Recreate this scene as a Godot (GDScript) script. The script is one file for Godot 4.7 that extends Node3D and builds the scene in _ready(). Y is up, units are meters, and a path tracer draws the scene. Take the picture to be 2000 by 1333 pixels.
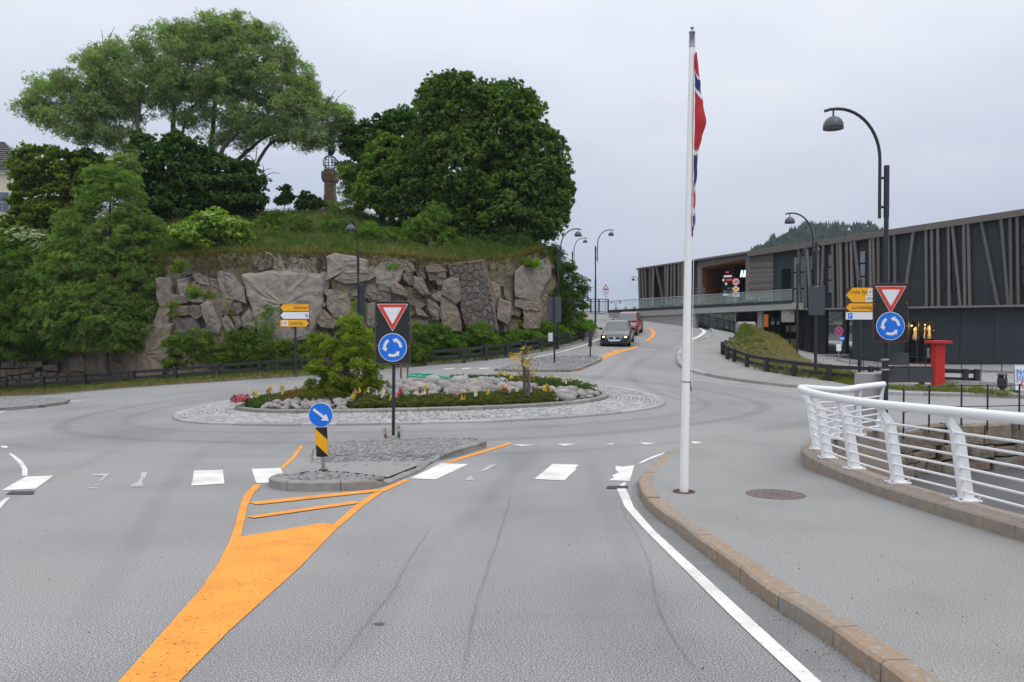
extends Node3D
# A roundabout below a rocky knoll, seen from the pavement-side lane of a bridge. Metres, y up; the camera stands at x = 0, z = 0.

var rng := RandomNumberGenerator.new()
var taken := {}
var M := {}
var grid_h := PackedFloat32Array()
const GX0 := -64
const GZ0 := -112
const GNX := 129
const GNZ := 123

func _ready():
	rng.seed = 7
	# ---- camera, sky, sun, exposure
	var cam := Camera3D.new()
	cam.name = "camera"
	cam.fov = 46.32
	cam.near = 0.1
	cam.far = 4000.0
	cam.position = Vector3(0, 2.5, 0)
	cam.rotation.x = -0.01701
	add_child(cam)
	cam.current = true
	var we := WorldEnvironment.new()
	we.name = "world_environment"
	var env := Environment.new()
	env.background_mode = Environment.BG_SKY
	var sky := Sky.new()
	var pan := PanoramaSkyMaterial.new()
	pan.panorama = overcast_sky()
	sky.sky_material = pan
	env.sky = sky
	env.tonemap_mode = Environment.TONE_MAPPER_LINEAR
	env.tonemap_exposure = 1.0
	env.sdfgi_enabled = true
	env.ssao_enabled = true
	env.ssil_enabled = true
	env.fog_enabled = true
	env.fog_density = 0.0002
	env.fog_light_color = Color(0.80, 0.85, 0.92)
	we.environment = env
	add_child(we)
	var sun := DirectionalLight3D.new()
	sun.name = "sun_behind_cloud"
	sun.light_energy = 0.3
	sun.light_angular_distance = 24.0
	sun.light_color = Color(1.0, 0.97, 0.93)
	sun.shadow_enabled = true
	sun.rotation_degrees = Vector3(-58, 28, 0)
	add_child(sun)
	# ---- the place
	make_materials()
	make_ground_grid()
	build_ground()
	build_markings()
	build_roundabout()
	build_islands()
	build_right_pavement()
	build_hill()
	build_far_land()
	build_mall()
	build_house()
	build_trees()
	build_rails_and_fences()
	build_lamps()
	build_signs()
	build_cars()
	build_small_things()

# ------------------------------------------------------------------ helpers
func numbered(called: String, parent: Node) -> String:
	var key = str(parent.get_instance_id()) + called
	var k: int = taken.get(key, 0)
	taken[key] = k + 1
	return called if k == 0 else "%s_%03d" % [called, k]

func put(called: String, mesh: Mesh, mat: Material, parent: Node = null) -> MeshInstance3D:
	var o := MeshInstance3D.new()
	var p: Node = parent if parent else self
	o.name = numbered(called, p)
	o.mesh = mesh
	if mat:
		o.material_override = mat
	p.add_child(o, true)
	return o

func fin(st: SurfaceTool, called: String, mat: Material, parent: Node = null) -> MeshInstance3D:
	st.generate_normals()
	return put(called, st.commit(), mat, parent)

func begin(smooth := false) -> SurfaceTool:
	var st := SurfaceTool.new()
	st.begin(Mesh.PRIMITIVE_TRIANGLES)
	st.set_smooth_group(0 if smooth else -1)
	return st

func thing(called: String, label: String, category: String, at := Vector3.ZERO, turn := 0.0, group := "") -> Node3D:
	var o := Node3D.new()
	o.name = numbered(called, self)
	o.position = at
	o.rotation.y = turn
	add_child(o, true)
	tag(o, label, category, group)
	return o

func tag(o: Node, label: String, category: String, group := "", kind := ""):
	o.set_meta("label", label)
	if category:
		o.set_meta("category", category)
	if group:
		o.set_meta("group", group)
	if kind:
		o.set_meta("kind", kind)

func struct(called: String, label := "", category := "", at := Vector3.ZERO) -> Node3D:
	var o := Node3D.new()
	o.name = numbered(called, self)
	o.position = at
	add_child(o, true)
	as_struct(o, label, category)
	return o

func as_struct(o: Node, label := "", category := ""):
	o.set_meta("kind", "structure")
	if label:
		o.set_meta("label", label)
	if category:
		o.set_meta("category", category)

func copy_of(o: Node3D, called: String, at: Vector3, turn := 0.0, label := "") -> Node3D:
	var c: Node3D = o.duplicate()
	c.name = numbered(called, self)
	add_child(c, true)
	c.position = at
	c.rotation.y = turn
	if label:
		c.set_meta("label", label)
	return c

func lin(r: float, g: float, b: float) -> Color:
	return Color(r, g, b).linear_to_srgb()

func mat(c: Color, rough := 0.8, metal := 0.0) -> StandardMaterial3D:
	var m := StandardMaterial3D.new()
	m.albedo_color = c.linear_to_srgb()
	m.roughness = rough
	m.metallic = metal
	return m

func noise(freq: float, seed_: int, octaves := 4, type := FastNoiseLite.TYPE_SIMPLEX_SMOOTH) -> FastNoiseLite:
	var n := FastNoiseLite.new()
	n.noise_type = type
	n.frequency = freq
	n.seed = seed_
	n.fractal_octaves = octaves
	n.fractal_type = FastNoiseLite.FRACTAL_FBM if octaves > 1 else FastNoiseLite.FRACTAL_NONE
	return n

func tex(freq: float, seed_: int, stops: Array, octaves := 4, size := 512, type := FastNoiseLite.TYPE_SIMPLEX_SMOOTH, norm := true) -> NoiseTexture2D:
	var t := NoiseTexture2D.new()
	t.width = size
	t.height = size
	t.seamless = true
	t.normalize = norm
	t.noise = noise(freq, seed_, octaves, type)
	if stops:
		var g := Gradient.new()
		var offs := PackedFloat32Array()
		var cols := PackedColorArray()
		for s in stops:
			offs.append(s[0])
			cols.append((s[1] as Color).linear_to_srgb())
		g.offsets = offs
		g.colors = cols
		t.color_ramp = g
	return t

func tri_mat(t: Texture2D, scale: float, rough := 0.85, bump: Texture2D = null, bump_cm := 1.0) -> StandardMaterial3D:
	var m := StandardMaterial3D.new()
	m.albedo_texture = t
	m.roughness = rough
	m.uv1_triplanar = true
	m.uv1_world_triplanar = true
	m.uv1_scale = Vector3(scale, scale, scale)
	if bump:
		m.heightmap_enabled = true
		m.heightmap_texture = bump
		m.heightmap_scale = bump_cm
	return m

func with_stains(m: StandardMaterial3D, t: Texture2D, scale: float, blend := BaseMaterial3D.BLEND_MODE_MUL) -> StandardMaterial3D:
	m.detail_enabled = true
	m.detail_albedo = t
	m.detail_blend_mode = blend
	m.detail_uv_layer = BaseMaterial3D.DETAIL_UV_2
	m.uv2_triplanar = true
	m.uv2_world_triplanar = true
	m.uv2_scale = Vector3(scale, scale, scale)
	return m

func tri(st: SurfaceTool, a: Vector3, b: Vector3, c: Vector3):   # outside where a, b, c run anticlockwise
	st.add_vertex(a)
	st.add_vertex(c)
	st.add_vertex(b)

func quad(st: SurfaceTool, a: Vector3, b: Vector3, c: Vector3, d: Vector3):
	tri(st, a, b, c)
	tri(st, a, c, d)

func box(st: SurfaceTool, x: Transform3D, size: Vector3, bevel := 0.0):
	var h := size / 2.0
	var b: float = min(bevel, min(h.x, min(h.y, h.z)) * 0.8)
	if b <= 0.0:
		var p := []
		for k in 8:
			p.append(x * Vector3(h.x if k & 1 else -h.x, h.y if k & 2 else -h.y, h.z if k & 4 else -h.z))
		for f in [[4, 5, 7, 6], [1, 0, 2, 3], [5, 1, 3, 7], [0, 4, 6, 2], [6, 7, 3, 2], [0, 1, 5, 4]]:
			quad(st, p[f[0]], p[f[1]], p[f[2]], p[f[3]])
		return
	var q := {}
	for k in 8:
		var s := Vector3(1 if k & 1 else -1, 1 if k & 2 else -1, 1 if k & 4 else -1)
		for ax in 3:
			var v := Vector3(s.x * h.x, s.y * h.y, s.z * h.z)
			for o in 3:
				if o != ax:
					v[o] -= s[o] * b
			q[[k, ax]] = x * v
	for f in [[4, 5, 7, 6, 2], [1, 0, 2, 3, 2], [5, 1, 3, 7, 0], [0, 4, 6, 2, 0], [6, 7, 3, 2, 1], [0, 1, 5, 4, 1]]:
		quad(st, q[[f[0], f[4]]], q[[f[1], f[4]]], q[[f[2], f[4]]], q[[f[3], f[4]]])
		for e in 4:
			var k0: int = f[e]
			var k1: int = f[(e + 1) % 4]
			var other := 0
			for f2 in [[4, 5, 7, 6, 2], [1, 0, 2, 3, 2], [5, 1, 3, 7, 0], [0, 4, 6, 2, 0], [6, 7, 3, 2, 1], [0, 1, 5, 4, 1]]:
				for e2 in 4:
					if f2[e2] == k1 and f2[(e2 + 1) % 4] == k0:
						other = f2[4]
			if f[4] < other:
				quad(st, q[[k1, f[4]]], q[[k0, f[4]]], q[[k0, other]], q[[k1, other]])
	for k in 8:
		var flip := (1 if k & 1 else -1) * (1 if k & 2 else -1) * (1 if k & 4 else -1)
		if flip > 0:
			tri(st, q[[k, 0]], q[[k, 1]], q[[k, 2]])
		else:
			tri(st, q[[k, 0]], q[[k, 2]], q[[k, 1]])

func T(at: Vector3, yaw := 0.0, pitch := 0.0, roll := 0.0) -> Transform3D:
	return Transform3D(Basis.from_euler(Vector3(pitch, yaw, roll)), at)

func bar(st: SurfaceTool, a: Vector3, b: Vector3, w: float, h: float, bevel := 0.0):   # a straight square-section bar from a to b
	var d := b - a
	var up := Vector3.UP if abs(d.normalized().y) < 0.98 else Vector3.RIGHT
	box(st, Transform3D(Basis.looking_at(d, up), (a + b) / 2.0), Vector3(w, h, d.length()), bevel)

func tube(st: SurfaceTool, pts: Array, radii, sides := 10, caps := true):
	var n := pts.size()
	var rings := []
	var ref := Vector3.UP
	var d0: Vector3 = (pts[1] - pts[0]).normalized()
	if abs(d0.dot(ref)) > 0.9:
		ref = Vector3.RIGHT
	var side := d0.cross(ref).normalized()
	for i in n:
		var d: Vector3 = (pts[min(i + 1, n - 1)] - pts[max(i - 1, 0)]).normalized()
		side = (side - d * side.dot(d)).normalized()
		var up := side.cross(d)
		var r: float = radii[i] if radii is Array else radii
		var ring := []
		for k in sides:
			var a := TAU * k / sides
			ring.append(pts[i] + (side * cos(a) + up * sin(a)) * r)
		rings.append(ring)
	for i in n - 1:
		for k in sides:
			var k2 := (k + 1) % sides
			quad(st, rings[i][k], rings[i + 1][k], rings[i + 1][k2], rings[i][k2])
	if caps:
		st.set_smooth_group(-1)
		for k in range(1, sides - 1):
			tri(st, rings[0][0], rings[0][k], rings[0][k + 1])
			tri(st, rings[n - 1][0], rings[n - 1][k + 1], rings[n - 1][k])
		st.set_smooth_group(0)

func lathe(st: SurfaceTool, x: Transform3D, prof: Array, segs := 20):   # prof: Vector2(radius, height) from the bottom up
	for i in prof.size() - 1:
		for k in segs:
			var a0 := TAU * k / segs
			var a1 := TAU * (k + 1) / segs
			var p: Vector2 = prof[i]
			var q: Vector2 = prof[i + 1]
			var v00 := x * Vector3(p.x * cos(a0), p.y, -p.x * sin(a0))
			var v01 := x * Vector3(p.x * cos(a1), p.y, -p.x * sin(a1))
			var v10 := x * Vector3(q.x * cos(a0), q.y, -q.x * sin(a0))
			var v11 := x * Vector3(q.x * cos(a1), q.y, -q.x * sin(a1))
			if p.x > 1e-5:
				tri(st, v00, v01, v11)
			if q.x > 1e-5:
				tri(st, v00, v11, v10)

func plate(st: SurfaceTool, x: Transform3D, poly: PackedVector2Array, thick: float):   # a flat plate in the x-y plane of its transform, its face towards +z
	var p := poly
	if Geometry2D.is_polygon_clockwise(p):
		p = poly.duplicate()
		p.reverse()
	# is_polygon_clockwise counts y downwards; settle the turn by area
	var area := 0.0
	for i in p.size():
		area += p[i].cross(p[(i + 1) % p.size()])
	if area < 0:
		p.reverse()
	var idx := Geometry2D.triangulate_polygon(p)
	for i in range(0, idx.size(), 3):
		var a := p[idx[i]]
		var b := p[idx[i + 1]]
		var c := p[idx[i + 2]]
		if (b - a).cross(c - a) < 0:
			var t := b
			b = c
			c = t
		tri(st, x * Vector3(a.x, a.y, 0), x * Vector3(b.x, b.y, 0), x * Vector3(c.x, c.y, 0))
		tri(st, x * Vector3(a.x, a.y, -thick), x * Vector3(c.x, c.y, -thick), x * Vector3(b.x, b.y, -thick))
	for i in p.size():
		var a := p[i]
		var b := p[(i + 1) % p.size()]
		quad(st, x * Vector3(a.x, a.y, -thick), x * Vector3(b.x, b.y, -thick), x * Vector3(b.x, b.y, 0), x * Vector3(a.x, a.y, 0))

func round_rect(w: float, h: float, r: float, n := 5) -> PackedVector2Array:
	var p := PackedVector2Array()
	for k in 4:
		var c := Vector2((w / 2 - r) * (1 if k in [0, 3] else -1), (h / 2 - r) * (1 if k < 2 else -1))
		for i in n + 1:
			var a := PI / 2 * k + PI / 2 * i / n
			p.append(c + Vector2(cos(a), sin(a)) * r)
	return p

func disc(r: float, n := 40) -> PackedVector2Array:
	var p := PackedVector2Array()
	for i in n:
		p.append(Vector2(cos(TAU * i / n), sin(TAU * i / n)) * r)
	return p

func moved(poly: PackedVector2Array, by: Vector2) -> PackedVector2Array:
	var p := PackedVector2Array()
	for v in poly:
		p.append(v + by)
	return p

func letters(text: String, height: float, m: Material, parent: Node, at: Vector3, align := HORIZONTAL_ALIGNMENT_LEFT, called := "lettering", bold := false, depth := 0.004) -> MeshInstance3D:
	var t := TextMesh.new()
	var f := SystemFont.new()
	f.font_names = PackedStringArray(["Droid Sans"])
	if bold:
		f.font_weight = 700
	t.font = f
	t.text = text
	t.font_size = 64
	t.pixel_size = height / 46.0
	t.depth = depth
	t.curve_step = 2.0
	t.horizontal_alignment = align
	t.vertical_alignment = VERTICAL_ALIGNMENT_CENTER
	var o := put(called, t, m, parent)
	o.position = at
	return o

func polyline_at(p: Array, s: float):   # the point at length s
	for i in p.size() - 1:
		var l: float = (p[i + 1] - p[i]).length()
		if s <= l or i == p.size() - 2:
			return p[i] + (p[i + 1] - p[i]) * (s / max(l, 1e-6))
		s -= l

func polyline_len(p: Array) -> float:
	var s := 0.0
	for i in p.size() - 1:
		s += (p[i + 1] - p[i]).length()
	return s

func smooth_line(p: Array, per := 6, closed := false) -> Array:   # Catmull-Rom
	var out := []
	var n := p.size()
	var last := n if closed else n - 1
	for i in last:
		var a = p[(i - 1 + n) % n] if closed else p[max(i - 1, 0)]
		var b = p[i]
		var c = p[(i + 1) % n]
		var d = p[(i + 2) % n] if closed else p[min(i + 2, n - 1)]
		for k in per:
			var t := float(k) / per
			out.append(0.5 * ((2.0 * b) + (c - a) * t + (2.0 * a - 5.0 * b + 4.0 * c - d) * t * t + (3.0 * b - a - 3.0 * c + d) * t * t * t))
	if not closed:
		out.append(p[n - 1])
	return out

# ------------------------------------------------------------------ the shape of the ground
func surface_height(x: float, z: float) -> float:
	var d := -z
	var h: float = TPL.x + TPL.y * x + TPL.z * d
	for c in TPS:
		var r2: float = (c.x - x) * (c.x - x) + (c.y - d) * (c.y - d)
		h += c.z * 0.5 * r2 * log(r2 + 1e-9)
	return h

func make_ground_grid():
	grid_h.resize(GNX * GNZ)
	for j in GNZ:
		for i in GNX:
			grid_h[j * GNX + i] = surface_height(GX0 + i, GZ0 + j)

func gh(x: float, z: float) -> float:
	var u: float = clampf(x - GX0, 0.0, GNX - 1.001)
	var v: float = clampf(z - GZ0, 0.0, GNZ - 1.001)
	var i := int(u)
	var j := int(v)
	u -= i
	v -= j
	var a := grid_h[j * GNX + i]
	var b := grid_h[j * GNX + i + 1]
	var c := grid_h[(j + 1) * GNX + i]
	var d := grid_h[(j + 1) * GNX + i + 1]
	return a + (b - a) * u + (c - a) * v if u + v <= 1.0 else d + (c - d) * (1.0 - u) + (b - d) * (1.0 - v)

func on(x: float, z: float, lift := 0.0) -> Vector3:
	return Vector3(x, gh(x, z) + lift, z)

func onv(p: Vector2, lift := 0.0) -> Vector3:
	return on(p.x, p.y, lift)

func drape(st: SurfaceTool, poly, lift, holes := []):   # lays a plan polygon on the ground
	var pp := PackedVector2Array(poly)
	var lo := pp[0]
	var hi := pp[0]
	for p in pp:
		lo = lo.min(p)
		hi = hi.max(p)
	for j in range(max(0, int(floor(lo.y - GZ0))), min(GNZ - 1, int(ceil(hi.y - GZ0)))):
		for i in range(max(0, int(floor(lo.x - GX0))), min(GNX - 1, int(ceil(hi.x - GX0)))):
			var x := float(GX0 + i)
			var z := float(GZ0 + j)
			for half in 2:
				var t := PackedVector2Array([Vector2(x, z), Vector2(x + 1, z), Vector2(x, z + 1)]) if half == 0 else PackedVector2Array([Vector2(x + 1, z), Vector2(x + 1, z + 1), Vector2(x, z + 1)])
				var pieces: Array = Geometry2D.intersect_polygons(t, pp)
				for hole in holes:
					var left := []
					for piece in pieces:
						left.append_array(Geometry2D.clip_polygons(piece, hole))
					pieces = left
				for piece in pieces:
					var idx := Geometry2D.triangulate_polygon(piece)
					for k in range(0, idx.size(), 3):
						var a: Vector2 = piece[idx[k]]
						var b: Vector2 = piece[idx[k + 1]]
						var c: Vector2 = piece[idx[k + 2]]
						if (b - a).cross(c - a) > 0:
							var s := b
							b = c
							c = s
						if lift is float:
							tri(st, onv(a, lift), onv(b, lift), onv(c, lift))
						else:
							tri(st, onv(a, lift.call(a)), onv(b, lift.call(b)), onv(c, lift.call(c)))

func sheet(called: String, poly, lift, m: Material, parent: Node = null, holes := []) -> MeshInstance3D:
	var st := begin(true)
	drape(st, poly, lift, holes)
	return fin(st, called, m, parent)

func ribbon(line: Array, w0: float, w1: float) -> PackedVector2Array:   # a strip round a plan line, as a polygon
	var l := []
	var r := []
	for i in line.size():
		var d: Vector2 = (line[min(i + 1, line.size() - 1)] - line[max(i - 1, 0)]).normalized()
		var nrm := Vector2(-d.y, d.x)
		l.append(line[i] + nrm * w0)
		r.append(line[i] + nrm * w1)
	r.reverse()
	return PackedVector2Array(l + r)

func kerb(parent: Node, line: Array, width: float, height: float, stone: float, m: Array, side := 1.0, drop = null, rough := 0.006, called := "kerb_stone"):
	# granite kerb stones laid end to end along a plan line; the stones reach to the side given, seen from above
	var total := polyline_len(line)
	var s := 0.0
	while s < total - 0.05:
		var l: float = min(stone * rng.randf_range(0.85, 1.15), total - s)
		if total - s - l < stone * 0.4:
			l = total - s
		var st := begin()
		var n: int = max(1, int(ceil(l / 0.34)))
		var rings := []
		for i in n + 1:
			var q: float = s + 0.006 + (l - 0.012) * i / n
			var p: Vector2 = polyline_at(line, q)
			var d: Vector2 = (polyline_at(line, min(q + 0.05, total)) - polyline_at(line, max(q - 0.05, 0.0))).normalized()
			var nrm: Vector2 = Vector2(-d.y, d.x) * side
			var h: float = height
			if drop != null:
				h = drop.call(p, height)
			var j := Vector3(0, rng.randf_range(-rough, rough), 0)
			var a := onv(p, -0.15)
			var top := onv(p, h) + j
			var w := Vector3(nrm.x, 0, nrm.y)
			var c: float = min(0.022, h * 0.3)
			rings.append([a, Vector3(a.x, top.y - c, a.z) + w * (0.01 + rng.randf_range(-rough, rough) * 0.7), top + w * (0.01 + c), top + w * (width - 0.012), onv(p + nrm * width, -0.15)])
		for i in n:
			for k in 4:
				if side > 0:
					quad(st, rings[i][k], rings[i][k + 1], rings[i + 1][k + 1], rings[i + 1][k])
				else:
					quad(st, rings[i][k], rings[i + 1][k], rings[i + 1][k + 1], rings[i][k + 1])
		for e in [0, n]:
			for k in range(1, 4):
				if (e == 0) == (side > 0):
					tri(st, rings[e][0], rings[e][k + 1], rings[e][k])
				else:
					tri(st, rings[e][0], rings[e][k], rings[e][k + 1])
		fin(st, called, m[rng.randi() % m.size()], parent)
		s += l
const TPL := Vector3(-4.5126, -0.00148216, 0.00964482)
const TPS := [Vector3(-9, -3, 0.000731396), Vector3(-9, 2, -0.00048473), Vector3(-9, 6, 0.000162601), Vector3(-9, 10, -2.74026e-05), Vector3(-9, 13, -6.27957e-05), Vector3(0, -3, 0.00010663), Vector3(0, 2, -0.000433904), Vector3(0, 6, 0.000333097), Vector3(0, 10, 0.00097185), Vector3(0, 13, -0.0024052), Vector3(9, -3, 0.000709287), Vector3(9, 2, -0.000340359), Vector3(9, 6, 0.00042125), Vector3(9, 10, 0.00190498), Vector3(9, 13, -0.00667899), Vector3(-3.296, 20.5, 0.00187978), Vector3(-10.739, 25.5, -0.00205909), Vector3(4.983, 25.5, -0.00254508), Vector3(3.855, 30, 0.00243217), Vector3(-7.42, 38.5, -0.00297728), Vector3(-12.046, 37.5, 0.00347076), Vector3(-19.277, 40, 0.000679279), Vector3(-27.636, 43, -0.00245766), Vector3(-2.563, 42, 0.00145637), Vector3(0, 44, -0.00395679), Vector3(2.716, 47, 0.00103924), Vector3(5.007, 52, 0.00809705), Vector3(6.58, 50, -0.00795588), Vector3(2.312, 36, -0.00101704), Vector3(4.418, 40, 0.00570436), Vector3(13.166, 34.5, 0.00935356), Vector3(12.132, 38, -0.00683317), Vector3(11.867, 44, -0.00125494), Vector3(11.104, 32, -0.00771482), Vector3(16.954, 27, 0.000201446), Vector3(8.611, 17.5, 0.00608764), Vector3(14.194, 57, 0.0184076), Vector3(9.182, 44, 0.00527264), Vector3(6.672, 80, 0.00144529), Vector3(11.549, 72, 0.003196), Vector3(8.934, 58, -0.00941402), Vector3(26.05, 57.7, -0.000623267), Vector3(31.921, 49.7, 0.00276809), Vector3(23.116, 60, -0.00620851), Vector3(18.701, 52, -0.00910355), Vector3(-20, 20, 0.000228909), Vector3(-20, 30, 0.000285746), Vector3(-30, 55, 0.000744875), Vector3(-10, 60, -0.00258875), Vector3(20, 90, -0.0026332), Vector3(0, 100, 0.00101206), Vector3(30, 18, 6.55571e-05), Vector3(45, 40, 9.67759e-06), Vector3(45, 70, 0.000517723), Vector3(20, 6, -0.00024627), Vector3(-20, 4, 0.000325729)]

func overcast_sky() -> ImageTexture:   # a grey cloud deck: brightest overhead, as the standard overcast sky is, with soft uneven cloud
	var w := 1024
	var h := 512
	var im := Image.create(w, h, false, Image.FORMAT_RGBF)
	var n1 := noise(1.1, 11, 5)
	var n2 := noise(3.2, 12, 4)
	for j in h:
		var el := PI / 2 - PI * (j + 0.5) / h
		for i in w:
			var az := TAU * (i + 0.5) / w
			var s := sin(max(el, 0.0))
			var flat := Vector3(cos(el) * cos(az), sin(el) * 2.6 + 0.2, cos(el) * sin(az))
			var v: float = 0.58 * n1.get_noise_3dv(flat) + 0.28 * n2.get_noise_3dv(flat * Vector3(1, 1.4, 1))
			var l := 0.575 + 0.55 * s + 0.66 * s * s
			l *= 1.0 + 0.24 * v
			var grey: float = clampf(0.05 + s * 1.5 + 0.9 * v, 0.0, 1.0)
			im.set_pixel(i, j, Color(l * lerpf(0.90, 0.975, grey), l * lerpf(1.0, 1.005, grey), l * lerpf(1.22, 1.07, grey)))
	return ImageTexture.create_from_image(im)

func leaf_mat(c: Color) -> StandardMaterial3D:
	var m := StandardMaterial3D.new()
	m.albedo_color = c.linear_to_srgb()
	m.vertex_color_use_as_albedo = true
	m.roughness = 0.55
	m.metallic_specular = 0.35
	m.backlight_enabled = true
	m.backlight = Color(0.75, 0.9, 0.3)
	return m

func make_materials():
	var g := func(v: float, tint := 1.0) -> Color: return Color(v * tint, v, v / tint)
	# road: grey worn asphalt with light aggregate
	var grain := tex(0.27, 3, [[0.0, Color(0.06, 0.06, 0.06)], [0.34, Color(0.165, 0.163, 0.161)], [0.52, Color(0.28, 0.277, 0.273)], [0.66, Color(0.36, 0.356, 0.35)], [0.80, Color(0.56, 0.55, 0.54)], [1.0, Color(0.95, 0.95, 0.95)]], 2, 1024)
	var blotch := tex(0.006, 4, [[0.0, Color(0.74, 0.75, 0.77)], [0.45, Color(0.92, 0.92, 0.93)], [0.7, Color(1, 1, 1)], [1.0, Color(1, 0.99, 0.97)]], 5, 512)
	var bump := tex(0.42, 3, [], 2, 1024)
	M.asphalt = with_stains(tri_mat(grain, 0.24, 0.9, bump, 0.12), blotch, 0.055)
	var grain2 := tex(0.2, 9, [[0.0, Color(0.10, 0.099, 0.097)], [0.4, Color(0.24, 0.238, 0.232)], [0.6, Color(0.31, 0.307, 0.30)], [0.8, Color(0.40, 0.396, 0.386)], [1.0, Color(0.65, 0.645, 0.63)]], 2, 1024)
	var blotch2 := tex(0.008, 14, [[0.0, Color(0.82, 0.81, 0.8)], [0.5, Color(0.96, 0.955, 0.95)], [1.0, Color(1, 1, 1)]], 4, 512)
	M.pavement = with_stains(tri_mat(grain2, 0.3, 0.92, bump, 0.1), blotch2, 0.09)
	M.dark_asphalt = with_stains(tri_mat(tex(0.45, 21, [[0.0, Color(0.05, 0.05, 0.052)], [0.5, Color(0.10, 0.10, 0.103)], [1.0, Color(0.2, 0.2, 0.2)]], 2), 0.4, 0.92), blotch2, 0.09)
	M.gutter = with_stains(tri_mat(tex(0.22, 22, [[0.0, Color(0.10, 0.10, 0.102)], [0.4, Color(0.20, 0.20, 0.202)], [0.7, Color(0.27, 0.27, 0.27)], [1.0, Color(0.5, 0.5, 0.5)]], 2), 0.5, 0.92), blotch2, 0.2)
	M.tar = mat(Color(0.045, 0.045, 0.05), 0.8)
	# paint on the road, chipped through to the asphalt here and there
	for k in [["white_paint", Color(0.74, 0.73, 0.69)], ["yellow_paint", Color(0.84, 0.325, 0.04)], ["old_paint", Color(0.52, 0.53, 0.52)]]:
		var c: Color = k[1]
		var gone := Color(c.r, c.g, c.b, 0.0)
		var cut := 0.16 if k[0] != "old_paint" else 0.3
		var m := tri_mat(tex(0.035, 31 + k[0].length(), [[0.0, gone], [cut, gone], [cut + 0.02, c * 0.72], [cut + 0.1, c * 0.94], [0.8, c], [1.0, c * 1.04]], 6, 1024), 0.55, 0.75)
		m.transparency = BaseMaterial3D.TRANSPARENCY_ALPHA_SCISSOR
		m.alpha_scissor_threshold = 0.5
		M[k[0]] = with_stains(m, tex(0.012, 35, [[0.0, Color(0.72, 0.72, 0.73)], [0.35, Color(0.90, 0.90, 0.90)], [0.6, Color(1, 1, 1)], [1.0, Color(1.03, 1.02, 1.0)]], 6, 512), 0.22)
	var soft := StandardMaterial3D.new()
	soft.vertex_color_use_as_albedo = true
	soft.transparency = BaseMaterial3D.TRANSPARENCY_ALPHA
	soft.roughness = 0.85
	M.wear = soft
	# stone
	var fine := tex(0.3, 41, [[0.0, Color(0.62, 0.62, 0.62)], [0.5, Color(0.9, 0.9, 0.9)], [1.0, Color(1.1, 1.1, 1.1)]], 3)
	var rust := tex(0.02, 42, [[0.0, Color(0.46, 0.44, 0.40)], [0.38, Color(0.33, 0.29, 0.24)], [0.5, Color(0.43, 0.265, 0.15)], [0.62, Color(0.36, 0.25, 0.165)], [0.72, Color(0.31, 0.27, 0.22)], [1.0, Color(0.52, 0.50, 0.47)]], 6)
	M.rusty_granite = with_stains(tri_mat(rust, 0.9, 0.85, bump, 0.5), fine, 0.8)
	var rust2 := tex(0.02, 43, [[0.0, Color(0.36, 0.35, 0.33)], [0.5, Color(0.30, 0.27, 0.23)], [0.68, Color(0.38, 0.25, 0.15)], [1.0, Color(0.42, 0.40, 0.37)]], 6)
	M.rusty_granite_pale = with_stains(tri_mat(rust2, 0.7, 0.85, bump, 0.5), fine, 0.8)
	for k in [["granite_a", 0.30, 51], ["granite_b", 0.25, 52], ["granite_c", 0.34, 53], ["granite_d", 0.27, 54]]:
		var v: float = k[1]
		M[k[0]] = with_stains(tri_mat(tex(0.012, k[2], [[0.0, Color(v * 0.72, v * 0.7, v * 0.66)], [0.5, Color(v, v * 0.97, v * 0.92)], [1.0, Color(v * 1.2, v * 1.18, v * 1.14)]], 5), 0.6, 0.85, bump, 0.6), fine, 0.9)
	for k in [["sett_a", 0.26], ["sett_b", 0.33], ["sett_c", 0.38], ["sett_d", 0.29]]:
		M[k[0]] = tri_mat(tex(0.05, 61 + int(k[1] * 100), [[0.0, g.call(k[1] * 0.7, 1.02)], [0.5, g.call(k[1], 1.01)], [1.0, g.call(k[1] * 1.25, 1.01)]], 4, 256), 1.3, 0.8)
	for k in [["dark_sett_a", 0.17], ["dark_sett_b", 0.205], ["dark_sett_c", 0.24]]:
		M[k[0]] = tri_mat(tex(0.05, 71 + int(k[1] * 100), [[0.0, g.call(k[1] * 0.7, 1.02)], [0.5, g.call(k[1], 1.01)], [1.0, g.call(k[1] * 1.25, 1.01)]], 4, 256), 1.3, 0.8)
	M.joint = mat(Color(0.10, 0.098, 0.092), 0.95)
	for k in [["boulder_a", Color(0.27, 0.26, 0.25)], ["boulder_b", Color(0.33, 0.32, 0.305)], ["boulder_c", Color(0.20, 0.195, 0.19)], ["boulder_d", Color(0.28, 0.245, 0.22)]]:
		var c: Color = k[1]
		M[k[0]] = tri_mat(tex(0.03, 80 + int(c.r * 100), [[0.0, c * 0.65], [0.5, c], [1.0, c * 1.2]], 5, 256), 1.1, 0.85)
	# the cliff: grey gneiss, pinkish and rusty in places, with pale lichen flecks
	var flecks := tex(0.11, 91, [[0.0, Color(0.8, 0.8, 0.8)], [0.55, Color(0.98, 0.98, 0.98)], [0.70, Color(1, 1, 1)], [0.78, Color(1.5, 1.5, 1.48)], [1.0, Color(2.0, 2.0, 1.95)]], 3)
	var crags := tex(0.016, 92, [], 6)
	var cracks := tex(0.012, 88, [], 3, 512, FastNoiseLite.TYPE_CELLULAR)
	(cracks.noise as FastNoiseLite).cellular_return_type = FastNoiseLite.RETURN_DISTANCE2_SUB
	(cracks.noise as FastNoiseLite).domain_warp_enabled = true
	(cracks.noise as FastNoiseLite).domain_warp_amplitude = 40.0
	(cracks.noise as FastNoiseLite).domain_warp_frequency = 0.01
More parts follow.
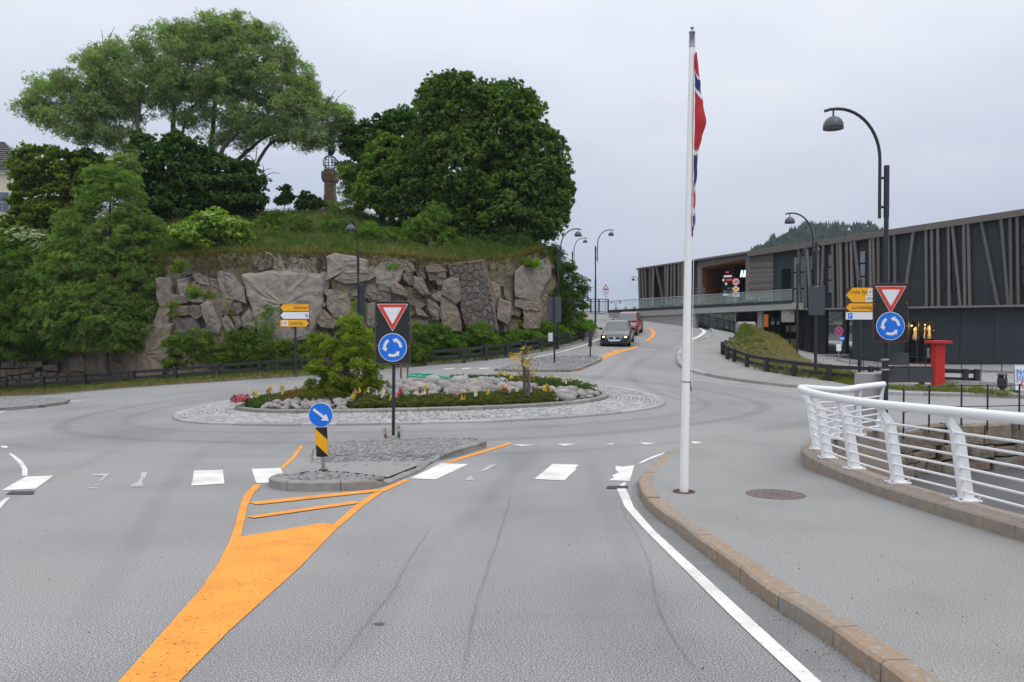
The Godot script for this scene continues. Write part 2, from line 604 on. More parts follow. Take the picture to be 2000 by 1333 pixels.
	for k in [["rock_a", Color(0.255, 0.228, 0.20)], ["rock_b", Color(0.21, 0.186, 0.162)], ["rock_c", Color(0.295, 0.27, 0.245)], ["rock_d", Color(0.16, 0.146, 0.132)], ["rock_e", Color(0.24, 0.20, 0.16)]]:
		var c: Color = k[1]
		M[k[0]] = with_stains(tri_mat(tex(0.014, 93 + int(c.r * 200), [[0.0, c * 0.5], [0.3, c * 0.82], [0.5, c], [0.68, c * Color(1.12, 1.0, 0.86)], [0.84, c * Color(1.15, 1.12, 1.1)], [1.0, c * 1.4]], 6), 0.22, 0.9, cracks, 7.0), flecks, 0.5)
	M.rock_face = with_stains(tri_mat(tex(0.012, 99, [[0.0, Color(0.09, 0.077, 0.066)], [0.4, Color(0.20, 0.172, 0.146)], [0.55, Color(0.25, 0.20, 0.15)], [0.66, Color(0.22, 0.165, 0.09)], [0.76, Color(0.15, 0.15, 0.055)], [1.0, Color(0.28, 0.25, 0.22)]], 6), 0.2, 0.95, cracks, 9.0), flecks, 0.4)
	M.mortar = tri_mat(tex(0.05, 101, [[0.0, Color(0.20, 0.155, 0.12)], [1.0, Color(0.31, 0.255, 0.205)]], 4, 256), 0.8, 0.95)
	for k in [["wall_stone_a", Color(0.125, 0.10, 0.085)], ["wall_stone_b", Color(0.15, 0.13, 0.118)], ["wall_stone_c", Color(0.10, 0.092, 0.088)]]:
		M[k[0]] = tri_mat(tex(0.03, 110 + int(k[1].r * 300), [[0.0, k[1] * 0.7], [0.5, k[1]], [1.0, k[1] * 1.35]], 4, 256), 0.9, 0.9)
	for k in [["quay_stone_a", Color(0.21, 0.165, 0.125)], ["quay_stone_b", Color(0.17, 0.145, 0.12)], ["quay_stone_c", Color(0.24, 0.205, 0.165)], ["quay_stone_d", Color(0.19, 0.175, 0.155)]]:
		M[k[0]] = with_stains(tri_mat(tex(0.02, 120 + int(k[1].r * 300), [[0.0, k[1] * 0.55], [0.5, k[1]], [0.75, k[1] * Color(1.2, 1.05, 0.85)], [1.0, k[1] * 1.35]], 6, 256), 0.8, 0.9, crags, 2.0), fine, 0.9)
	M.concrete = with_stains(tri_mat(tex(0.02, 131, [[0.0, Color(0.30, 0.295, 0.28)], [0.5, Color(0.385, 0.38, 0.365)], [1.0, Color(0.45, 0.445, 0.43)]], 5), 0.4, 0.9), fine, 0.7)
	M.plinth = with_stains(tri_mat(tex(0.02, 133, [[0.0, Color(0.25, 0.215, 0.18)], [0.5, Color(0.32, 0.275, 0.235)], [0.75, Color(0.35, 0.275, 0.21)], [1.0, Color(0.39, 0.35, 0.31)]], 6), 0.45, 0.9, bump, 0.4), fine, 0.8)
	# earth and grass
	M.turf = tri_mat(tex(0.02, 141, [[0.0, Color(0.035, 0.05, 0.015)], [0.4, Color(0.055, 0.08, 0.02)], [0.65, Color(0.09, 0.105, 0.03)], [0.85, Color(0.16, 0.125, 0.06)], [1.0, Color(0.2, 0.16, 0.09)]], 6), 0.15, 0.95)
	M.dry_soil = tri_mat(tex(0.03, 142, [[0.0, Color(0.10, 0.075, 0.045)], [0.5, Color(0.20, 0.15, 0.085)], [1.0, Color(0.28, 0.21, 0.12)]], 5), 0.3, 0.95)
	M.bed_soil = tri_mat(tex(0.03, 143, [[0.0, Color(0.05, 0.04, 0.03)], [1.0, Color(0.12, 0.10, 0.08)]], 5), 0.5, 0.95)
	M.blade = leaf_mat(Color.WHITE)
	M.leaf = leaf_mat(Color.WHITE)
	M.bark = tri_mat(tex(0.05, 151, [[0.0, Color(0.05, 0.042, 0.035)], [0.5, Color(0.10, 0.088, 0.075)], [1.0, Color(0.17, 0.155, 0.14)]], 5, 256), 0.8, 0.95)
	M.petal = leaf_mat(Color.WHITE)
	# metal and paint
	M.white_metal = mat(Color(0.80, 0.81, 0.82), 0.32)
	M.flag_white = mat(Color(0.80, 0.80, 0.78), 0.35)
	M.black_metal = mat(Color(0.018, 0.021, 0.028), 0.42)
	M.black_wood = tri_mat(tex(0.05, 161, [[0.0, Color(0.012, 0.013, 0.016)], [1.0, Color(0.03, 0.033, 0.038)]], 4, 256), 1.5, 0.7)
	M.galvanised = mat(Color(0.33, 0.345, 0.36), 0.45, 0.7)
	M.steel = mat(Color(0.5, 0.5, 0.5), 0.35, 0.9)
	M.lamp_grey = mat(Color(0.075, 0.08, 0.095), 0.4)
	M.sign_black = mat(Color(0.012, 0.012, 0.013), 0.4)
	M.sign_back = mat(Color(0.05, 0.056, 0.066), 0.6)
	M.sign_frame = mat(Color(0.055, 0.052, 0.05), 0.6)
	M.rust_frame = mat(Color(0.085, 0.04, 0.025), 0.8)
	M.sign_red = mat(Color(0.62, 0.05, 0.028), 0.4)
	M.sign_white = mat(Color(0.74, 0.76, 0.79), 0.4)
	M.sign_blue = mat(Color(0.003, 0.16, 0.72), 0.4)
	M.sign_yellow = mat(Color(0.86, 0.40, 0.005), 0.4)
	M.sign_ink = mat(Color(0.05, 0.03, 0.012), 0.5)
	M.plate_grey = mat(Color(0.55, 0.57, 0.6), 0.5)
	# the shopping building
	var ply := tex(0.01, 171, [[0.0, Color(0.75, 0.75, 0.75)], [0.5, Color(1, 1, 1)], [1.0, Color(1.2, 1.2, 1.2)]], 4)
	M.clad = with_stains(tri_mat(tex(0.012, 172, [[0.0, Color(0.022, 0.03, 0.036)], [1.0, Color(0.034, 0.044, 0.052)]], 4, 256), 0.3, 0.6), ply, 0.12)
	for k in [["batten_a", Color(0.15, 0.133, 0.12)], ["batten_b", Color(0.185, 0.168, 0.155)], ["batten_c", Color(0.115, 0.102, 0.092)]]:
		M[k[0]] = tri_mat(tex(0.04, 180 + int(k[1].r * 100), [[0.0, k[1] * 0.6], [0.5, k[1]], [1.0, k[1] * 1.3]], 5, 256), 0.7, 0.85)
	M.warm_wood = tri_mat(tex(0.04, 191, [[0.0, Color(0.10, 0.04, 0.018)], [0.5, Color(0.19, 0.075, 0.03)], [1.0, Color(0.26, 0.11, 0.045)]], 5, 256), 0.6, 0.7)
	M.dark_glass = mat(Color(0.012, 0.015, 0.018), 0.08)
	M.dark_void = mat(Color(0.015, 0.015, 0.016), 0.9)
	M.red_paint = mat(Color(0.50, 0.018, 0.018), 0.55)
	var pane := StandardMaterial3D.new()
	pane.albedo_color = Color(0.86, 0.95, 0.93, 0.14)
	pane.transparency = BaseMaterial3D.TRANSPARENCY_ALPHA
	pane.roughness = 0.04
	M.pane = pane

func glow(c: Color, e: float) -> StandardMaterial3D:
	var m := StandardMaterial3D.new()
	m.albedo_color = Color(0.5, 0.5, 0.5)
	m.emission_enabled = true
	m.emission = c
	m.emission_energy_multiplier = e
	return m
# ------------------------------------------------------------------ ground, road, markings
func build_ground():
	var land := PackedVector2Array([Vector2(-63.5, 9.5), Vector2(64, 9.5), Vector2(64, -84), Vector2(30, -84), Vector2(16, -90), Vector2(10, -111), Vector2(-63.5, -111)])
	var road := sheet("road", land, 0.0, M.asphalt, null, [pit()])
	as_struct(road, "worn grey asphalt of the roundabout and the roads that meet there", "road")
	var path := begin()
	var p := pit()
	plate(path, Transform3D(Basis(Vector3.RIGHT, Vector3(0, 0, 1), Vector3.UP), Vector3(0, -0.9, 0)), p, 0.1)
	as_struct(fin(path, "lower_path", M.dark_asphalt), "sunken asphalt path below the white railing", "path")
	var line := begin()
	plate(line, Transform3D(Basis(Vector3.RIGHT, Vector3(0, 0, 1), Vector3.UP), Vector3(0, -0.894, 0)), ribbon([Vector2(7.2, -13.2), Vector2(9.2, -14.2), Vector2(14, -15.4)], -0.05, 0.05), 0.003)
	as_struct(fin(line, "path_marking", M.old_paint), "thin pale line along the sunken path")

func pit() -> PackedVector2Array:
	return PackedVector2Array([Vector2(5.502, -13.902), Vector2(5.32, -12.816), Vector2(5.273, -11.701), Vector2(5.356, -10.396), Vector2(5.403, -9.319), Vector2(5.442, -8.445), Vector2(5.529, -7.59), Vector2(5.543, -6.365), Vector2(5.477, -4.989)] + [Vector2(20, -6.0), Vector2(30, -6), Vector2(34, -19.2), Vector2(24, -19.0)] + [Vector2(13.566, -19.443), Vector2(12.204, -19.149), Vector2(11.275, -18.871), Vector2(9.723, -18.55), Vector2(8.672, -17.578), Vector2(7.985, -17.289), Vector2(7.345, -16.916), Vector2(6.678, -16.451)])

func quay_line() -> Array:
	return [Vector2(6.542, -16.349), Vector2(7.345, -16.916), Vector2(7.985, -17.289), Vector2(8.672, -17.578), Vector2(9.723, -18.55), Vector2(11.275, -18.871), Vector2(12.204, -19.149), Vector2(13.566, -19.443)] + [Vector2(24, -19.0), Vector2(34, -19.2)]

func soft_strip(st: SurfaceTool, line: Array, width: float, a: float, c: Color):
	var prev := []
	var n := line.size()
	for i in n:
		var d: Vector2 = (line[min(i + 1, n - 1)] - line[max(i - 1, 0)]).normalized()
		var nrm := Vector2(-d.y, d.x)
		var fade: float = smoothstep(0.0, 0.15, float(i) / (n - 1)) * smoothstep(0.0, 0.15, 1.0 - float(i) / (n - 1))
		fade *= 0.75 + 0.5 * rng.randf()
		var row := []
		for k in 5:
			var q: Vector2 = line[i] + nrm * width * (k - 2) / 4.0
			row.append([onv(q, 0.006), Color(c.r, c.g, c.b, a * fade * [0.0, 0.75, 1.0, 0.75, 0.0][k])])
		if prev:
			for k in 4:
				for v in [prev[k], prev[k + 1], row[k + 1], prev[k], row[k + 1], row[k]]:
					st.set_color(v[1])
					st.add_vertex(v[0])
		prev = row

func arc(c: Vector2, a: float, b: float, from: float, to: float, n := 40) -> Array:
	var out := []
	for i in n + 1:
		var t := lerpf(from, to, float(i) / n)
		out.append(c + Vector2(cos(t) * a, -sin(t) * b))
	return out

const RC := Vector2(-2.95, -26.6)   # the roundabout's centre and its radii
const RA := 8.0
const RB := 6.15

func build_markings():
	var worn := begin(true)
	for q in [[1.3, 0.3, 0.07], [3.0, 0.35, 0.10], [2.1, 2.2, 0.07], [4.9, 0.3, 0.05]]:
		soft_strip(worn, arc(RC, RA + q[0], RB + q[0], PI * 0.72, PI * 2.25, 70), q[1] * 1.6, q[2], Color(0.05, 0.05, 0.055))
	soft_strip(worn, arc(RC, RA + 2.6, RB + 2.3, PI * 0.1, PI * 0.75, 40), 1.2, 0.08, Color(0.05, 0.05, 0.055))
	for q in [[Vector2(-1.108, -4.759), Vector2(-0.896, -7.718), Vector2(-0.361, -11.217), Vector2(0.092, -14.27), Vector2(0.653, -16.911)], [Vector2(1.141, -4.768), Vector2(1.212, -8.17), Vector2(1.321, -12.062), Vector2(1.563, -16.193)], [Vector2(-2.767, -4.755), Vector2(-3.934, -8.135), Vector2(-5.369, -12.445), Vector2(-6.436, -16.672), Vector2(-6.566, -19.259)], [Vector2(-6.211, -7.704), Vector2(-7.185, -11.154), Vector2(-7.969, -14.739), Vector2(-8.974, -18.85)]]:
		soft_strip(worn, smooth_line(q, 10), 0.4, 0.05, Color(0.06, 0.06, 0.065))
	for q in [[Vector2(-1.354, -4.758), Vector2(-1.384, -7.148), Vector2(-1.3, -10.086)], [Vector2(0.771, -4.767), Vector2(0.711, -7.344), Vector2(0.651, -11.222)], [Vector2(-0.154, -4.763), Vector2(-0.189, -7.335), Vector2(-0.081, -12.547), Vector2(0.355, -18.417)]]:
		soft_strip(worn, smooth_line(q, 10), 1.1, 0.045, Color(0.06, 0.06, 0.065))
	for q in [[Vector2(1.975, -4.772), Vector2(1.915, -5.93), Vector2(1.85, -7.548), Vector2(1.773, -9.484), Vector2(1.791, -11.833)], [Vector2(7.7, -80), Vector2(7.82, -58), Vector2(8.1, -52.6), Vector2(6.31, -42.73), Vector2(3.99, -34.51), Vector2(2.28, -29.54), Vector2(0, -19.76)], [Vector2(14.82, -66), Vector2(11.46, -54.12), Vector2(7.78, -43.25), Vector2(5.12, -34.63), Vector2(5.29, -28.37), Vector2(6.42, -23.76)]]:
		soft_strip(worn, smooth_line(q, 10), 0.6, 0.08, Color(0.07, 0.07, 0.075))
	worn.generate_normals()
	as_struct(put("tyre_wear", worn.commit(), M.wear), "dark tyre wear on the asphalt round the roundabout")
	# the sealed strip beside the near kerb, the cracks and the tar spot
	var tar := struct("road_repairs", "darker sealed joints and a tar spot in the asphalt")
	var seam := begin(true)
	for q in [[Vector2(-1.133, -4.759), Vector2(-1.09, -5.623), Vector2(-1.02, -6.583), Vector2(-1.009, -7.821), Vector2(-0.943, -9.76)], [Vector2(1.481, -11.218), Vector2(1.37, -8.173), Vector2(1.144, -6.112), Vector2(1.141, -4.768)], [Vector2(-0.293, -4.762), Vector2(-0.288, -6.369), Vector2(-0.143, -8.89), Vector2(0, -12.083)]]:
		var l := []
		for p in smooth_line(q, 9):
			l.append(p + Vector2(rng.randf_range(-0.01, 0.01), 0))
		soft_strip(seam, l, 0.045, 0.13, Color(0.07, 0.07, 0.07))
	seam.generate_normals()
	put("sealed_crack", seam.commit(), M.wear, tar)
	grit()
	var spot := PackedVector2Array()
	var sc: Vector2 = [Vector2(-0.979, -5.851)][0]
	for k in 26:
		spot.append(sc + Vector2(cos(TAU * k / 26), sin(TAU * k / 26)) * rng.randf_range(0.03, 0.055))
	sheet("tar_spot", spot, 0.004, M.dark_asphalt, tar)
	sheet("gutter_strip", [Vector2(1.774, -4.771), Vector2(1.749, -5.64), Vector2(1.705, -6.605), Vector2(1.651, -7.999), Vector2(1.653, -9.79), Vector2(1.767, -11.623), Vector2(1.882, -12.491), Vector2(2.05, -12.945), Vector2(1.858, -11.539), Vector2(1.807, -10.464), Vector2(1.885, -9.138), Vector2(1.973, -7.648), Vector2(2.049, -6.348), Vector2(2.145, -5.534), Vector2(2.198, -4.773), Vector2(2.177, -3.734), Vector2(1.838, -3.733)], 0.004, M.gutter, tar)
	# drains and covers set in the road
	for q in [[[Vector2(1.5, -12.459), Vector2(1.827, -12.447), Vector2(1.779, -12.225), Vector2(1.45, -12.235)], "rectangular road gully cut by the white edge line beside the kerb"], [[Vector2(-7.54, -11.97), Vector2(-7.18, -11.962), Vector2(-7.049, -11.694), Vector2(-7.461, -11.702)], "flat gully grate below the leftmost crossing bar"]]:
		var dr := sheet("drain_grate", q[0], 0.011, M.tar)
		tag(dr, q[1], "drain grate")
	var mk := struct("road_markings", "painted lines, bars and triangles on the asphalt")
	var w := 0.008
	for q in [[Vector2(-1.321, -14.77), Vector2(-0.811, -14.658), Vector2(-1.257, -13.099), Vector2(-1.698, -13.184)], [Vector2(0.745, -14.645), Vector2(1.226, -14.539), Vector2(1.136, -14.228), Vector2(1.141, -14.073), Vector2(0.948, -13.381), Vector2(0.92, -13.237), Vector2(0.854, -12.999), Vector2(0.373, -13.162)], [Vector2(1.876, -14.394), Vector2(1.986, -14.283), Vector2(2.219, -14.425), Vector2(1.911, -12.904), Vector2(1.589, -12.989), Vector2(1.697, -13.247), Vector2(1.696, -13.441), Vector2(1.847, -13.73), Vector2(1.821, -13.932)],
			[Vector2(-8.217, -13.421), Vector2(-7.792, -13.509), Vector2(-7.311, -12.194), Vector2(-7.752, -12.068)], [Vector2(-5.599, -14.006), Vector2(-5.11, -14.049), Vector2(-4.573, -12.636), Vector2(-5.028, -12.444), Vector2(-5.196, -12.932), Vector2(-5.395, -13.451)], [Vector2(-4.637, -14.153), Vector2(-4.153, -14.26), Vector2(-3.875, -13.496), Vector2(-3.921, -12.714), Vector2(-4.085, -12.688)]]:
		sheet("crossing_bar", q, w, M.white_paint, mk)
	for q in [[Vector2(-7.204, -13.646), Vector2(-6.941, -13.718), Vector2(-6.647, -12.856), Vector2(-6.707, -12.909), Vector2(-6.925, -13.496), Vector2(-7.12, -13.504)], [Vector2(-6.436, -13.809), Vector2(-6.363, -13.863), Vector2(-6.11, -13.255), Vector2(-6.017, -12.943), Vector2(-5.727, -12.353), Vector2(-5.951, -12.355), Vector2(-6.011, -12.547), Vector2(-6.029, -12.792), Vector2(-6.196, -13.257)], [Vector2(-6.552, -12.318), Vector2(-6.424, -12.315), Vector2(-6.383, -12.221), Vector2(-6.493, -12.177)], [Vector2(-6.59, -12.558), Vector2(-6.542, -12.605), Vector2(-6.508, -12.507), Vector2(-6.547, -12.46)], [Vector2(-0.618, -13.711), Vector2(-0.403, -14.545), Vector2(-0.265, -14.678), Vector2(-0.317, -14.49), Vector2(-0.477, -13.967)], [Vector2(-0.778, -13.063), Vector2(-0.702, -13.459), Vector2(-0.666, -13.262), Vector2(-0.609, -13.043)]]:
		sheet("crossing_bar", q, w, M.old_paint, mk)
	for q in [[Vector2(0.011, -17.016), Vector2(0.48, -16.955), Vector2(0.216, -16.767)], [Vector2(0.953, -17.028), Vector2(1.378, -16.997), Vector2(1.104, -16.746)], [Vector2(2.014, -17.013), Vector2(2.209, -16.995), Vector2(2.09, -16.835)], [Vector2(2.715, -17.048), Vector2(3.073, -16.94), Vector2(2.831, -16.763)], [Vector2(3.848, -17.089), Vector2(4.072, -16.922), Vector2(3.833, -16.783)]]:
		sheet("give_way_tooth", q, w, M.white_paint, mk)
	var edge := [[Vector2(1.658, -12.408), Vector2(1.615, -12.23), Vector2(1.526, -10.717), Vector2(1.558, -9.19), Vector2(1.626, -7.411), Vector2(1.671, -6.104), Vector2(1.709, -5.317), Vector2(1.74, -4.771), Vector2(1.814, -3.733), Vector2(1.971, -3.733), Vector2(1.859, -4.772), Vector2(1.829, -5.423), Vector2(1.794, -6.243), Vector2(1.74, -7.547), Vector2(1.659, -9.291), Vector2(1.647, -10.718), Vector2(1.756, -12.226), Vector2(1.773, -12.404)],
		[Vector2(1.688, -12.543), Vector2(1.838, -12.861), Vector2(1.793, -12.539), Vector2(1.74, -12.45)], [Vector2(2.291, -14.527), Vector2(2.454, -14.894), Vector2(2.649, -15.243), Vector2(2.835, -15.515), Vector2(3.023, -15.764), Vector2(2.995, -15.619), Vector2(2.79, -15.317), Vector2(2.61, -15.021), Vector2(2.446, -14.731)], [Vector2(-10.579, -16.708), Vector2(-10.04, -16.001), Vector2(-9.39, -15.134), Vector2(-8.812, -14.304), Vector2(-8.333, -13.51), Vector2(-8.233, -13.505), Vector2(-8.755, -14.361), Vector2(-9.5, -15.424), Vector2(-10.14, -16.245), Vector2(-10.589, -16.792)], [Vector2(-6.832, -10.396), Vector2(-7.133, -11.073), Vector2(-7.269, -11.4), Vector2(-7.222, -11.441), Vector2(-7.036, -11.033), Vector2(-6.651, -10.221)],
		[Vector2(-11.725, -18.243), Vector2(-11.566, -18.213), Vector2(-11.269, -17.781), Vector2(-11.411, -17.806)]]
	for q in edge:
		sheet("edge_line", q, w, M.white_paint, mk)
	# the yellow splitter markings in front of the near island
	sheet("yellow_edge", [Vector2(-4.072, -12.497), Vector2(-3.927, -11.646), Vector2(-3.678, -10.732), Vector2(-3.394, -9.771), Vector2(-3.085, -8.678), Vector2(-2.851, -7.721), Vector2(-2.651, -6.723), Vector2(-2.536, -5.949), Vector2(-2.44, -5.299), Vector2(-2.363, -4.756), Vector2(-2.222, -4.038), Vector2(-1.883, -4.039), Vector2(-1.998, -4.757), Vector2(-2.031, -5.665), Vector2(-2.023, -6.462), Vector2(-2.012, -7.515), Vector2(-2.058, -9.253), Vector2(-2.027, -10.759), Vector2(-1.948, -11.907), Vector2(-1.679, -13.036), Vector2(-1.763, -13.132), Vector2(-2.038, -12.128), Vector2(-2.137, -10.948), Vector2(-2.157, -9.564), Vector2(-2.309, -9.655), Vector2(-3.034, -8.873), Vector2(-3.325, -9.884), Vector2(-3.615, -10.865), Vector2(-3.817, -11.712), Vector2(-3.976, -12.641)], w, M.yellow_paint, mk)
	sheet("yellow_hatch", [Vector2(-3.662, -11.038), Vector2(-3.567, -11.098), Vector2(-2.073, -12.172), Vector2(-1.974, -11.973), Vector2(-3.493, -10.867)], w + 0.004, M.yellow_paint, mk)
	sheet("yellow_hatch", [Vector2(-3.355, -10.031), Vector2(-2.24, -11.143), Vector2(-2.088, -11.027), Vector2(-3.226, -9.934)], w + 0.004, M.yellow_paint, mk)
	sheet("yellow_line", [Vector2(-1.26, -14.77), Vector2(-0.995, -15.458), Vector2(-0.527, -16.372), Vector2(-0.056, -17.264), Vector2(0.011, -17.12), Vector2(-0.468, -16.178), Vector2(-0.934, -15.281), Vector2(-1.164, -14.77)], w, M.yellow_paint, mk)
	sheet("yellow_line", [Vector2(-4.545, -17.023), Vector2(-4.467, -17.016), Vector2(-4.234, -15.59), Vector2(-4.067, -14.118), Vector2(-4.166, -14.288), Vector2(-4.315, -15.594)], w, M.yellow_paint, mk)
	sheet("island_line", [Vector2(-0.537, -17.396), Vector2(0, -17.226), Vector2(0, -17.17), Vector2(-0.535, -17.324)], w, M.old_paint, mk)
	# the hill road: yellow lines beside the far island, centre arcs, the white edge
	sheet("yellow_line", [Vector2(0.92, -35.85), Vector2(2.9, -35.29), Vector2(4.56, -39.87), Vector2(4.56, -39.45), Vector2(2.9, -34.95), Vector2(0.91, -35.57)], w, M.yellow_paint, mk)
	sheet("yellow_line", [Vector2(4.56, -39.87), Vector2(6.02, -44.67), Vector2(7.79, -49.35), Vector2(7.45, -47.54), Vector2(5.85, -43.01), Vector2(4.61, -39.45)], w, M.yellow_paint, mk)
	for q in [[Vector2(4.88, -40.64), Vector2(4.56, -40.36), Vector2(4.58, -41.26), Vector2(4.88, -41.57)], [Vector2(5.35, -42.08), Vector2(4.96, -41.56), Vector2(5.04, -42.64), Vector2(5.44, -43.19)], [Vector2(5.88, -43.79), Vector2(5.44, -42.99), Vector2(5.54, -44.23), Vector2(6, -45.13)]]:
		sheet("yellow_hatch", q, w, M.yellow_paint, mk)
	sheet("yellow_line", ribbon([Vector2(9.87, -61), Vector2(10.4, -60), Vector2(10.17, -57), Vector2(9.46, -54), Vector2(8.81, -52)], -0.13, 0.13), w + 0.02, M.yellow_paint, mk)
	sheet("edge_line", ribbon([Vector2(0.52, -40.67), Vector2(1.35, -42), Vector2(2.89, -44.99), Vector2(4.82, -50.1), Vector2(6.09, -53.92), Vector2(7.07, -58)], -0.1, 0.1), w + 0.01, M.white_paint, mk)
	sheet("edge_line", ribbon([Vector2(12.06, -53.39), Vector2(12.86, -54.73), Vector2(13.63, -56.49), Vector2(15.12, -64.03), Vector2(14.49, -66.4), Vector2(12.32, -68.55), Vector2(9.22, -71.84)], -0.12, 0.12), w + 0.02, M.white_paint, mk)
	sheet("edge_line", ribbon([Vector2(7.58, -33.53), Vector2(8.68, -32.16), Vector2(9.91, -30.84), Vector2(11.04, -29.61)], -0.06, 0.06), w, M.old_paint, mk)
	for x in [[Vector2(-3.35, -38.87), Vector2(-2.8, -38.86), Vector2(-2.77, -38.46), Vector2(-3.31, -38.46)], [Vector2(-2.42, -38.47), Vector2(-1.97, -38.42), Vector2(-1.95, -38.04), Vector2(-2.4, -38.08)], [Vector2(-1.56, -37.91), Vector2(-1.09, -37.87), Vector2(-1.08, -37.52), Vector2(-1.54, -37.55)], [Vector2(-0.7, -37.42), Vector2(-0.24, -37.4), Vector2(-0.24, -37.08), Vector2(-0.69, -37.09)]]:
		sheet("crossing_bar", x, w, M.white_paint, mk)
	# left arm
	sheet("yellow_line", [Vector2(-18.93, -29.45), Vector2(-17.69, -29.27), Vector2(-17.07, -31.8), Vector2(-17.79, -32.19), Vector2(-18.25, -30.2), Vector2(-19.52, -30.36)], w, M.old_paint, mk)
	sheet("edge_line", [Vector2(-18.48, -28.75), Vector2(-18.21, -28.73), Vector2(-18.07, -28.1)], w, M.white_paint, mk)

func sett_mesh(v: int) -> ArrayMesh:
	var st := begin()
	var r := RandomNumberGenerator.new()
	r.seed = 300 + v
	var j := func() -> float: return r.randf_range(-0.05, 0.05)
	var low := [Vector3(-0.5 + j.call(), -0.6, 0.5 + j.call()), Vector3(0.5 + j.call(), -0.6, 0.5 + j.call()), Vector3(0.5 + j.call(), -0.6, -0.5 + j.call()), Vector3(-0.5 + j.call(), -0.6, -0.5 + j.call())]
	var mid := []
	var top := []
	for p in low:
		mid.append(Vector3(p.x, -0.16 + j.call(), p.z))
		top.append(Vector3(p.x * 0.74, j.call() * 1.2, p.z * 0.74))
	for k in 4:
		var n := (k + 1) % 4
		quad(st, low[k], low[n], mid[n], mid[k])
		quad(st, mid[k], mid[n], top[n], top[k])
	var c := Vector3(j.call(), 0.05, j.call())
	for k in 4:
		tri(st, top[k], top[(k + 1) % 4], c)
	st.generate_normals()
	return st.commit()

func lay_setts(parent: Node, spots: Array, keep: int, mats: Array, rest_name := "sett_paving"):
	# spots: [Transform3D]; the nearest are single stones, the rest one mass
	spots.sort_custom(func(a, b): return a.origin.length() < b.origin.length())
	var meshes := [sett_mesh(0), sett_mesh(1), sett_mesh(2), sett_mesh(3)]
	for i in min(keep, spots.size()):
		var o := put("sett", meshes[rng.randi() % 4], mats[rng.randi() % mats.size()], parent)
		o.transform = spots[i]
	if spots.size() > keep:
		var mm := MultiMesh.new()
		mm.transform_format = MultiMesh.TRANSFORM_3D
		mm.mesh = meshes[1]
		mm.use_colors = true
		mm.instance_count = spots.size() - keep
		for i in mm.instance_count:
			mm.set_instance_transform(i, spots[keep + i])
			var v := rng.randf_range(0.75, 1.2)
			mm.set_instance_color(i, Color(v, v, v))
		var mi := MultiMeshInstance3D.new()
		mi.name = numbered(rest_name, parent)
		mi.multimesh = mm
		var m: StandardMaterial3D = mats[1].duplicate()
		m.vertex_color_use_as_albedo = true
		mi.material_override = m
		mi.set_meta("kind", "stuff")
		parent.add_child(mi, true)

func sett_at(p: Vector2, yaw: float, w: float, l: float, lift: float) -> Transform3D:
	return Transform3D(Basis.from_euler(Vector3(rng.randf_range(-0.03, 0.03), yaw, rng.randf_range(-0.03, 0.03))) * Basis.from_scale(Vector3(w, 0.1, l)), onv(p, lift + rng.randf_range(-0.006, 0.008)))

func ellipse(grow: float, n := 120) -> Array:
	return arc(RC, RA + grow, RB + grow, 0, TAU, n)

func build_roundabout():
	var ap := struct("roundabout_apron", "ring of pale granite setts round the planted roundabout", "paving")
	sheet("joint_bed", PackedVector2Array(ellipse(-0.1).slice(0, 120)), 0.03, M.joint, ap)
	kerb(ap, ellipse(0.0), 0.24, 0.07, 1.05, [M.sett_b, M.sett_c, M.sett_d], -1.0)
	var spots := []
	var g := -0.30
	while g > -1.86:
		var ring := ellipse(g, 160)
		var total := polyline_len(ring)
		var s := 0.0
		while s < total - 0.1:
			var l := rng.randf_range(0.17, 0.24)
			var p: Vector2 = polyline_at(ring, s + l / 2)
			var d: Vector2 = polyline_at(ring, s + l / 2 + 0.05) - p
			spots.append(sett_at(p, -d.angle(), l - 0.022, 0.118, 0.085 + (-g - 0.3) * 0.035))
			s += l
		g -= 0.135
	lay_setts(ap, spots, 300, [M.sett_a, M.sett_b, M.sett_c, M.sett_d])
	# the planted middle
	var mid := struct("roundabout_island", "raised oval bed of boulders, flowers and shrubs with a granite kerb", "flower bed")
	kerb(mid, ellipse(-1.86), 0.2, 0.24, 0.95, [M.granite_a, M.granite_b, M.granite_c, M.granite_d], -1.0)
	var st := begin(true)
	var rings := []
	for k in 7:
		var t := k / 6.0
		var row := []
		for i in 48:
			var a := TAU * i / 48
			var p := RC + Vector2(cos(a) * (RA - 2.0), -sin(a) * (RB - 2.0)) * (1.0 - t)
			row.append(onv(p, bed_rise(p)))
		rings.append(row)
	for k in 6:
		for i in 48:
			quad(st, rings[k][i], rings[k][(i + 1) % 48], rings[k + 1][(i + 1) % 48], rings[k + 1][i])
	fin(st, "soil", M.bed_soil, mid)

func bed_rise(p: Vector2) -> float:
	var q := (p - RC) / Vector2(RA - 2.0, RB - 2.0)
	return 0.17 + 0.32 * clampf(1.0 - q.length_squared(), 0.0, 1.0)

func island_setts(poly, lift, step: float, yaw: float, wave := 0.0) -> Array:
	var pp := PackedVector2Array(poly)
	var lo := pp[0]
	var hi := pp[0]
	for p in pp:
		lo = lo.min(p)
		hi = hi.max(p)
	var c := (lo + hi) / 2.0
	var r := (hi - lo).length() / 2.0
	var out := []
	var inner := Geometry2D.offset_polygon(pp, -step * 0.4)
	var z := -r
	while z < r:
		var x := -r + rng.randf() * step
		while x < r:
			var l := step * rng.randf_range(0.85, 1.25)
			var p := c + Vector2(x + l / 2, z + sin((x) * 1.3) * wave).rotated(-yaw)
			for q in inner:
				if Geometry2D.is_point_in_polygon(p, q):
					out.append(sett_at(p, yaw + cos(x * 1.3) * wave * -1.2, l - 0.014, step - 0.016, lift if lift is float else lift.call(p, 0.14)))
			x += l
		z += step
	return out

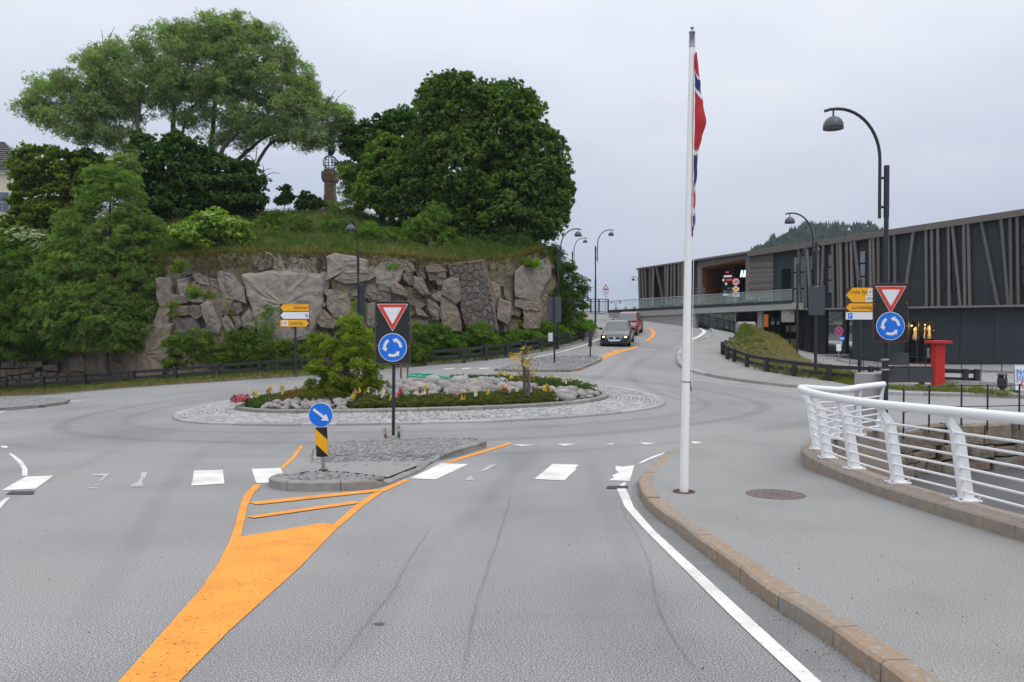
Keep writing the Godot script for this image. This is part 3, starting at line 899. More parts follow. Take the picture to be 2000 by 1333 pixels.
func build_islands():
	# the near splitter island: nose, dropped crossing, rear
	var isl := struct("traffic_island", "near splitter island paved with small dark setts", "traffic island")
	var nose := [Vector2(-3.83, -12.445), Vector2(-3.834, -12.698), Vector2(-3.75, -12.802), Vector2(-3.502, -12.858), Vector2(-3.379, -13.124), Vector2(-3.146, -13.209), Vector2(-2.791, -13.137), Vector2(-2.457, -12.936), Vector2(-1.97, -12.594), Vector2(-2.105, -12.34), Vector2(-2.213, -12.19), Vector2(-2.593, -12.131), Vector2(-3.108, -12.069), Vector2(-3.433, -12.061)]
	var passage := [Vector2(-3.667, -13.466), Vector2(-3.693, -14.526), Vector2(-2.838, -14.698), Vector2(-1.669, -14.816), Vector2(-1.615, -14.588), Vector2(-1.861, -13.764), Vector2(-2.047, -13.087), Vector2(-2.551, -13.432), Vector2(-2.897, -13.636), Vector2(-3.266, -13.711), Vector2(-3.509, -13.628)]
	var rear := [Vector2(-3.548, -13.956), Vector2(-3.826, -15.248), Vector2(-4.022, -16.069), Vector2(-3.87, -16.711), Vector2(-2.698, -17.121), Vector2(-1.553, -17.25), Vector2(-0.715, -17.1), Vector2(-0.529, -16.767), Vector2(-0.634, -16.424), Vector2(-1.099, -15.521), Vector2(-1.445, -14.971), Vector2(-1.539, -14.498), Vector2(-1.598, -14.267), Vector2(-2.729, -14.136)]
	var out := [Vector2(-1.962, -12.544), Vector2(-2.097, -12.291), Vector2(-2.196, -12.094), Vector2(-2.573, -12.035), Vector2(-3.084, -11.974), Vector2(-3.419, -12.014), Vector2(-3.692, -12.201), Vector2(-3.838, -12.445), Vector2(-3.849, -12.749), Vector2(-3.765, -12.854), Vector2(-3.516, -12.91), Vector2(-3.52, -13.671), Vector2(-3.554, -14.014), Vector2(-3.826, -15.248), Vector2(-4.022, -16.069), Vector2(-3.87, -16.711), Vector2(-2.698, -17.121), Vector2(-1.553, -17.25), Vector2(-0.715, -17.1), Vector2(-0.529, -16.767), Vector2(-0.634, -16.424), Vector2(-1.099, -15.521), Vector2(-1.445, -14.971), Vector2(-1.539, -14.498), Vector2(-1.554, -14.042), Vector2(-1.787, -13.219), Vector2(-1.962, -12.544)]
	sheet("joint_bed", nose, 0.11, M.joint, isl)
	sheet("passage_slab", passage, 0.045, M.pavement, isl)
	var low := func(p: Vector2, h: float) -> float:
		var d := -p.y
		var a := 12.85 if p.x < -2.9 else 12.15
		var t: float = smoothstep(a, a + 0.4, d) * (1.0 - smoothstep(14.6, 15.6, d))
		return lerpf(h, 0.04, t)
	sheet("joint_bed", rear, func(p: Vector2) -> float: return low.call(p, 0.14) - 0.035, M.joint, isl)
	kerb(isl, out, 0.17, 0.14, 0.85, [M.granite_a, M.granite_b, M.granite_d], 1.0, low, 0.012)
	lay_setts(isl, island_setts(nose, 0.135, 0.115, 0.15, 0.12), 110, [M.dark_sett_a, M.dark_sett_b, M.dark_sett_c], "nose_setts")
	lay_setts(isl, island_setts(rear, func(p, h): return low.call(p, 0.135), 0.112, -0.25, 0.12), 190, [M.dark_sett_a, M.dark_sett_b, M.dark_sett_c])
	# the island at the foot of the hill road and the one on the left arm
	for q in [[[Vector2(-0.81, -36.16), Vector2(0.76, -39.57), Vector2(2.45, -40.21), Vector2(4.21, -39.74), Vector2(4.47, -39.3), Vector2(4.22, -38.18), Vector2(3.53, -36.66), Vector2(2.89, -35.15), Vector2(2.25, -34.96), Vector2(0.68, -35.3)], "far splitter island at the foot of the hill road"], [[Vector2(-22.24, -31.74), Vector2(-24.32, -36.73), Vector2(-21.97, -35.24), Vector2(-18.19, -32.16), Vector2(-17.47, -31.46), Vector2(-17.07, -30.53), Vector2(-17.41, -29.44), Vector2(-18.56, -28.87), Vector2(-19.63, -28.81)], "splitter island on the left arm by the black rail fence"]]:
		var far := struct("traffic_island", q[1], "traffic island")
		sheet("joint_bed", q[0], 0.10, M.joint, far)
		var ring: Array = q[0].duplicate()
		ring.append(ring[0])
		kerb(far, ring, 0.18, 0.13, 1.0, [M.granite_b, M.granite_d], 1.0)
		lay_setts(far, island_setts(q[0], 0.125, 0.19, 0.2, 0.1), 0, [M.dark_sett_a, M.dark_sett_b, M.dark_sett_c])

func build_right_pavement():
	# near pavement on the right, between the rusty granite kerb and the plinth of the railing
	var pv := struct("near_pavement", "grey asphalt pavement inside the rust-stained granite kerb", "pavement")
	var kl: Array = smooth_line([Vector2(2.227, -3.301), Vector2(2.219, -3.94), Vector2(2.204, -4.773), Vector2(2.158, -5.566), Vector2(2.063, -6.39), Vector2(1.984, -7.689), Vector2(1.897, -9.195), Vector2(1.82, -10.465), Vector2(1.865, -11.539), Vector2(2.016, -12.622), Vector2(2.286, -13.656), Vector2(2.54, -14.352), Vector2(2.98, -15.591)], 5)
	var kl2: Array = smooth_line([Vector2(2.98, -15.591), Vector2(3.455, -16.274), Vector2(4.396, -17.085), Vector2(5.756, -17.898), Vector2(7.132, -18.861), Vector2(7.925, -19.255), Vector2(8.485, -18.452)], 5)
	var drop := func(p: Vector2, h: float) -> float: return lerpf(h, 0.03, smoothstep(12.6, 13.6, -p.y))
	kerb(pv, kl, 0.2, 0.14, 0.74, [M.rusty_granite, M.rusty_granite_pale, M.rusty_granite], 1.0, drop, 0.008)
	kerb(pv, kl2, 0.16, 0.03, 0.8, [M.rusty_granite_pale], 1.0)
	var inner: Array = []
	for i in kl.size():
		var d: Vector2 = (kl[min(i + 1, kl.size() - 1)] - kl[max(i - 1, 0)]).normalized()
		inner.append(kl[i] + Vector2(-d.y, d.x) * 0.15)
	inner.append_array(kl2)
	var area := PackedVector2Array(inner + [Vector2(7.924, -17.229)] + [Vector2(6.131, -15.103), Vector2(5.57, -14.428), Vector2(5.178, -13.407), Vector2(5.299, -11.756), Vector2(5.248, -8.141), Vector2(5.267, -6.805), Vector2(5.305, -5.477), Vector2(5.373, -4.374)] + [Vector2(12, -5.5), Vector2(12, 2)])
	var surf := begin(true)
	drape(surf, area, 0.0)
	# lift the draped sheet to the kerb's top, which falls to the road at the crossing
	var arr := surf.commit_to_arrays()
	var v: PackedVector3Array = arr[Mesh.ARRAY_VERTEX]
	for i in v.size():
		v[i].y += drop.call(Vector2(v[i].x, v[i].z), 0.132)
	var st2 := begin(true)
	for q in v:
		st2.add_vertex(q)
	fin(st2, "pavement_surface", M.pavement, pv)
	# manhole cover
	var mc: Vector2 = [Vector2(3.656, -11.023)][0]
	var cover := begin()
	lathe(cover, Transform3D(slope_basis(mc), onv(mc, 0.136)), [Vector2(0.40, -0.02), Vector2(0.40, 0.004), Vector2(0.37, 0.006), Vector2(0.0, 0.006)], 36)
	for k in 5:
		for i in 9:
			var a := TAU * (i + 0.5 * (k % 2)) / 9
			box(cover, Transform3D(slope_basis(mc), onv(mc, 0.136)) * T(Vector3(cos(a) * 0.065 * (k + 1), 0.006, sin(a) * 0.065 * (k + 1)), -a), Vector3(0.03, 0.008, 0.05))
	tag(fin(cover, "manhole_cover", mat(Color(0.13, 0.10, 0.095), 0.7)), "round reddish iron manhole cover in the pavement right of the flagpole", "manhole cover")
	# pavement along the hill road and the right arm
	var hp := struct("hill_pavement", "light grey asphalt pavement up the hill road", "pavement")
	var k3: Array = smooth_line([Vector2(18.52, -25.06)] + [Vector2(16.96, -27), Vector2(14.46, -28.13), Vector2(13.12, -29.16), Vector2(12.15, -30.49), Vector2(11.06, -31.88), Vector2(9.77, -33.06), Vector2(8.64, -34.47), Vector2(7.89, -36.67), Vector2(8.21, -39.72), Vector2(9.21, -44.16), Vector2(10.94, -50.12), Vector2(12.68, -53.39), Vector2(14.08, -56.26), Vector2(16.07, -65.9), Vector2(15.08, -69.12), Vector2(11.41, -71.16), Vector2(9.33, -76.5), Vector2(6.93, -80)], 5)
	kerb(hp, k3, 0.22, 0.13, 1.1, [M.granite_c, M.granite_a, M.sett_c], 1.0)
	var in3: Array = []
	for i in k3.size():
		var d: Vector2 = (k3[min(i + 1, k3.size() - 1)] - k3[max(i - 1, 0)]).normalized()
		in3.append(k3[i] + Vector2(-d.y, d.x) * 0.18)
	sheet("pavement_surface", PackedVector2Array(in3 + [Vector2(7.17, -86), Vector2(13.47, -84), Vector2(17.09, -74), Vector2(17.5, -62), Vector2(16.64, -58), Vector2(14.42, -52), Vector2(12.55, -47), Vector2(12.7, -48.49), Vector2(11.59, -42.85), Vector2(11.63, -39.44), Vector2(11.96, -37.48), Vector2(12.38, -34.97), Vector2(13.28, -33.33), Vector2(14.55, -32.36), Vector2(18.51, -29.48), Vector2(20.65, -27.95)]), 0.125, M.pavement, hp)

func slope_basis(p: Vector2) -> Basis:
	var e := 0.2
	var n := Vector3(gh(p.x - e, p.y) - gh(p.x + e, p.y), 2 * e, gh(p.x, p.y - e) - gh(p.x, p.y + e)).normalized()
	var x := Vector3.RIGHT.slide(n).normalized()
	return Basis(x, n, x.cross(n))

func grit():   # grit and dry scraps swept against the near kerb and over the pavement
	var line: Array = smooth_line([Vector2(2.194, -3.94), Vector2(2.191, -4.773), Vector2(2.15, -5.566), Vector2(2.054, -6.39), Vector2(1.974, -7.689), Vector2(1.885, -9.195), Vector2(1.8, -10.464), Vector2(1.89, -11.831)], 6)
	var xf := []
	var cols := []
	var total := polyline_len(line)
	for k in 800:
		var p: Vector2 = polyline_at(line, rng.randf() * total)
		var off := pow(rng.randf(), 2.2) * 0.5
		var q := p + Vector2(-0.72, -0.4) * off
		if k % 6 == 0:
			q = Vector2(rng.randf_range(-6.0, 2.0), rng.randf_range(-15.0, -4.6))
		elif k % 5 == 0:
			q = p + Vector2(0.6, 0.2) * rng.randf_range(0.4, 3.0)
		var s := rng.randf_range(0.003, 0.009)
		var y := 0.005 if k % 5 or k % 6 == 0 else 0.135
		xf.append(Transform3D(Basis.from_euler(Vector3(rng.randf() * 3, rng.randf() * 3, 0)) * Basis.from_scale(Vector3(s, s * 0.7, s * 1.3)), onv(q, y)))
		var v := rng.randf_range(0.05, 0.4)
		cols.append(Color(v, v * 0.93, v * 0.82))
	var m := mat(Color.WHITE, 0.9)
	m.vertex_color_use_as_albedo = true
	scatter("road_grit", sett_mesh(2), xf, cols, m, null, "loose grit along the near kerb")
# ------------------------------------------------------------------ the knoll: cliff, slope, stone walls
# foot and rim of the cliff from left to right, then the crest of the slope behind
const FOOT := [Vector3(-44.27, -1.83, -49.91), Vector3(-37.87, -1.66, -49.1), Vector3(-33.02, -1.42, -48.47), Vector3(-30.29, -1.27, -48.1), Vector3(-26.92, -1.05, -47.6), Vector3(-23.92, -0.79, -46.53), Vector3(-20.83, -0.45, -45.04), Vector3(-17.87, -0.12, -43.47), Vector3(-15.45, 0.1, -42.96), Vector3(-13.2, 0.25, -42.81), Vector3(-11.05, 0.4, -43.03), Vector3(-8.89, 0.5, -43.25), Vector3(-6.7, 0.66, -43.48), Vector3(-4.49, 0.82, -43.72), Vector3(-2.28, 1.02, -44.32), Vector3(0, 1.26, -46), Vector3(1.89, 1.62, -49), Vector3(3.61, 2.01, -51.19), Vector3(5.09, 2.23, -52.88)]
const RIM := [Vector3(-44.32, 0.57, -50.01), Vector3(-37.91, 0.92, -49.2), Vector3(-33.06, 0.94, -48.57), Vector3(-30.33, 0.95, -48.2), Vector3(-26.93, 3.42, -47.7), Vector3(-23.92, 5.49, -46.63), Vector3(-20.83, 6.4, -45.14), Vector3(-17.87, 6.41, -43.57), Vector3(-15.45, 6.5, -43.06), Vector3(-13.2, 6.51, -42.91), Vector3(-11.05, 6.45, -43.13), Vector3(-8.89, 6.42, -43.35), Vector3(-6.7, 6.41, -43.58), Vector3(-4.49, 6.21, -43.82), Vector3(-2.28, 6.14, -44.42), Vector3(0, 6.49, -46.1), Vector3(1.72, 7.19, -48.85), Vector3(2.74, 6.36, -50.23), Vector3(3.62, 3.49, -51.29)]
const CREST := [Vector3(-63.42, 9.69, -66), Vector3(-53.26, 10.53, -66), Vector3(-43.44, 10.7, -64), Vector3(-38.91, 10.64, -62), Vector3(-33.81, 10.57, -60), Vector3(-29.71, 10.3, -58), Vector3(-25.82, 10.21, -56), Vector3(-22.95, 10.39, -56), Vector3(-20.44, 10.64, -57), Vector3(-17.82, 10.89, -58), Vector3(-15.36, 11.26, -60), Vector3(-12.5, 11.36, -61), Vector3(-9.22, 10.57, -60), Vector3(-5.94, 9.56, -58), Vector3(-2.87, 8.88, -56), Vector3(0, 8.35, -55), Vector3(1.7, 7.8, -53), Vector3(2.96, 6.55, -55), Vector3(4.1, 3.52, -57)]

func slope_at(u: float, v: float) -> Vector3:   # u along the rim (0..18), v from the rim up to the crest and on behind it (0..2)
	var i: int = clampi(int(u), 0, RIM.size() - 2)
	var f: float = clampf(u - i, 0.0, 1.0)
	var a: Vector3 = RIM[i].lerp(RIM[i + 1], f)
	var c: Vector3 = CREST[i].lerp(CREST[i + 1], f)
	if v > 1.0:
		return c + (c - a) * Vector3(1, 0.06, 1) * (v - 1.0) * 1.6
	var p := a.lerp(c, v)
	p.y += sin(v * PI) * 0.35 * (1.0 + 0.6 * sin(u * 1.9))
	return p

func cliff_at(u: float, t: float) -> Vector3:   # t from foot to rim
	var i: int = clampi(int(u), 0, RIM.size() - 2)
	var f: float = clampf(u - i, 0.0, 1.0)
	return FOOT[i].lerp(FOOT[i + 1], f).lerp(RIM[i].lerp(RIM[i + 1], f), t)

func build_hill():
	var cliff := struct("rock_cliff", "grey and rust-brown rock face below the knoll behind the black rail fence", "cliff")
	var n1 := noise(0.35, 5, 4)
	var st := begin(false)
	var rows := []
	var facets := noise(0.55, 6, 1, FastNoiseLite.TYPE_CELLULAR)
	facets.cellular_return_type = FastNoiseLite.RETURN_CELL_VALUE
	facets.domain_warp_enabled = true
	facets.domain_warp_amplitude = 0.6
	facets.domain_warp_frequency = 0.4
	for j in 49:
		var row := []
		for i in 361:
			var u := 18.0 * i / 360
			var p := cliff_at(u, j / 48.0)
			var k: float = (n1.get_noise_3dv(p) * 0.4 + facets.get_noise_3dv(p * Vector3(0.8, 1.0, 0.2)) * 0.30 - 0.12) * smoothstep(1.0, 0.9, j / 48.0)
			row.append(p + Vector3(0.1, 0.05, 1) * k)
		rows.append(row)
	for j in 48:
		for i in 360:
			quad(st, rows[j][i], rows[j][i + 1], rows[j + 1][i + 1], rows[j + 1][i])
	fin(st, "rock_face", M.rock_face, cliff)
	rock_blocks(cliff)
	# the grassy slope
	var hs := begin(true)
	rows = []
	for j in 27:
		var row := []
		for i in 109:
			var p := slope_at(18.0 * i / 108, 2.0 * j / 26)
			p.y += n1.get_noise_3dv(p * 1.6) * 0.25 if j > 0 else 0.0
			row.append(p)
		rows.append(row)
	for j in 26:
		for i in 108:
			quad(hs, rows[j][i], rows[j][i + 1], rows[j + 1][i + 1], rows[j + 1][i])
	as_struct(fin(hs, "knoll_terrain", M.turf), "grassy slope of the knoll above the rock face", "hill")
	# verge between the kerb and the cliff
	var verge := struct("verge", "strip of dry grass between the far kerb and the rail fence", "verge")
	var kl: Array = smooth_line([Vector2(-40.18, -47), Vector2(-32.03, -44.5), Vector2(-27.83, -43.3), Vector2(-23.63, -41.78), Vector2(-19.3, -40.04), Vector2(-15.15, -38.04), Vector2(-12.2, -37.98), Vector2(-9.6, -39.34), Vector2(-7.82, -40.6), Vector2(-5.34, -41.54), Vector2(-2.56, -42.04), Vector2(0, -43.89), Vector2(1.15, -44.95), Vector2(2.74, -47.39), Vector2(4.21, -50.43), Vector2(5.41, -54), Vector2(6.15, -57), Vector2(6.37, -62), Vector2(6.29, -70), Vector2(5.65, -80)], 5)
	kerb(verge, kl.slice(0, kl.size() - 16), 0.16, 0.13, 1.0, [M.granite_b, M.granite_d, M.granite_a], -1.0)
	var area := PackedVector2Array(kl)
	for k in [18, 16, 14, 12, 10, 8, 6, 4, 2, 0]:
		area.append(Vector2(FOOT[k].x, FOOT[k].z - 1.5))
	sheet("verge_soil", area, 0.10, M.dry_soil, verge)
	mosaic_wall(cliff)
	left_wall()

func rock_block(poly: Array, m: Material, parent: Node, thick := 1.1, bulge := 0.10):
	var n0 := Vector3.ZERO
	var c := Vector3.ZERO
	for p in poly:
		c += p
	c /= poly.size()
	var line := []
	for i in poly.size():
		var a: Vector3 = poly[i]
		var b: Vector3 = poly[(i + 1) % poly.size()]
		var k: int = max(1, int((b - a).length() / 0.3))
		for q in k:
			var p: Vector3 = a.lerp(b, float(q) / k)
			if q > 0:
				p += Vector3(rng.randf_range(-0.05, 0.05), rng.randf_range(-0.05, 0.05), 0)
			line.append(p)
		n0 += (a - c).cross(b - c)
	var sgn := -1.0 if n0.z < 0 else 1.0
	if sgn < 0:
		line.reverse()
	var tilt := Vector3(rng.randf_range(-0.12, 0.12), rng.randf_range(-0.06, 0.16), 0)
	var st := begin(false)
	var rings := []
	var n := line.size()
	for r in [[1.22, -thick], [1.16, -0.12], [1.12, bulge * 0.4], [1.03, bulge], [0.62, bulge * 1.1], [0.3, bulge * 1.15]]:
		var ring := []
		for p in line:
			var q: Vector3 = c + (p - c) * r[0]
			var d: Vector3 = q - c
			q.z += r[1] + (tilt.x * d.x + tilt.y * d.y) * 0.55
			if r[1] > 0:
				q += Vector3(rng.randf_range(-0.02, 0.02), rng.randf_range(-0.02, 0.02), rng.randf_range(-0.04, 0.04))
			ring.append(q)
		rings.append(ring)
	for k in rings.size() - 1:
		for i in n:
			quad(st, rings[k][i], rings[k][(i + 1) % n], rings[k + 1][(i + 1) % n], rings[k + 1][i])
	var mid := c + Vector3(0, 0, bulge * 1.1)
	for i in n:
		tri(st, rings[-1][i], rings[-1][(i + 1) % n], mid)
	fin(st, "rock_block", m, parent)

func rock_blocks(cliff: Node):
	var a = M.rock_a
	var b = M.rock_b
	var c = M.rock_c
	var d = M.rock_d
	var e = M.rock_e
	for q in [[[Vector3(-19.63, 5.12, -44.12), Vector3(-18.73, 5.17, -43.56), Vector3(-18.59, 4.78, -43.47), Vector3(-18.64, 3.62, -43.5), Vector3(-19.29, 3.67, -43.9), Vector3(-19.58, 4.31, -44.08)], b], [[Vector3(-19.35, 3.56, -43.94), Vector3(-18.64, 3.53, -43.5), Vector3(-18.78, 2.53, -43.58), Vector3(-18.93, 1.38, -43.67), Vector3(-19.77, 1.37, -44.19), Vector3(-19.88, 2.78, -44.26)], e], [[Vector3(-18.32, 6.32, -43.85), Vector3(-16.21, 6.3, -43.4), Vector3(-15.99, 5.86, -43.36), Vector3(-16.49, 5.74, -43.46), Vector3(-16.58, 5.29, -43.48), Vector3(-17.31, 5.46, -43.64), Vector3(-18.05, 5.39, -43.79), Vector3(-18.32, 5.9, -43.85)], d],
			[[Vector3(-18.16, 5.03, -43.45), Vector3(-17.61, 5.15, -43.33), Vector3(-17.6, 4.19, -43.33), Vector3(-17.98, 4.2, -43.41), Vector3(-18.12, 4.62, -43.44)], a], [[Vector3(-18.51, 4.29, -43.53), Vector3(-17.96, 4.2, -43.36), Vector3(-17.64, 4.19, -43.29), Vector3(-17.65, 3.86, -43.29), Vector3(-18.1, 3.82, -43.39), Vector3(-18.49, 3.78, -43.51)], b], [[Vector3(-17.57, 4.28, -43.32), Vector3(-16.94, 4.19, -43.19), Vector3(-16.71, 3.85, -43.14), Vector3(-17.17, 3.84, -43.24), Vector3(-17.57, 3.94, -43.32)], a],
			[[Vector3(-17.33, 5.37, -43.46), Vector3(-17.01, 5.43, -43.39), Vector3(-16.51, 5.19, -43.28), Vector3(-16.4, 4.77, -43.26), Vector3(-16.78, 4.86, -43.34), Vector3(-17.15, 4.99, -43.42)], c], [[Vector3(-16.39, 5.15, -43.3), Vector3(-15.94, 5.1, -43.21), Vector3(-15.81, 4.6, -43.18), Vector3(-16.26, 4.77, -43.27)], a], [[Vector3(-15.9, 5.47, -43.11), Vector3(-15.59, 5.59, -43.04), Vector3(-14.96, 5.33, -42.9), Vector3(-14.78, 4.98, -42.87), Vector3(-15.81, 5.1, -43.09)], c],
			[[Vector3(-15.78, 5.05, -42.99), Vector3(-14.75, 4.91, -42.77), Vector3(-14.35, 4.58, -42.68), Vector3(-14.27, 3.84, -42.66), Vector3(-15.07, 4.05, -42.83), Vector3(-15.47, 4.18, -42.92)], a], [[Vector3(-14.12, 5.11, -42.45), Vector3(-13.49, 5.17, -42.52), Vector3(-12.96, 5.28, -42.57), Vector3(-12.03, 5.29, -42.67), Vector3(-11.24, 5.21, -42.75), Vector3(-10.41, 5.11, -42.83), Vector3(-10.44, 3.82, -42.83), Vector3(-10.55, 3.27, -42.82), Vector3(-10.77, 2.77, -42.8), Vector3(-10.98, 2.23, -42.78), Vector3(-11.65, 1.95, -42.71), Vector3(-12.45, 1.73, -42.63), Vector3(-13.17, 1.95, -42.55), Vector3(-13.51, 2.77, -42.52), Vector3(-13.69, 3.59, -42.5), Vector3(-13.89, 4.13, -42.48)], c],
			[[Vector3(-13.83, 5.85, -42.74), Vector3(-13.47, 6.43, -42.78), Vector3(-13.19, 6.52, -42.81), Vector3(-12.87, 6.36, -42.84), Vector3(-12.92, 5.78, -42.84), Vector3(-13.44, 5.61, -42.78)], c], [[Vector3(-18.54, 3.07, -43.61), Vector3(-18.42, 3.62, -43.55), Vector3(-17.6, 3.65, -43.37), Vector3(-17.6, 3.19, -43.37)], e], [[Vector3(-18.6, 2.99, -43.76), Vector3(-17.25, 2.99, -43.44), Vector3(-17.03, 2.44, -43.39), Vector3(-16.8, 1.82, -43.34), Vector3(-17.67, 1.65, -43.52), Vector3(-18.36, 1.77, -43.67), Vector3(-18.55, 2.53, -43.72)], d],
			[[Vector3(-16.77, 3.65, -43.06), Vector3(-16.18, 3.93, -42.93), Vector3(-15.69, 2.57, -42.83), Vector3(-15.78, 2.24, -42.85), Vector3(-16.32, 2.36, -42.96), Vector3(-16.68, 3.27, -43.04)], c], [[Vector3(-16.14, 3.85, -43.06), Vector3(-15.83, 4.06, -43), Vector3(-15.65, 3.77, -42.96), Vector3(-15.57, 2.53, -42.94), Vector3(-15.75, 2.44, -42.98), Vector3(-16.06, 3.36, -43.05)], b], [[Vector3(-15.22, 3.89, -42.91), Vector3(-14.55, 3.8, -42.77), Vector3(-14.42, 3.43, -42.74), Vector3(-14.69, 3.19, -42.8), Vector3(-15.04, 3.27, -42.87)], d],
			[[Vector3(-15.55, 2.94, -42.89), Vector3(-15.32, 3.1, -42.84), Vector3(-14.84, 2.44, -42.73), Vector3(-14.66, 2.03, -42.7), Vector3(-15.15, 1.99, -42.8)], a], [[Vector3(-14.98, 3.06, -42.81), Vector3(-14.63, 3.1, -42.74), Vector3(-14.45, 2.61, -42.7), Vector3(-14.76, 2.4, -42.77)], b], [[Vector3(-14.42, 2.98, -42.6), Vector3(-14.03, 3.43, -42.57), Vector3(-13.68, 2.57, -42.6), Vector3(-13.8, 2.24, -42.59), Vector3(-14.33, 2.53, -42.58)], a], [[Vector3(-17.57, 3.65, -43.41), Vector3(-16.93, 3.65, -43.28), Vector3(-16.76, 3.19, -43.24), Vector3(-17.12, 2.94, -43.32), Vector3(-17.53, 3.24, -43.4)], b],
			[[Vector3(-12.71, 6.2, -42.75), Vector3(-12.47, 6.42, -42.78), Vector3(-12.07, 6.31, -42.82), Vector3(-11.49, 6.18, -42.88), Vector3(-10.92, 6.1, -42.94), Vector3(-10.87, 5.31, -42.94), Vector3(-11.28, 5.28, -42.9), Vector3(-12.08, 5.44, -42.82), Vector3(-12.71, 5.65, -42.75)], c], [[Vector3(-10.83, 6.2, -42.95), Vector3(-10.55, 6.22, -42.97), Vector3(-10.47, 5.25, -42.98), Vector3(-10.87, 5.31, -42.94)], c], [[Vector3(-10.23, 6.24, -43.11), Vector3(-10.05, 6.22, -43.13), Vector3(-9.97, 5.72, -43.14), Vector3(-10.21, 5.68, -43.11)], c],
			[[Vector3(-9.84, 6.23, -42.79), Vector3(-9.44, 6.42, -42.83), Vector3(-8.59, 6.28, -42.92), Vector3(-7.91, 6.08, -42.99), Vector3(-7.87, 5.46, -42.99), Vector3(-8.43, 5.46, -42.93), Vector3(-9.04, 5.47, -42.87), Vector3(-9.44, 5.29, -42.83), Vector3(-9.85, 5.08, -42.79)], c], [[Vector3(-9.44, 5.08, -42.88), Vector3(-9.03, 5.42, -42.92), Vector3(-8.44, 5.41, -42.98), Vector3(-7.88, 5.42, -43.04), Vector3(-7.88, 5.05, -43.04), Vector3(-8.45, 4.88, -42.98), Vector3(-8.97, 4.88, -42.93)], a], [[Vector3(-10.27, 5.42, -43), Vector3(-9.92, 5.46, -43.04), Vector3(-9.93, 4.18, -43.04), Vector3(-10.19, 4.43, -43.01), Vector3(-10.35, 4.92, -42.99)], a],
			[[Vector3(-10.44, 3.93, -42.99), Vector3(-10.03, 3.77, -43.03), Vector3(-10.11, 3.6, -43.02), Vector3(-10.36, 3.73, -42.99)], c], [[Vector3(-9.91, 4.47, -43.04), Vector3(-9.46, 4.47, -43.08), Vector3(-8.93, 4.27, -43.14), Vector3(-8.74, 3.11, -43.16), Vector3(-9.59, 3.07, -43.07), Vector3(-9.95, 3.6, -43.04)], a], [[Vector3(-8.98, 4.36, -43.34), Vector3(-8.57, 4.7, -43.38), Vector3(-8.03, 4.78, -43.43), Vector3(-8.08, 4.24, -43.43), Vector3(-8.69, 4.03, -43.37)], b], [[Vector3(-7.73, 5.72, -43.16), Vector3(-7.49, 5.85, -43.19), Vector3(-7.37, 5.27, -43.2), Vector3(-7.77, 5.06, -43.16)], a],
			[[Vector3(-7.37, 5.69, -43.25), Vector3(-7, 5.94, -43.29), Vector3(-6.31, 6.11, -43.37), Vector3(-5.98, 5.87, -43.41), Vector3(-6.1, 5.2, -43.39), Vector3(-6.39, 4.78, -43.36), Vector3(-6.67, 4.78, -43.33), Vector3(-7.29, 4.9, -43.26)], c], [[Vector3(-7.89, 4.86, -43.35), Vector3(-7.32, 4.78, -43.41), Vector3(-6.69, 4.49, -43.48), Vector3(-6.69, 4.07, -43.48), Vector3(-7.53, 4.03, -43.39), Vector3(-7.89, 4.36, -43.35)], b], [[Vector3(-7.8, 3.73, -43.26), Vector3(-7.26, 3.78, -43.32), Vector3(-7.31, 2.48, -43.31), Vector3(-7.84, 2.61, -43.25)], a], [[Vector3(-10.52, 3.23, -42.98), Vector3(-10.15, 3.44, -43.01), Vector3(-9.83, 3.11, -43.05), Vector3(-9.47, 2.82, -43.08), Vector3(-9.67, 2.49, -43.06), Vector3(-10.28, 2.53, -43), Vector3(-10.56, 2.94, -42.97)], e],
			[[Vector3(-6.44, 6.03, -43.36), Vector3(-5.81, 6.19, -43.42), Vector3(-5.47, 5.96, -43.46), Vector3(-5.29, 5.59, -43.48), Vector3(-5.73, 5.51, -43.43), Vector3(-6.14, 5.81, -43.39)], c], [[Vector3(-5.93, 5.44, -43.46), Vector3(-5.44, 5.48, -43.51), Vector3(-5.33, 4.8, -43.53), Vector3(-5.59, 4.8, -43.5), Vector3(-5.89, 5.14, -43.47)], b], [[Vector3(-5.31, 5.24, -43.33), Vector3(-4.83, 5.09, -43.38), Vector3(-4.53, 4.34, -43.41), Vector3(-4.87, 4.31, -43.38), Vector3(-5.31, 4.68, -43.33)], b], [[Vector3(-6.5, 4.77, -42.99), Vector3(-6.28, 4.92, -43.02), Vector3(-5.8, 4.55, -43.07), Vector3(-5.73, 4.22, -43.08), Vector3(-6.42, 4.4, -43)], e],
			[[Vector3(-5.84, 4.73, -43.62), Vector3(-5.39, 4.66, -43.67), Vector3(-4.94, 4.51, -43.72), Vector3(-4.94, 4.09, -43.72), Vector3(-5.69, 4.28, -43.64)], d], [[Vector3(-4.63, 5.77, -43.35), Vector3(-4.08, 5.92, -43.41), Vector3(-3.59, 5.59, -43.46), Vector3(-4.04, 5.43, -43.41), Vector3(-4.6, 5.54, -43.35)], b], [[Vector3(-4.61, 5.52, -43.5), Vector3(-4.06, 5.44, -43.56), Vector3(-3.94, 5.07, -43.58), Vector3(-4.47, 5.06, -43.52)], d], [[Vector3(-4.05, 5.44, -43.51), Vector3(-3.6, 5.56, -43.56), Vector3(-3.64, 5.18, -43.56), Vector3(-4.01, 5.25, -43.52)], b],
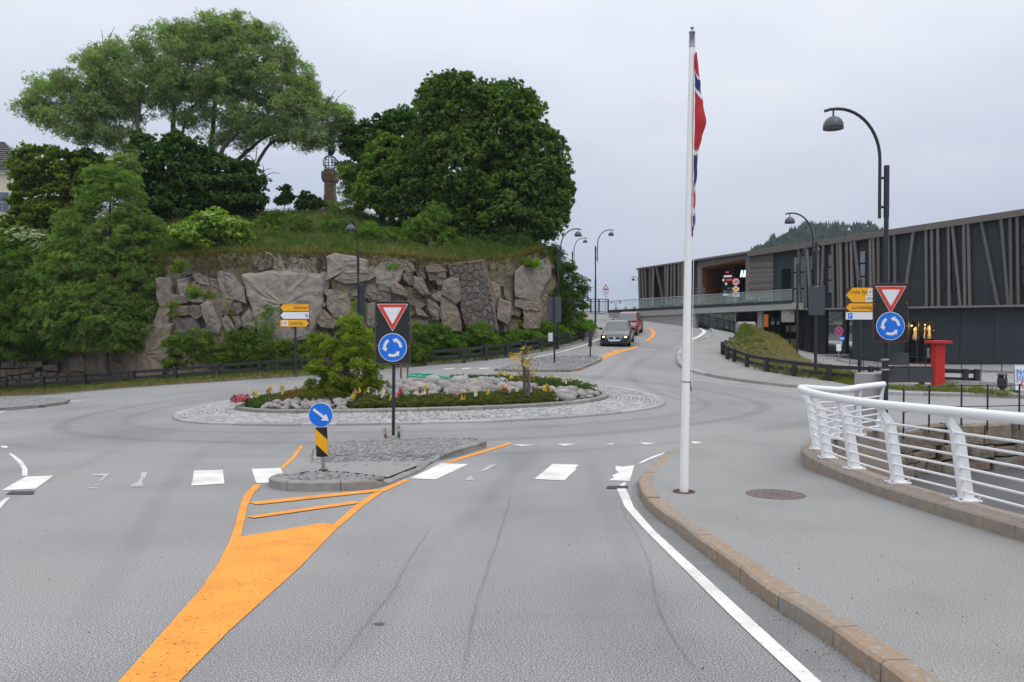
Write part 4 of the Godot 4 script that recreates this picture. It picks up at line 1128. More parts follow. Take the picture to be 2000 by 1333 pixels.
			[[Vector3(-4.13, 5.07, -43.56), Vector3(-3.72, 5.14, -43.6), Vector3(-3.79, 4.77, -43.59), Vector3(-4.06, 4.84, -43.56)], d], [[Vector3(-3.71, 4.99, -43.5), Vector3(-3.3, 5.18, -43.55), Vector3(-2.96, 5.11, -43.58), Vector3(-2.78, 4.13, -43.61), Vector3(-3.11, 3.86, -43.57), Vector3(-3.79, 4.35, -43.49)], b], [[Vector3(-4.36, 4.27, -43.53), Vector3(-3.87, 4.5, -43.58), Vector3(-3.89, 3.9, -43.58), Vector3(-4.24, 4.01, -43.54)], e], [[Vector3(-3.87, 4.13, -43.63), Vector3(-3.46, 3.98, -43.68), Vector3(-3.13, 3.75, -43.72), Vector3(-2.9, 3.11, -43.74), Vector3(-2.83, 2.35, -43.75), Vector3(-3.28, 2.35, -43.7), Vector3(-3.69, 2.54, -43.65), Vector3(-3.88, 3.11, -43.63)], e],
			[[Vector3(-5.25, 3.63, -43.43), Vector3(-4.92, 3.44, -43.47), Vector3(-4.62, 3.07, -43.5), Vector3(-5.14, 3.22, -43.45)], a], [[Vector3(-5.31, 2.88, -43.63), Vector3(-4.57, 2.84, -43.71), Vector3(-4.68, 2.35, -43.7), Vector3(-5.17, 2.05, -43.65), Vector3(-5.35, 2.35, -43.63)], d], [[Vector3(-4.66, 4.05, -43.6), Vector3(-4.18, 3.86, -43.65), Vector3(-3.96, 3.49, -43.68), Vector3(-4.03, 2.92, -43.67), Vector3(-4.33, 2.99, -43.64), Vector3(-4.55, 3.45, -43.61)], b], [[Vector3(-5.2, 5.79, -43.64), Vector3(-4.82, 5.79, -43.68), Vector3(-4.67, 5.19, -43.7), Vector3(-5.05, 5.11, -43.66), Vector3(-5.23, 5.52, -43.64)], d],
			[[Vector3(-7.22, 4.83, -43.32), Vector3(-6.59, 4.79, -43.39), Vector3(-6.56, 4.38, -43.39), Vector3(-7.22, 4.49, -43.32)], b], [[Vector3(-7.24, 4.38, -43.42), Vector3(-6.61, 4.31, -43.49), Vector3(-6.65, 3.75, -43.48), Vector3(-7.24, 3.74, -43.42)], a], [[Vector3(-5.75, 4.2, -43.53), Vector3(-5.16, 4.05, -43.6), Vector3(-4.71, 3.75, -43.65), Vector3(-5.01, 3.56, -43.61), Vector3(-5.38, 3.67, -43.57), Vector3(-5.68, 3.9, -43.54)], d],
			[[Vector3(0.27, 5.62, -45.95), Vector3(0.67, 6.03, -46.63), Vector3(1.28, 6.05, -47.6), Vector3(1.77, 5.51, -48.35), Vector3(1.87, 5.05, -48.5), Vector3(1.53, 4.19, -47.98), Vector3(0.91, 4.2, -47), Vector3(0.31, 4.39, -46.03)], a], [[Vector3(0.27, 4.12, -46.05), Vector3(0.91, 4.16, -47.1), Vector3(1.58, 4.24, -48.15), Vector3(1.72, 3.51, -48.38), Vector3(0.72, 3.56, -46.8), Vector3(0.22, 3.72, -45.98)], e], [[Vector3(1.36, 6.31, -47.92), Vector3(1.78, 6.59, -48.55), Vector3(2.18, 6.78, -49.15), Vector3(2.38, 6.33, -49.41), Vector3(2.33, 5.57, -49.35), Vector3(1.88, 5.11, -48.7), Vector3(1.48, 6.04, -48.1)], a],
			[[Vector3(-1.2, 4.97, -44.62), Vector3(-0.73, 4.82, -44.97), Vector3(-0.71, 4.13, -44.98), Vector3(-0.91, 3.22, -44.84), Vector3(-1.03, 4.08, -44.74)], e], [[Vector3(-0.69, 4.08, -44.7), Vector3(-0.09, 3.83, -45.14), Vector3(-0.13, 2.96, -45.11), Vector3(-0.3, 2.74, -44.98), Vector3(-0.81, 3, -44.6)], b], [[Vector3(0.68, 3.47, -46.83), Vector3(1.73, 3.46, -48.48), Vector3(1.63, 2.44, -48.33), Vector3(0.72, 2.53, -46.9)], e],
			[[Vector3(-22.05, 2.18, -45.49), Vector3(-20.81, 2.45, -44.75), Vector3(-18.7, 2.45, -43.46), Vector3(-18.99, 0.84, -43.63), Vector3(-19.41, -0.04, -43.89), Vector3(-20.33, -0.58, -44.45), Vector3(-21.12, -0.56, -44.92), Vector3(-22.14, 0.4, -45.53)], e], [[Vector3(-25.01, 0.55, -46.77), Vector3(-22.9, 0.53, -46), Vector3(-22.24, 0.12, -45.73), Vector3(-22.58, -0.05, -45.88), Vector3(-24.68, -0.03, -46.65)], e], [[Vector3(-26.23, 1.25, -47.12), Vector3(-25.42, 1.09, -46.84), Vector3(-25.02, 0.67, -46.69), Vector3(-25.03, -0.04, -46.69), Vector3(-26.1, 0, -47.08)], a], [[Vector3(-24.68, -0.09, -46.65), Vector3(-22.58, -0.1, -45.88), Vector3(-22.39, -0.73, -45.81), Vector3(-24.55, -0.84, -46.6)], b], [[Vector3(-24.59, 1.42, -46.7), Vector3(-22.42, 1.55, -45.91), Vector3(-22.35, 0.59, -45.87), Vector3(-24.86, 0.61, -46.8)], b]]:
		rock_block(q[0], q[1], cliff)

func mosaic_wall(cliff: Node):
	# irregular field stones set in pale mortar, filling a gully in the cliff
	var poly3: Array = [Vector3(-3.49, 5.93, -43.57), Vector3(-2.8, 6.08, -43.65), Vector3(-1.57, 6.24, -44.59), Vector3(-1.52, 5.88, -44.64), Vector3(-1.29, 5.2, -44.8), Vector3(-1.04, 4.09, -44.99), Vector3(-0.87, 2.96, -45.12), Vector3(-0.75, 2.35, -45.2), Vector3(-1.21, 2.21, -44.87), Vector3(-2.13, 2.33, -44.17), Vector3(-2.59, 2.72, -43.82), Vector3(-2.8, 3.48, -43.65), Vector3(-2.83, 5.16, -43.65), Vector3(-3.35, 5.13, -43.59)]
	var o: Vector3 = poly3[0]
	var poly := PackedVector2Array()
	for p in poly3:
		poly.append(Vector2(p.x - o.x, p.y - o.y))
	var slant := func(p: Vector2) -> float: return 0.12 - 0.10 * p.y * 0.35
	var wall := begin()
	plate(wall, Transform3D(Basis.IDENTITY, o + Vector3(0, 0, -0.1)), poly, 0.8)
	var bed := fin(wall, "mortar", M.mortar, cliff)
	bed.set_meta("label", "pale mortar bed of the field-stone wall in the cliff")
	var lo := poly[0]
	var hi := poly[0]
	for p in poly:
		lo = lo.min(p)
		hi = hi.max(p)
	var seeds := []
	var tries := 0
	while seeds.size() < 190 and tries < 6000:
		tries += 1
		var p := Vector2(rng.randf_range(lo.x, hi.x), rng.randf_range(lo.y, hi.y))
		var ok := Geometry2D.is_point_in_polygon(p, poly)
		for s in seeds:
			if not ok or p.distance_to(s) < 0.29:
				ok = false
				break
		if ok:
			seeds.append(p)
	for i in seeds.size():
		var cell := PackedVector2Array([seeds[i] + Vector2(-0.5, -0.5), seeds[i] + Vector2(0.5, -0.5), seeds[i] + Vector2(0.5, 0.5), seeds[i] + Vector2(-0.5, 0.5)])
		for j in seeds.size():
			if j != i and seeds[i].distance_to(seeds[j]) < 1.2:
				cell = half_plane(cell, (seeds[i] + seeds[j]) / 2.0, (seeds[j] - seeds[i]).normalized())
		for piece in Geometry2D.intersect_polygons(cell, poly):
			for q in Geometry2D.offset_polygon(piece, -0.032):
				if q.size() < 3:
					continue
				var st := begin()
				var jit := PackedVector2Array()
				for v in q:
					jit.append(v + Vector2(rng.randf_range(-0.02, 0.02), rng.randf_range(-0.02, 0.02)))
				stone_plate(st, Transform3D(Basis.IDENTITY, o), jit, 0.16, rng.randf_range(-0.04, 0.05))
				fin(st, "stone", [M.wall_stone_a, M.wall_stone_b, M.wall_stone_c][rng.randi() % 3], cliff)

func half_plane(poly: PackedVector2Array, p: Vector2, n: Vector2) -> PackedVector2Array:
	var out := PackedVector2Array()
	for i in poly.size():
		var a := poly[i]
		var b := poly[(i + 1) % poly.size()]
		var da := (a - p).dot(n)
		var db := (b - p).dot(n)
		if da <= 0:
			out.append(a)
		if (da < 0 and db > 0) or (da > 0 and db < 0):
			out.append(a + (b - a) * (da / (da - db)))
	return out

func stone_plate(st: SurfaceTool, x: Transform3D, poly: PackedVector2Array, deep: float, proud: float):   # one wall stone with a rounded, uneven face
	var area := 0.0
	var c := Vector2.ZERO
	for i in poly.size():
		area += poly[i].cross(poly[(i + 1) % poly.size()])
		c += poly[i]
	c /= poly.size()
	if area < 0:
		poly.reverse()
	var rings := []
	for r in [[1.0, -deep], [1.0, proud - 0.035], [0.86, proud]]:
		var ring := []
		for p in poly:
			var q: Vector2 = c + (p - c) * r[0]
			ring.append(x * Vector3(q.x, q.y, r[1] + (rng.randf_range(-0.012, 0.012) if r[0] < 1 else 0.0)))
		rings.append(ring)
	var n := poly.size()
	for k in 2:
		for i in n:
			quad(st, rings[k][i], rings[k][(i + 1) % n], rings[k + 1][(i + 1) % n], rings[k + 1][i])
	for i in n:
		tri(st, rings[2][i], rings[2][(i + 1) % n], x * Vector3(c.x, c.y, proud + 0.01))

func left_wall():
	var w := thing("dry_stone_wall", "low wall of squared stones behind the left end of the black rail fence", "wall", Vector3(-28.419, -1.048, -46.8))
	for q in [[Vector3(-30.31, 0.43, -47.2), Vector3(-29.55, 0.48, -47.2), Vector3(-29.55, 0.1, -47.2), Vector3(-30.32, 0.07, -47.2)], [Vector3(-29.5, 0.43, -47.2), Vector3(-28.73, 0.51, -47.2), Vector3(-28.73, 0.13, -47.2), Vector3(-29.5, 0.07, -47.2)], [Vector3(-28.68, 0.51, -47.2), Vector3(-27.8, 0.51, -47.2), Vector3(-27.83, 0.15, -47.2), Vector3(-28.68, 0.13, -47.2)], [Vector3(-30.32, 0.03, -47.2), Vector3(-29.99, 0.03, -47.2), Vector3(-29.97, -0.45, -47.2), Vector3(-30.32, -0.45, -47.2)], [Vector3(-29.94, 0.03, -47.2), Vector3(-29.17, 0.03, -47.2), Vector3(-29.18, -0.29, -47.2), Vector3(-29.94, -0.34, -47.2)],
			[Vector3(-29.14, 0.07, -47.2), Vector3(-28.3, 0.1, -47.2), Vector3(-28.34, -0.17, -47.2), Vector3(-29.14, -0.27, -47.2)], [Vector3(-27.79, 0.26, -47.2), Vector3(-26.93, 0.32, -47.2), Vector3(-26.94, -0.11, -47.2), Vector3(-27.8, -0.06, -47.2)], [Vector3(-29.91, -0.39, -47.2), Vector3(-29.64, -0.38, -47.2), Vector3(-29.64, -0.61, -47.2), Vector3(-29.89, -0.62, -47.2)], [Vector3(-29.6, -0.36, -47.2), Vector3(-29.2, -0.34, -47.2), Vector3(-29.21, -0.61, -47.2), Vector3(-29.6, -0.62, -47.2)], [Vector3(-29.15, -0.31, -47.2), Vector3(-28.44, -0.24, -47.2), Vector3(-28.47, -0.56, -47.2), Vector3(-29.15, -0.58, -47.2)], [Vector3(-28.36, -0.23, -47.2), Vector3(-27.97, -0.06, -47.2), Vector3(-27.92, -0.5, -47.2), Vector3(-28.39, -0.53, -47.2)],
			[Vector3(-27.86, -0.12, -47.2), Vector3(-27.54, -0.12, -47.2), Vector3(-27.54, -0.47, -47.2), Vector3(-27.87, -0.47, -47.2)], [Vector3(-27.5, -0.15, -47.2), Vector3(-26.99, -0.15, -47.2), Vector3(-26.99, -0.47, -47.2), Vector3(-27.51, -0.47, -47.2)], [Vector3(-30.32, -0.5, -47.2), Vector3(-29.97, -0.5, -47.2), Vector3(-29.97, -0.72, -47.2), Vector3(-30.33, -0.72, -47.2)], [Vector3(-30.33, -0.77, -47.2), Vector3(-29.89, -0.77, -47.2), Vector3(-29.89, -1.21, -47.2), Vector3(-30.33, -1.27, -47.2)], [Vector3(-29.85, -0.69, -47.2), Vector3(-29.4, -0.68, -47.2), Vector3(-29.4, -1.18, -47.2), Vector3(-29.84, -1.21, -47.2)], [Vector3(-29.36, -0.67, -47.2), Vector3(-28.91, -0.65, -47.2), Vector3(-28.91, -1.16, -47.2), Vector3(-29.35, -1.18, -47.2)], [Vector3(-28.87, -0.64, -47.2), Vector3(-28.44, -0.62, -47.2), Vector3(-28.45, -1.13, -47.2), Vector3(-28.88, -1.15, -47.2)],
			[Vector3(-28.4, -0.61, -47.2), Vector3(-27.84, -0.58, -47.2), Vector3(-27.82, -1.1, -47.2), Vector3(-28.41, -1.13, -47.2)], [Vector3(-27.77, -0.53, -47.2), Vector3(-27.05, -0.53, -47.2), Vector3(-27.05, -1.05, -47.2), Vector3(-27.76, -1.08, -47.2)], [Vector3(-31.3, 0.43, -47.2), Vector3(-30.37, 0.43, -47.2), Vector3(-30.37, -0.06, -47.2), Vector3(-31.3, -0.06, -47.2)], [Vector3(-31.41, -0.12, -47.2), Vector3(-30.37, -0.12, -47.2), Vector3(-30.38, -0.56, -47.2), Vector3(-31.42, -0.56, -47.2)], [Vector3(-31.42, -0.61, -47.2), Vector3(-30.38, -0.61, -47.2), Vector3(-30.39, -1.27, -47.2), Vector3(-31.42, -1.27, -47.2)], [Vector3(-26.91, -0.23, -47.2), Vector3(-26.39, -0.23, -47.2), Vector3(-26.4, -0.99, -47.2), Vector3(-26.92, -1.02, -47.2)]]:
		var poly := PackedVector2Array()
		var c: Vector3 = q[0]
		for p in q:
			poly.append(Vector2(p.x - c.x, p.y - c.y))
		var st := begin()
		var jit := PackedVector2Array()
		for i in poly.size():
			jit.append(poly[i])
			jit.append((poly[i] + poly[(i + 1) % poly.size()]) / 2.0 + Vector2(rng.randf_range(-0.03, 0.03), rng.randf_range(-0.03, 0.03)))
		stone_plate(st, Transform3D(Basis.IDENTITY, c - w.position), jit, 0.6, rng.randf_range(-0.03, 0.06))
		fin(st, "stone", [M.rock_a, M.rock_b, M.rock_e][rng.randi() % 3], w)

func build_far_land():
	var sea := begin()
	quad(sea, Vector3(-1500, -1.5, 40), Vector3(2500, -1.5, 40), Vector3(2500, -1.5, -2500), Vector3(-1500, -1.5, -2500))
	var wm := mat(Color(0.05, 0.07, 0.075), 0.12)
	wm.heightmap_enabled = true
	wm.heightmap_texture = tex(0.03, 201, [], 4)
	wm.heightmap_scale = 6.0
	wm.uv1_triplanar = true
	wm.uv1_world_triplanar = true
	wm.uv1_scale = Vector3(0.12, 0.12, 0.12)
	as_struct(fin(sea, "sea", wm), "grey fjord water behind the dark building", "water")
	# the wooded hill across the water
	var nz := noise(0.012, 77, 5)
	var st := begin(true)
	var rows := []
	for j in 30:
		var row := []
		for i in 60:
			var x := 60.0 + 900.0 * i / 59
			var z := -560.0 - 420.0 * j / 29
			row.append(Vector3(x, far_height(x, z, nz), z))
		rows.append(row)
	for j in 29:
		for i in 59:
			quad(st, rows[j][i], rows[j][i + 1], rows[j + 1][i + 1], rows[j + 1][i])
	as_struct(fin(st, "hill", tri_mat(tex(0.03, 202, [[0.0, Color(0.03, 0.045, 0.02)], [0.6, Color(0.06, 0.085, 0.035)], [0.85, Color(0.09, 0.11, 0.045)], [1.0, Color(0.16, 0.14, 0.11)]], 5), 0.02, 0.95)), "wooded hill across the water above the roof of the dark building", "hill")
	var spots := []
	for k in 9000:
		var x := rng.randf_range(80, 900)
		var z := rng.randf_range(-900, -562)
		var y := far_height(x, z, nz)
		if y > 1.0:
			spots.append(Vector3(x, y, z))
	var xf := []
	var cols := []
	for p in spots:
		var s := rng.randf_range(4.0, 8.5)
		xf.append(Transform3D(Basis.from_euler(Vector3(0, rng.randf() * TAU, 0)) * Basis.from_scale(Vector3(s, s * rng.randf_range(0.9, 1.7), s)), p))
		var v: float = rng.randf_range(0.7, 1.3) * (1.0 + 0.5 * nz.get_noise_2d(p.x * 2.0, p.z * 2.0))
		cols.append(Color(0.045 * v, 0.072 * v * rng.randf_range(0.9, 1.15), 0.026 * v))
	scatter("hill_forest", far_tree_mesh(), xf, cols, M.leaf, null, "far wood on the hill across the water")

func far_height(x: float, z: float, nz: FastNoiseLite) -> float:
	var d := -z
	var h := 88.0 * exp(-pow(abs(x / d - 0.393) / 0.15, 2.6)) * exp(-pow((d - 740.0) / 110.0, 2.0))
	h += 26.0 * smoothstep(0.2, 0.36, x / d) * exp(-pow((d - 640.0) / 60.0, 2.0))
	h = h * (1.0 + 0.18 * nz.get_noise_2d(x, z)) - 6.0
	return h

func far_tree_mesh() -> ArrayMesh:
	var st := begin()
	var r := RandomNumberGenerator.new()
	r.seed = 9
	for k in 26:
		var a := r.randf() * TAU
		var y := r.randf_range(0.1, 1.0)
		var w := 0.5 * sin(y * PI * 0.85 + 0.2)
		var c := Vector3(cos(a) * w, y, sin(a) * w)
		var t := Basis.from_euler(Vector3(r.randf() * TAU, r.randf() * TAU, 0))
		tri(st, c + t * Vector3(-0.22, -0.15, 0), c + t * Vector3(0.22, -0.15, 0), c + t * Vector3(0, 0.25, 0))
	st.generate_normals()
	return st.commit()

func scatter(called: String, mesh: Mesh, xf: Array, cols: Array, m: Material, parent: Node = null, label := "") -> MultiMeshInstance3D:
	var mm := MultiMesh.new()
	mm.transform_format = MultiMesh.TRANSFORM_3D
	mm.use_colors = true
	mm.mesh = mesh
	mm.instance_count = xf.size()
	for i in xf.size():
		mm.set_instance_transform(i, xf[i])
		mm.set_instance_color(i, cols[i])
	var o := MultiMeshInstance3D.new()
	var p: Node = parent if parent else self
	o.name = numbered(called, p)
	o.multimesh = mm
	o.material_override = m
	p.add_child(o, true)
	if not parent:
		o.set_meta("kind", "stuff")
		if label:
			o.set_meta("label", label)
	return o
# ------------------------------------------------------------------ the dark building on the right and the house on the left
func roof_line(s: float) -> float:
	return 7.73 + 0.0732 * s

func bx(st: SurfaceTool, x0: float, x1: float, y0: float, y1: float, z0: float, z1: float, bevel := 0.0):
	box(st, Transform3D(Basis.IDENTITY, Vector3((x0 + x1) / 2, (y0 + y1) / 2, (z0 + z1) / 2)), Vector3(x1 - x0, y1 - y0, z1 - z0), bevel)

func build_mall():
	# own axes: x along the front from its far left corner, y up, z out of the front
	var b := thing("shopping_building", "long dark two-storey building with leaning timber battens and a wooden entrance", "building", Vector3(11.35, 0, -70.75), -PI / 4)
	var st := begin()
	for q in [[0.0, 6.1, -0.02], [6.1, 10.55, -3.4], [10.55, 40.0, -0.02]]:
		plate(st, T(Vector3(0, 0, q[2])), PackedVector2Array([Vector2(q[0], 3.85), Vector2(q[1], 3.85), Vector2(q[1], roof_line(q[1]) - 0.02), Vector2(q[0], roof_line(q[0]) - 0.02)]), 14.0 + q[2])
	fin(st, "upper_wall", M.clad, b)
	st = begin()
	bx(st, 18.5, 22.1, -0.4, 3.85, -13.0, -0.45)
	bx(st, 22.1, 24.1, 2.95, 3.85, -13.0, -0.46)
	bx(st, 22.1, 24.1, -0.4, 3.85, -13.0, -2.6)
	bx(st, 24.1, 40.0, -0.4, 3.85, -13.0, -0.45)
	fin(st, "lower_wall", M.clad, b)
	for s in [25.6, 27.6, 29.7, 31.8, 20.3]:
		st = begin()
		bx(st, s - 0.012, s + 0.012, 0.0, 3.84, -0.45, -0.435)
		fin(st, "panel_joint", M.dark_void, b)
	st = begin()
	plate(st, T(Vector3(0, 0, 0.42)), PackedVector2Array([Vector2(-0.15, roof_line(0) - 0.12), Vector2(40, roof_line(40) - 0.24), Vector2(40, roof_line(40)), Vector2(-0.15, roof_line(0))]), 14.5)
	var roof := fin(st, "roof", M.batten_b, b)
	st = begin()
	plate(st, T(Vector3(0, 0, 0.45)), PackedVector2Array([Vector2(10.6, roof_line(10.6) - 0.42), Vector2(40, roof_line(40) - 0.42), Vector2(40, roof_line(40) - 0.03), Vector2(10.6, roof_line(10.6) - 0.03)]), 0.2)
	fin(st, "fascia", M.batten_a, roof)
	st = begin()
	bar(st, Vector3(12.6, 3.86, 0.36), Vector3(40, 3.86, 0.36), 0.16, 0.14)
	fin(st, "bottom_rail", M.batten_b, b)
	# battens, in pairs of (top, foot)
	var pairs: Array = [[Vector2(0.14, 7.55), Vector2(0.21, 4.84), Vector2(0.44, 7.53), Vector2(0.59, 4.83), Vector2(0.75, 7.56), Vector2(0.89, 4.82), Vector2(1.29, 7.58), Vector2(1.3, 4.81), Vector2(1.61, 7.58), Vector2(1.53, 4.8), Vector2(1.98, 7.59), Vector2(2.63, 4.78), Vector2(2.88, 7.63), Vector2(2.97, 4.77), Vector2(3.11, 7.66), Vector2(3.06, 4.77), Vector2(3.5, 7.68), Vector2(3.46, 4.76), Vector2(3.81, 7.71), Vector2(3.82, 4.75), Vector2(4.21, 7.73), Vector2(4.23, 4.74), Vector2(4.52, 7.76), Vector2(4.49, 4.74), Vector2(4.7, 7.79), Vector2(4.65, 4.73)],
		[Vector2(16.66, 8.78), Vector2(16.5, 3.7), Vector2(17.3, 8.81), Vector2(17.41, 3.61), Vector2(17.68, 8.85), Vector2(17.83, 3.6), Vector2(17.9, 8.87), Vector2(18.03, 3.6), Vector2(18.34, 8.91), Vector2(18.49, 3.6), Vector2(18.67, 8.95), Vector2(18.81, 3.59), Vector2(18.89, 8.94), Vector2(19.44, 3.62), Vector2(20, 9.07), Vector2(20.11, 3.68), Vector2(20.21, 9.09), Vector2(20.36, 3.68), Vector2(20.55, 9.1), Vector2(20.62, 3.67), Vector2(21.22, 9.15), Vector2(21.27, 3.7), Vector2(21.63, 9.19), Vector2(21.74, 3.69), Vector2(22.92, 9.28), Vector2(22.23, 3.69), Vector2(23.67, 9.35), Vector2(23.75, 3.77), Vector2(24.02, 9.36), Vector2(24.13, 3.78), Vector2(24.4, 9.36), Vector2(24.51, 3.79), Vector2(25.04, 9.4), Vector2(25.15, 3.81), Vector2(25.27, 9.41), Vector2(25.82, 3.83), Vector2(25.97, 9.45), Vector2(26.09, 3.83), Vector2(26.21, 9.49), Vector2(26.37, 3.84), Vector2(26.93, 9.56), Vector2(27.99, 3.85), Vector2(28.08, 9.64), Vector2(28.56, 3.88), Vector2(28.59, 9.68), Vector2(28.71, 3.88), Vector2(28.98, 9.68), Vector2(29.11, 3.89), Vector2(29.51, 9.66), Vector2(29.59, 3.89), Vector2(30, 9.7), Vector2(29.94, 3.9)],
		[Vector2(14.76, 8.57), Vector2(14.88, 3.54), Vector2(15.29, 8.61), Vector2(15.36, 3.53), Vector2(15.42, 8.63), Vector2(15.75, 3.53), Vector2(16.26, 8.74), Vector2(16.31, 3.55)]]
	for row in pairs:
		for i in range(0, row.size(), 2):
			var top: Vector2 = row[i]
			var foot: Vector2 = row[i + 1]
			var dir := (top - foot) / (top.y - foot.y)
			var y1: float = roof_line(top.x) - (0.40 if top.x > 12 else 0.1)
			var y0 := 3.9
			st = begin()
			bar(st, Vector3(foot.x + dir.x * (y0 - foot.y), y0, 0.3 - 0.02 * (i % 3)), Vector3(foot.x + dir.x * (y1 - foot.y), y1, 0.3 - 0.02 * (i % 3)), 0.2, 0.16, 0.008)
			fin(st, "batten", [M.batten_a, M.batten_b, M.batten_a, M.batten_c][rng.randi() % 4], b)
	# windows between the battens
	var pale := mat(Color(0.22, 0.25, 0.27), 0.12)
	for q in [[14.65, 0.42, 4.2, 7.9, pale], [15.35, 0.38, 4.2, 7.9, pale], [19.4, 0.22, 5.2, 8.0, pale], [17.15, 0.25, 5.0, 7.9, pale], [25.15, 0.3, 4.8, 8.4, M.dark_glass], [29.5, 0.7, 5.0, 8.8, M.dark_glass], [1.6, 0.5, 4.4, 7.4, M.dark_glass], [3.3, 0.6, 4.4, 7.6, M.dark_glass]]:
		st = begin()
		bx(st, q[0] - q[1], q[0] + q[1], q[2], q[3], 0.0, 0.05)
		var win := fin(st, "window", M.dark_void, b)
		for k in 3:
			var h0: float = lerpf(q[2], q[3], k / 3.0) + 0.06
			var h1: float = lerpf(q[2], q[3], (k + 1) / 3.0) - 0.06
			st = begin()
			bx(st, q[0] - q[1] + 0.05, q[0] + q[1] - 0.05, h0, h1, 0.05, 0.07)
			fin(st, "pane", q[4], win)
	entrance(b)
	deck(b)
	# pillars under the upper storey, the glazed shop under the deck, the shop window
	for q in [[14.42, 14.7], [14.98, 15.46], [15.97, 16.63], [17.88, 18.16]]:
		st = begin()
		bx(st, q[0], q[1], -0.3, 3.86, -0.75, -0.2)
		fin(st, "pillar", M.black_metal, b)
	for q in [[6.0, -9.0], [10.0, -12.5], [14.0, -12.5]]:
		st = begin()
		bx(st, q[0], q[0] + 0.4, -0.3, 3.86, q[1], q[1] + 0.4)
		fin(st, "pillar", M.black_metal, b)
	shop_front(b)

func entrance(b: Node):
	# wooden portal: a deep frame round a recess lined with reddish boards
	var x0 := 5.95
	var x1 := 10.66
	var base := 4.0
	var st := begin()
	var top := func(s: float) -> float: return roof_line(s) - 0.05
	bx(st, x0, 6.3, base, top.call(6.1) - 0.2, 0.0, 0.16)
	bx(st, 10.32, x1, base, top.call(10.4) - 0.2, 0.0, 0.16)
	plate(st, T(Vector3(0, 0, 0.17)), PackedVector2Array([Vector2(x0, 7.40), Vector2(x1, 8.02), Vector2(x1, top.call(x1)), Vector2(x0, top.call(x0))]), 0.18)
	var fr := fin(st, "portal_frame", M.batten_b, b)
	st = begin()
	for k in 5:
		plate(st, T(Vector3(0, 0, 0.185)), PackedVector2Array([Vector2(x0, 7.42 + k * 0.13), Vector2(x1, 8.04 + k * 0.09), Vector2(x1, 8.04 + k * 0.09 + 0.075), Vector2(x0, 7.42 + k * 0.13 + 0.115)]), 0.02)
	fin(st, "boards", M.batten_a, fr).set_meta("kind", "stuff")
	# lining boards of the recess: left wall, right wall, ceiling
	for k in 22:
		var y: float = base + k * 0.155
		st = begin()
		bx(st, 6.28, 6.31 + (k % 2) * 0.004, y, y + 0.15, -3.35, 0.0)
		fin(st, "lining_board", M.warm_wood, b)
	st = begin()
	plate(st, T(Vector3(0, 0, -0.01)), PackedVector2Array([Vector2(6.3, 7.42), Vector2(10.4, 7.96), Vector2(10.4, 8.05), Vector2(6.3, 7.5)]), 3.3)
	fin(st, "recess_ceiling", mat(Color(0.34, 0.15, 0.05), 0.6), b)
	st = begin()
	bx(st, 10.34, 10.4, base, 8.0, -3.35, 0.0)
	fin(st, "recess_side", M.batten_c, b)
	st = begin()
	bx(st, 6.3, 10.4, base, 7.6, -3.38, -3.3)
	fin(st, "door_glass", M.dark_glass, b)
	for s in [7.2, 8.1, 9.0, 9.9]:
		st = begin()
		bx(st, s - 0.04, s + 0.04, base, 7.5, -3.3, -3.24)
		fin(st, "door_frame", M.black_metal, b)
	# slatted screens by the door
	for s in [6.1, 8.3]:
		for k in 6:
			st = begin()
			bx(st, s, s + (1.1 if s > 7 else 0.9), base + 0.45 + k * 0.24, base + 0.56 + k * 0.24, -0.6 if s > 7 else 0.7, -0.54 if s > 7 else 0.76)
			fin(st, "screen_slat", M.batten_b, b)
	# lit shop names
	var lit := glow(Color(0.8, 0.95, 1.0), 1.6)
	var t := letters("AMI", 0.56, lit, b, Vector3(9.26, 6.84, -0.9), HORIZONTAL_ALIGNMENT_LEFT, "lit_sign", true, 0.08)
	t.scale = Vector3(0.62, 1, 1)
	for q in [[8.05, 7.05, 0.26, 0.12, Color(0.8, 0.1, 0.06)], [8.1, 6.72, 0.7, 0.14, Color(0.8, 0.82, 0.85)], [7.7, 6.42, 0.14, 0.2, Color(0.75, 0.75, 0.7)], [8.2, 6.42, 0.5, 0.16, Color(0.75, 0.05, 0.05)], [7.95, 6.1, 0.14, 0.2, Color(0.8, 0.8, 0.8)], [7.85, 5.45, 0.3, 0.2, Color(0.03, 0.25, 0.16)], [8.05, 5.2, 0.7, 0.12, Color(0.85, 0.85, 0.85)]]:
		st = begin()
		bx(st, q[0] - q[2] / 2, q[0] + q[2] / 2, q[1] - q[3] / 2, q[1] + q[3] / 2, -1.0, -0.95)
		fin(st, "lit_sign", glow(q[4], 0.9), b)
	st = begin()
	bx(st, 7.5, 8.7, base, 7.3, -1.1, -1.0)
	fin(st, "sign_pillar", M.dark_void, b)
	# the plank wall right of the portal
	var n := 0
	var y := base
	while y < roof_line(11) - 0.2:
		st = begin()
		bx(st, x1, 12.63, y, y + 0.158, 0.0, 0.16 + 0.006 * (n % 3))
		fin(st, "plank", [M.batten_a, M.batten_c, M.batten_a, M.batten_b][rng.randi() % 4], b)
		y += 0.17
		n += 1
	st = begin()
	bx(st, 13.3, 14.0, base, 7.0, 0.0, 0.05)
	fin(st, "side_door", M.dark_glass, b)

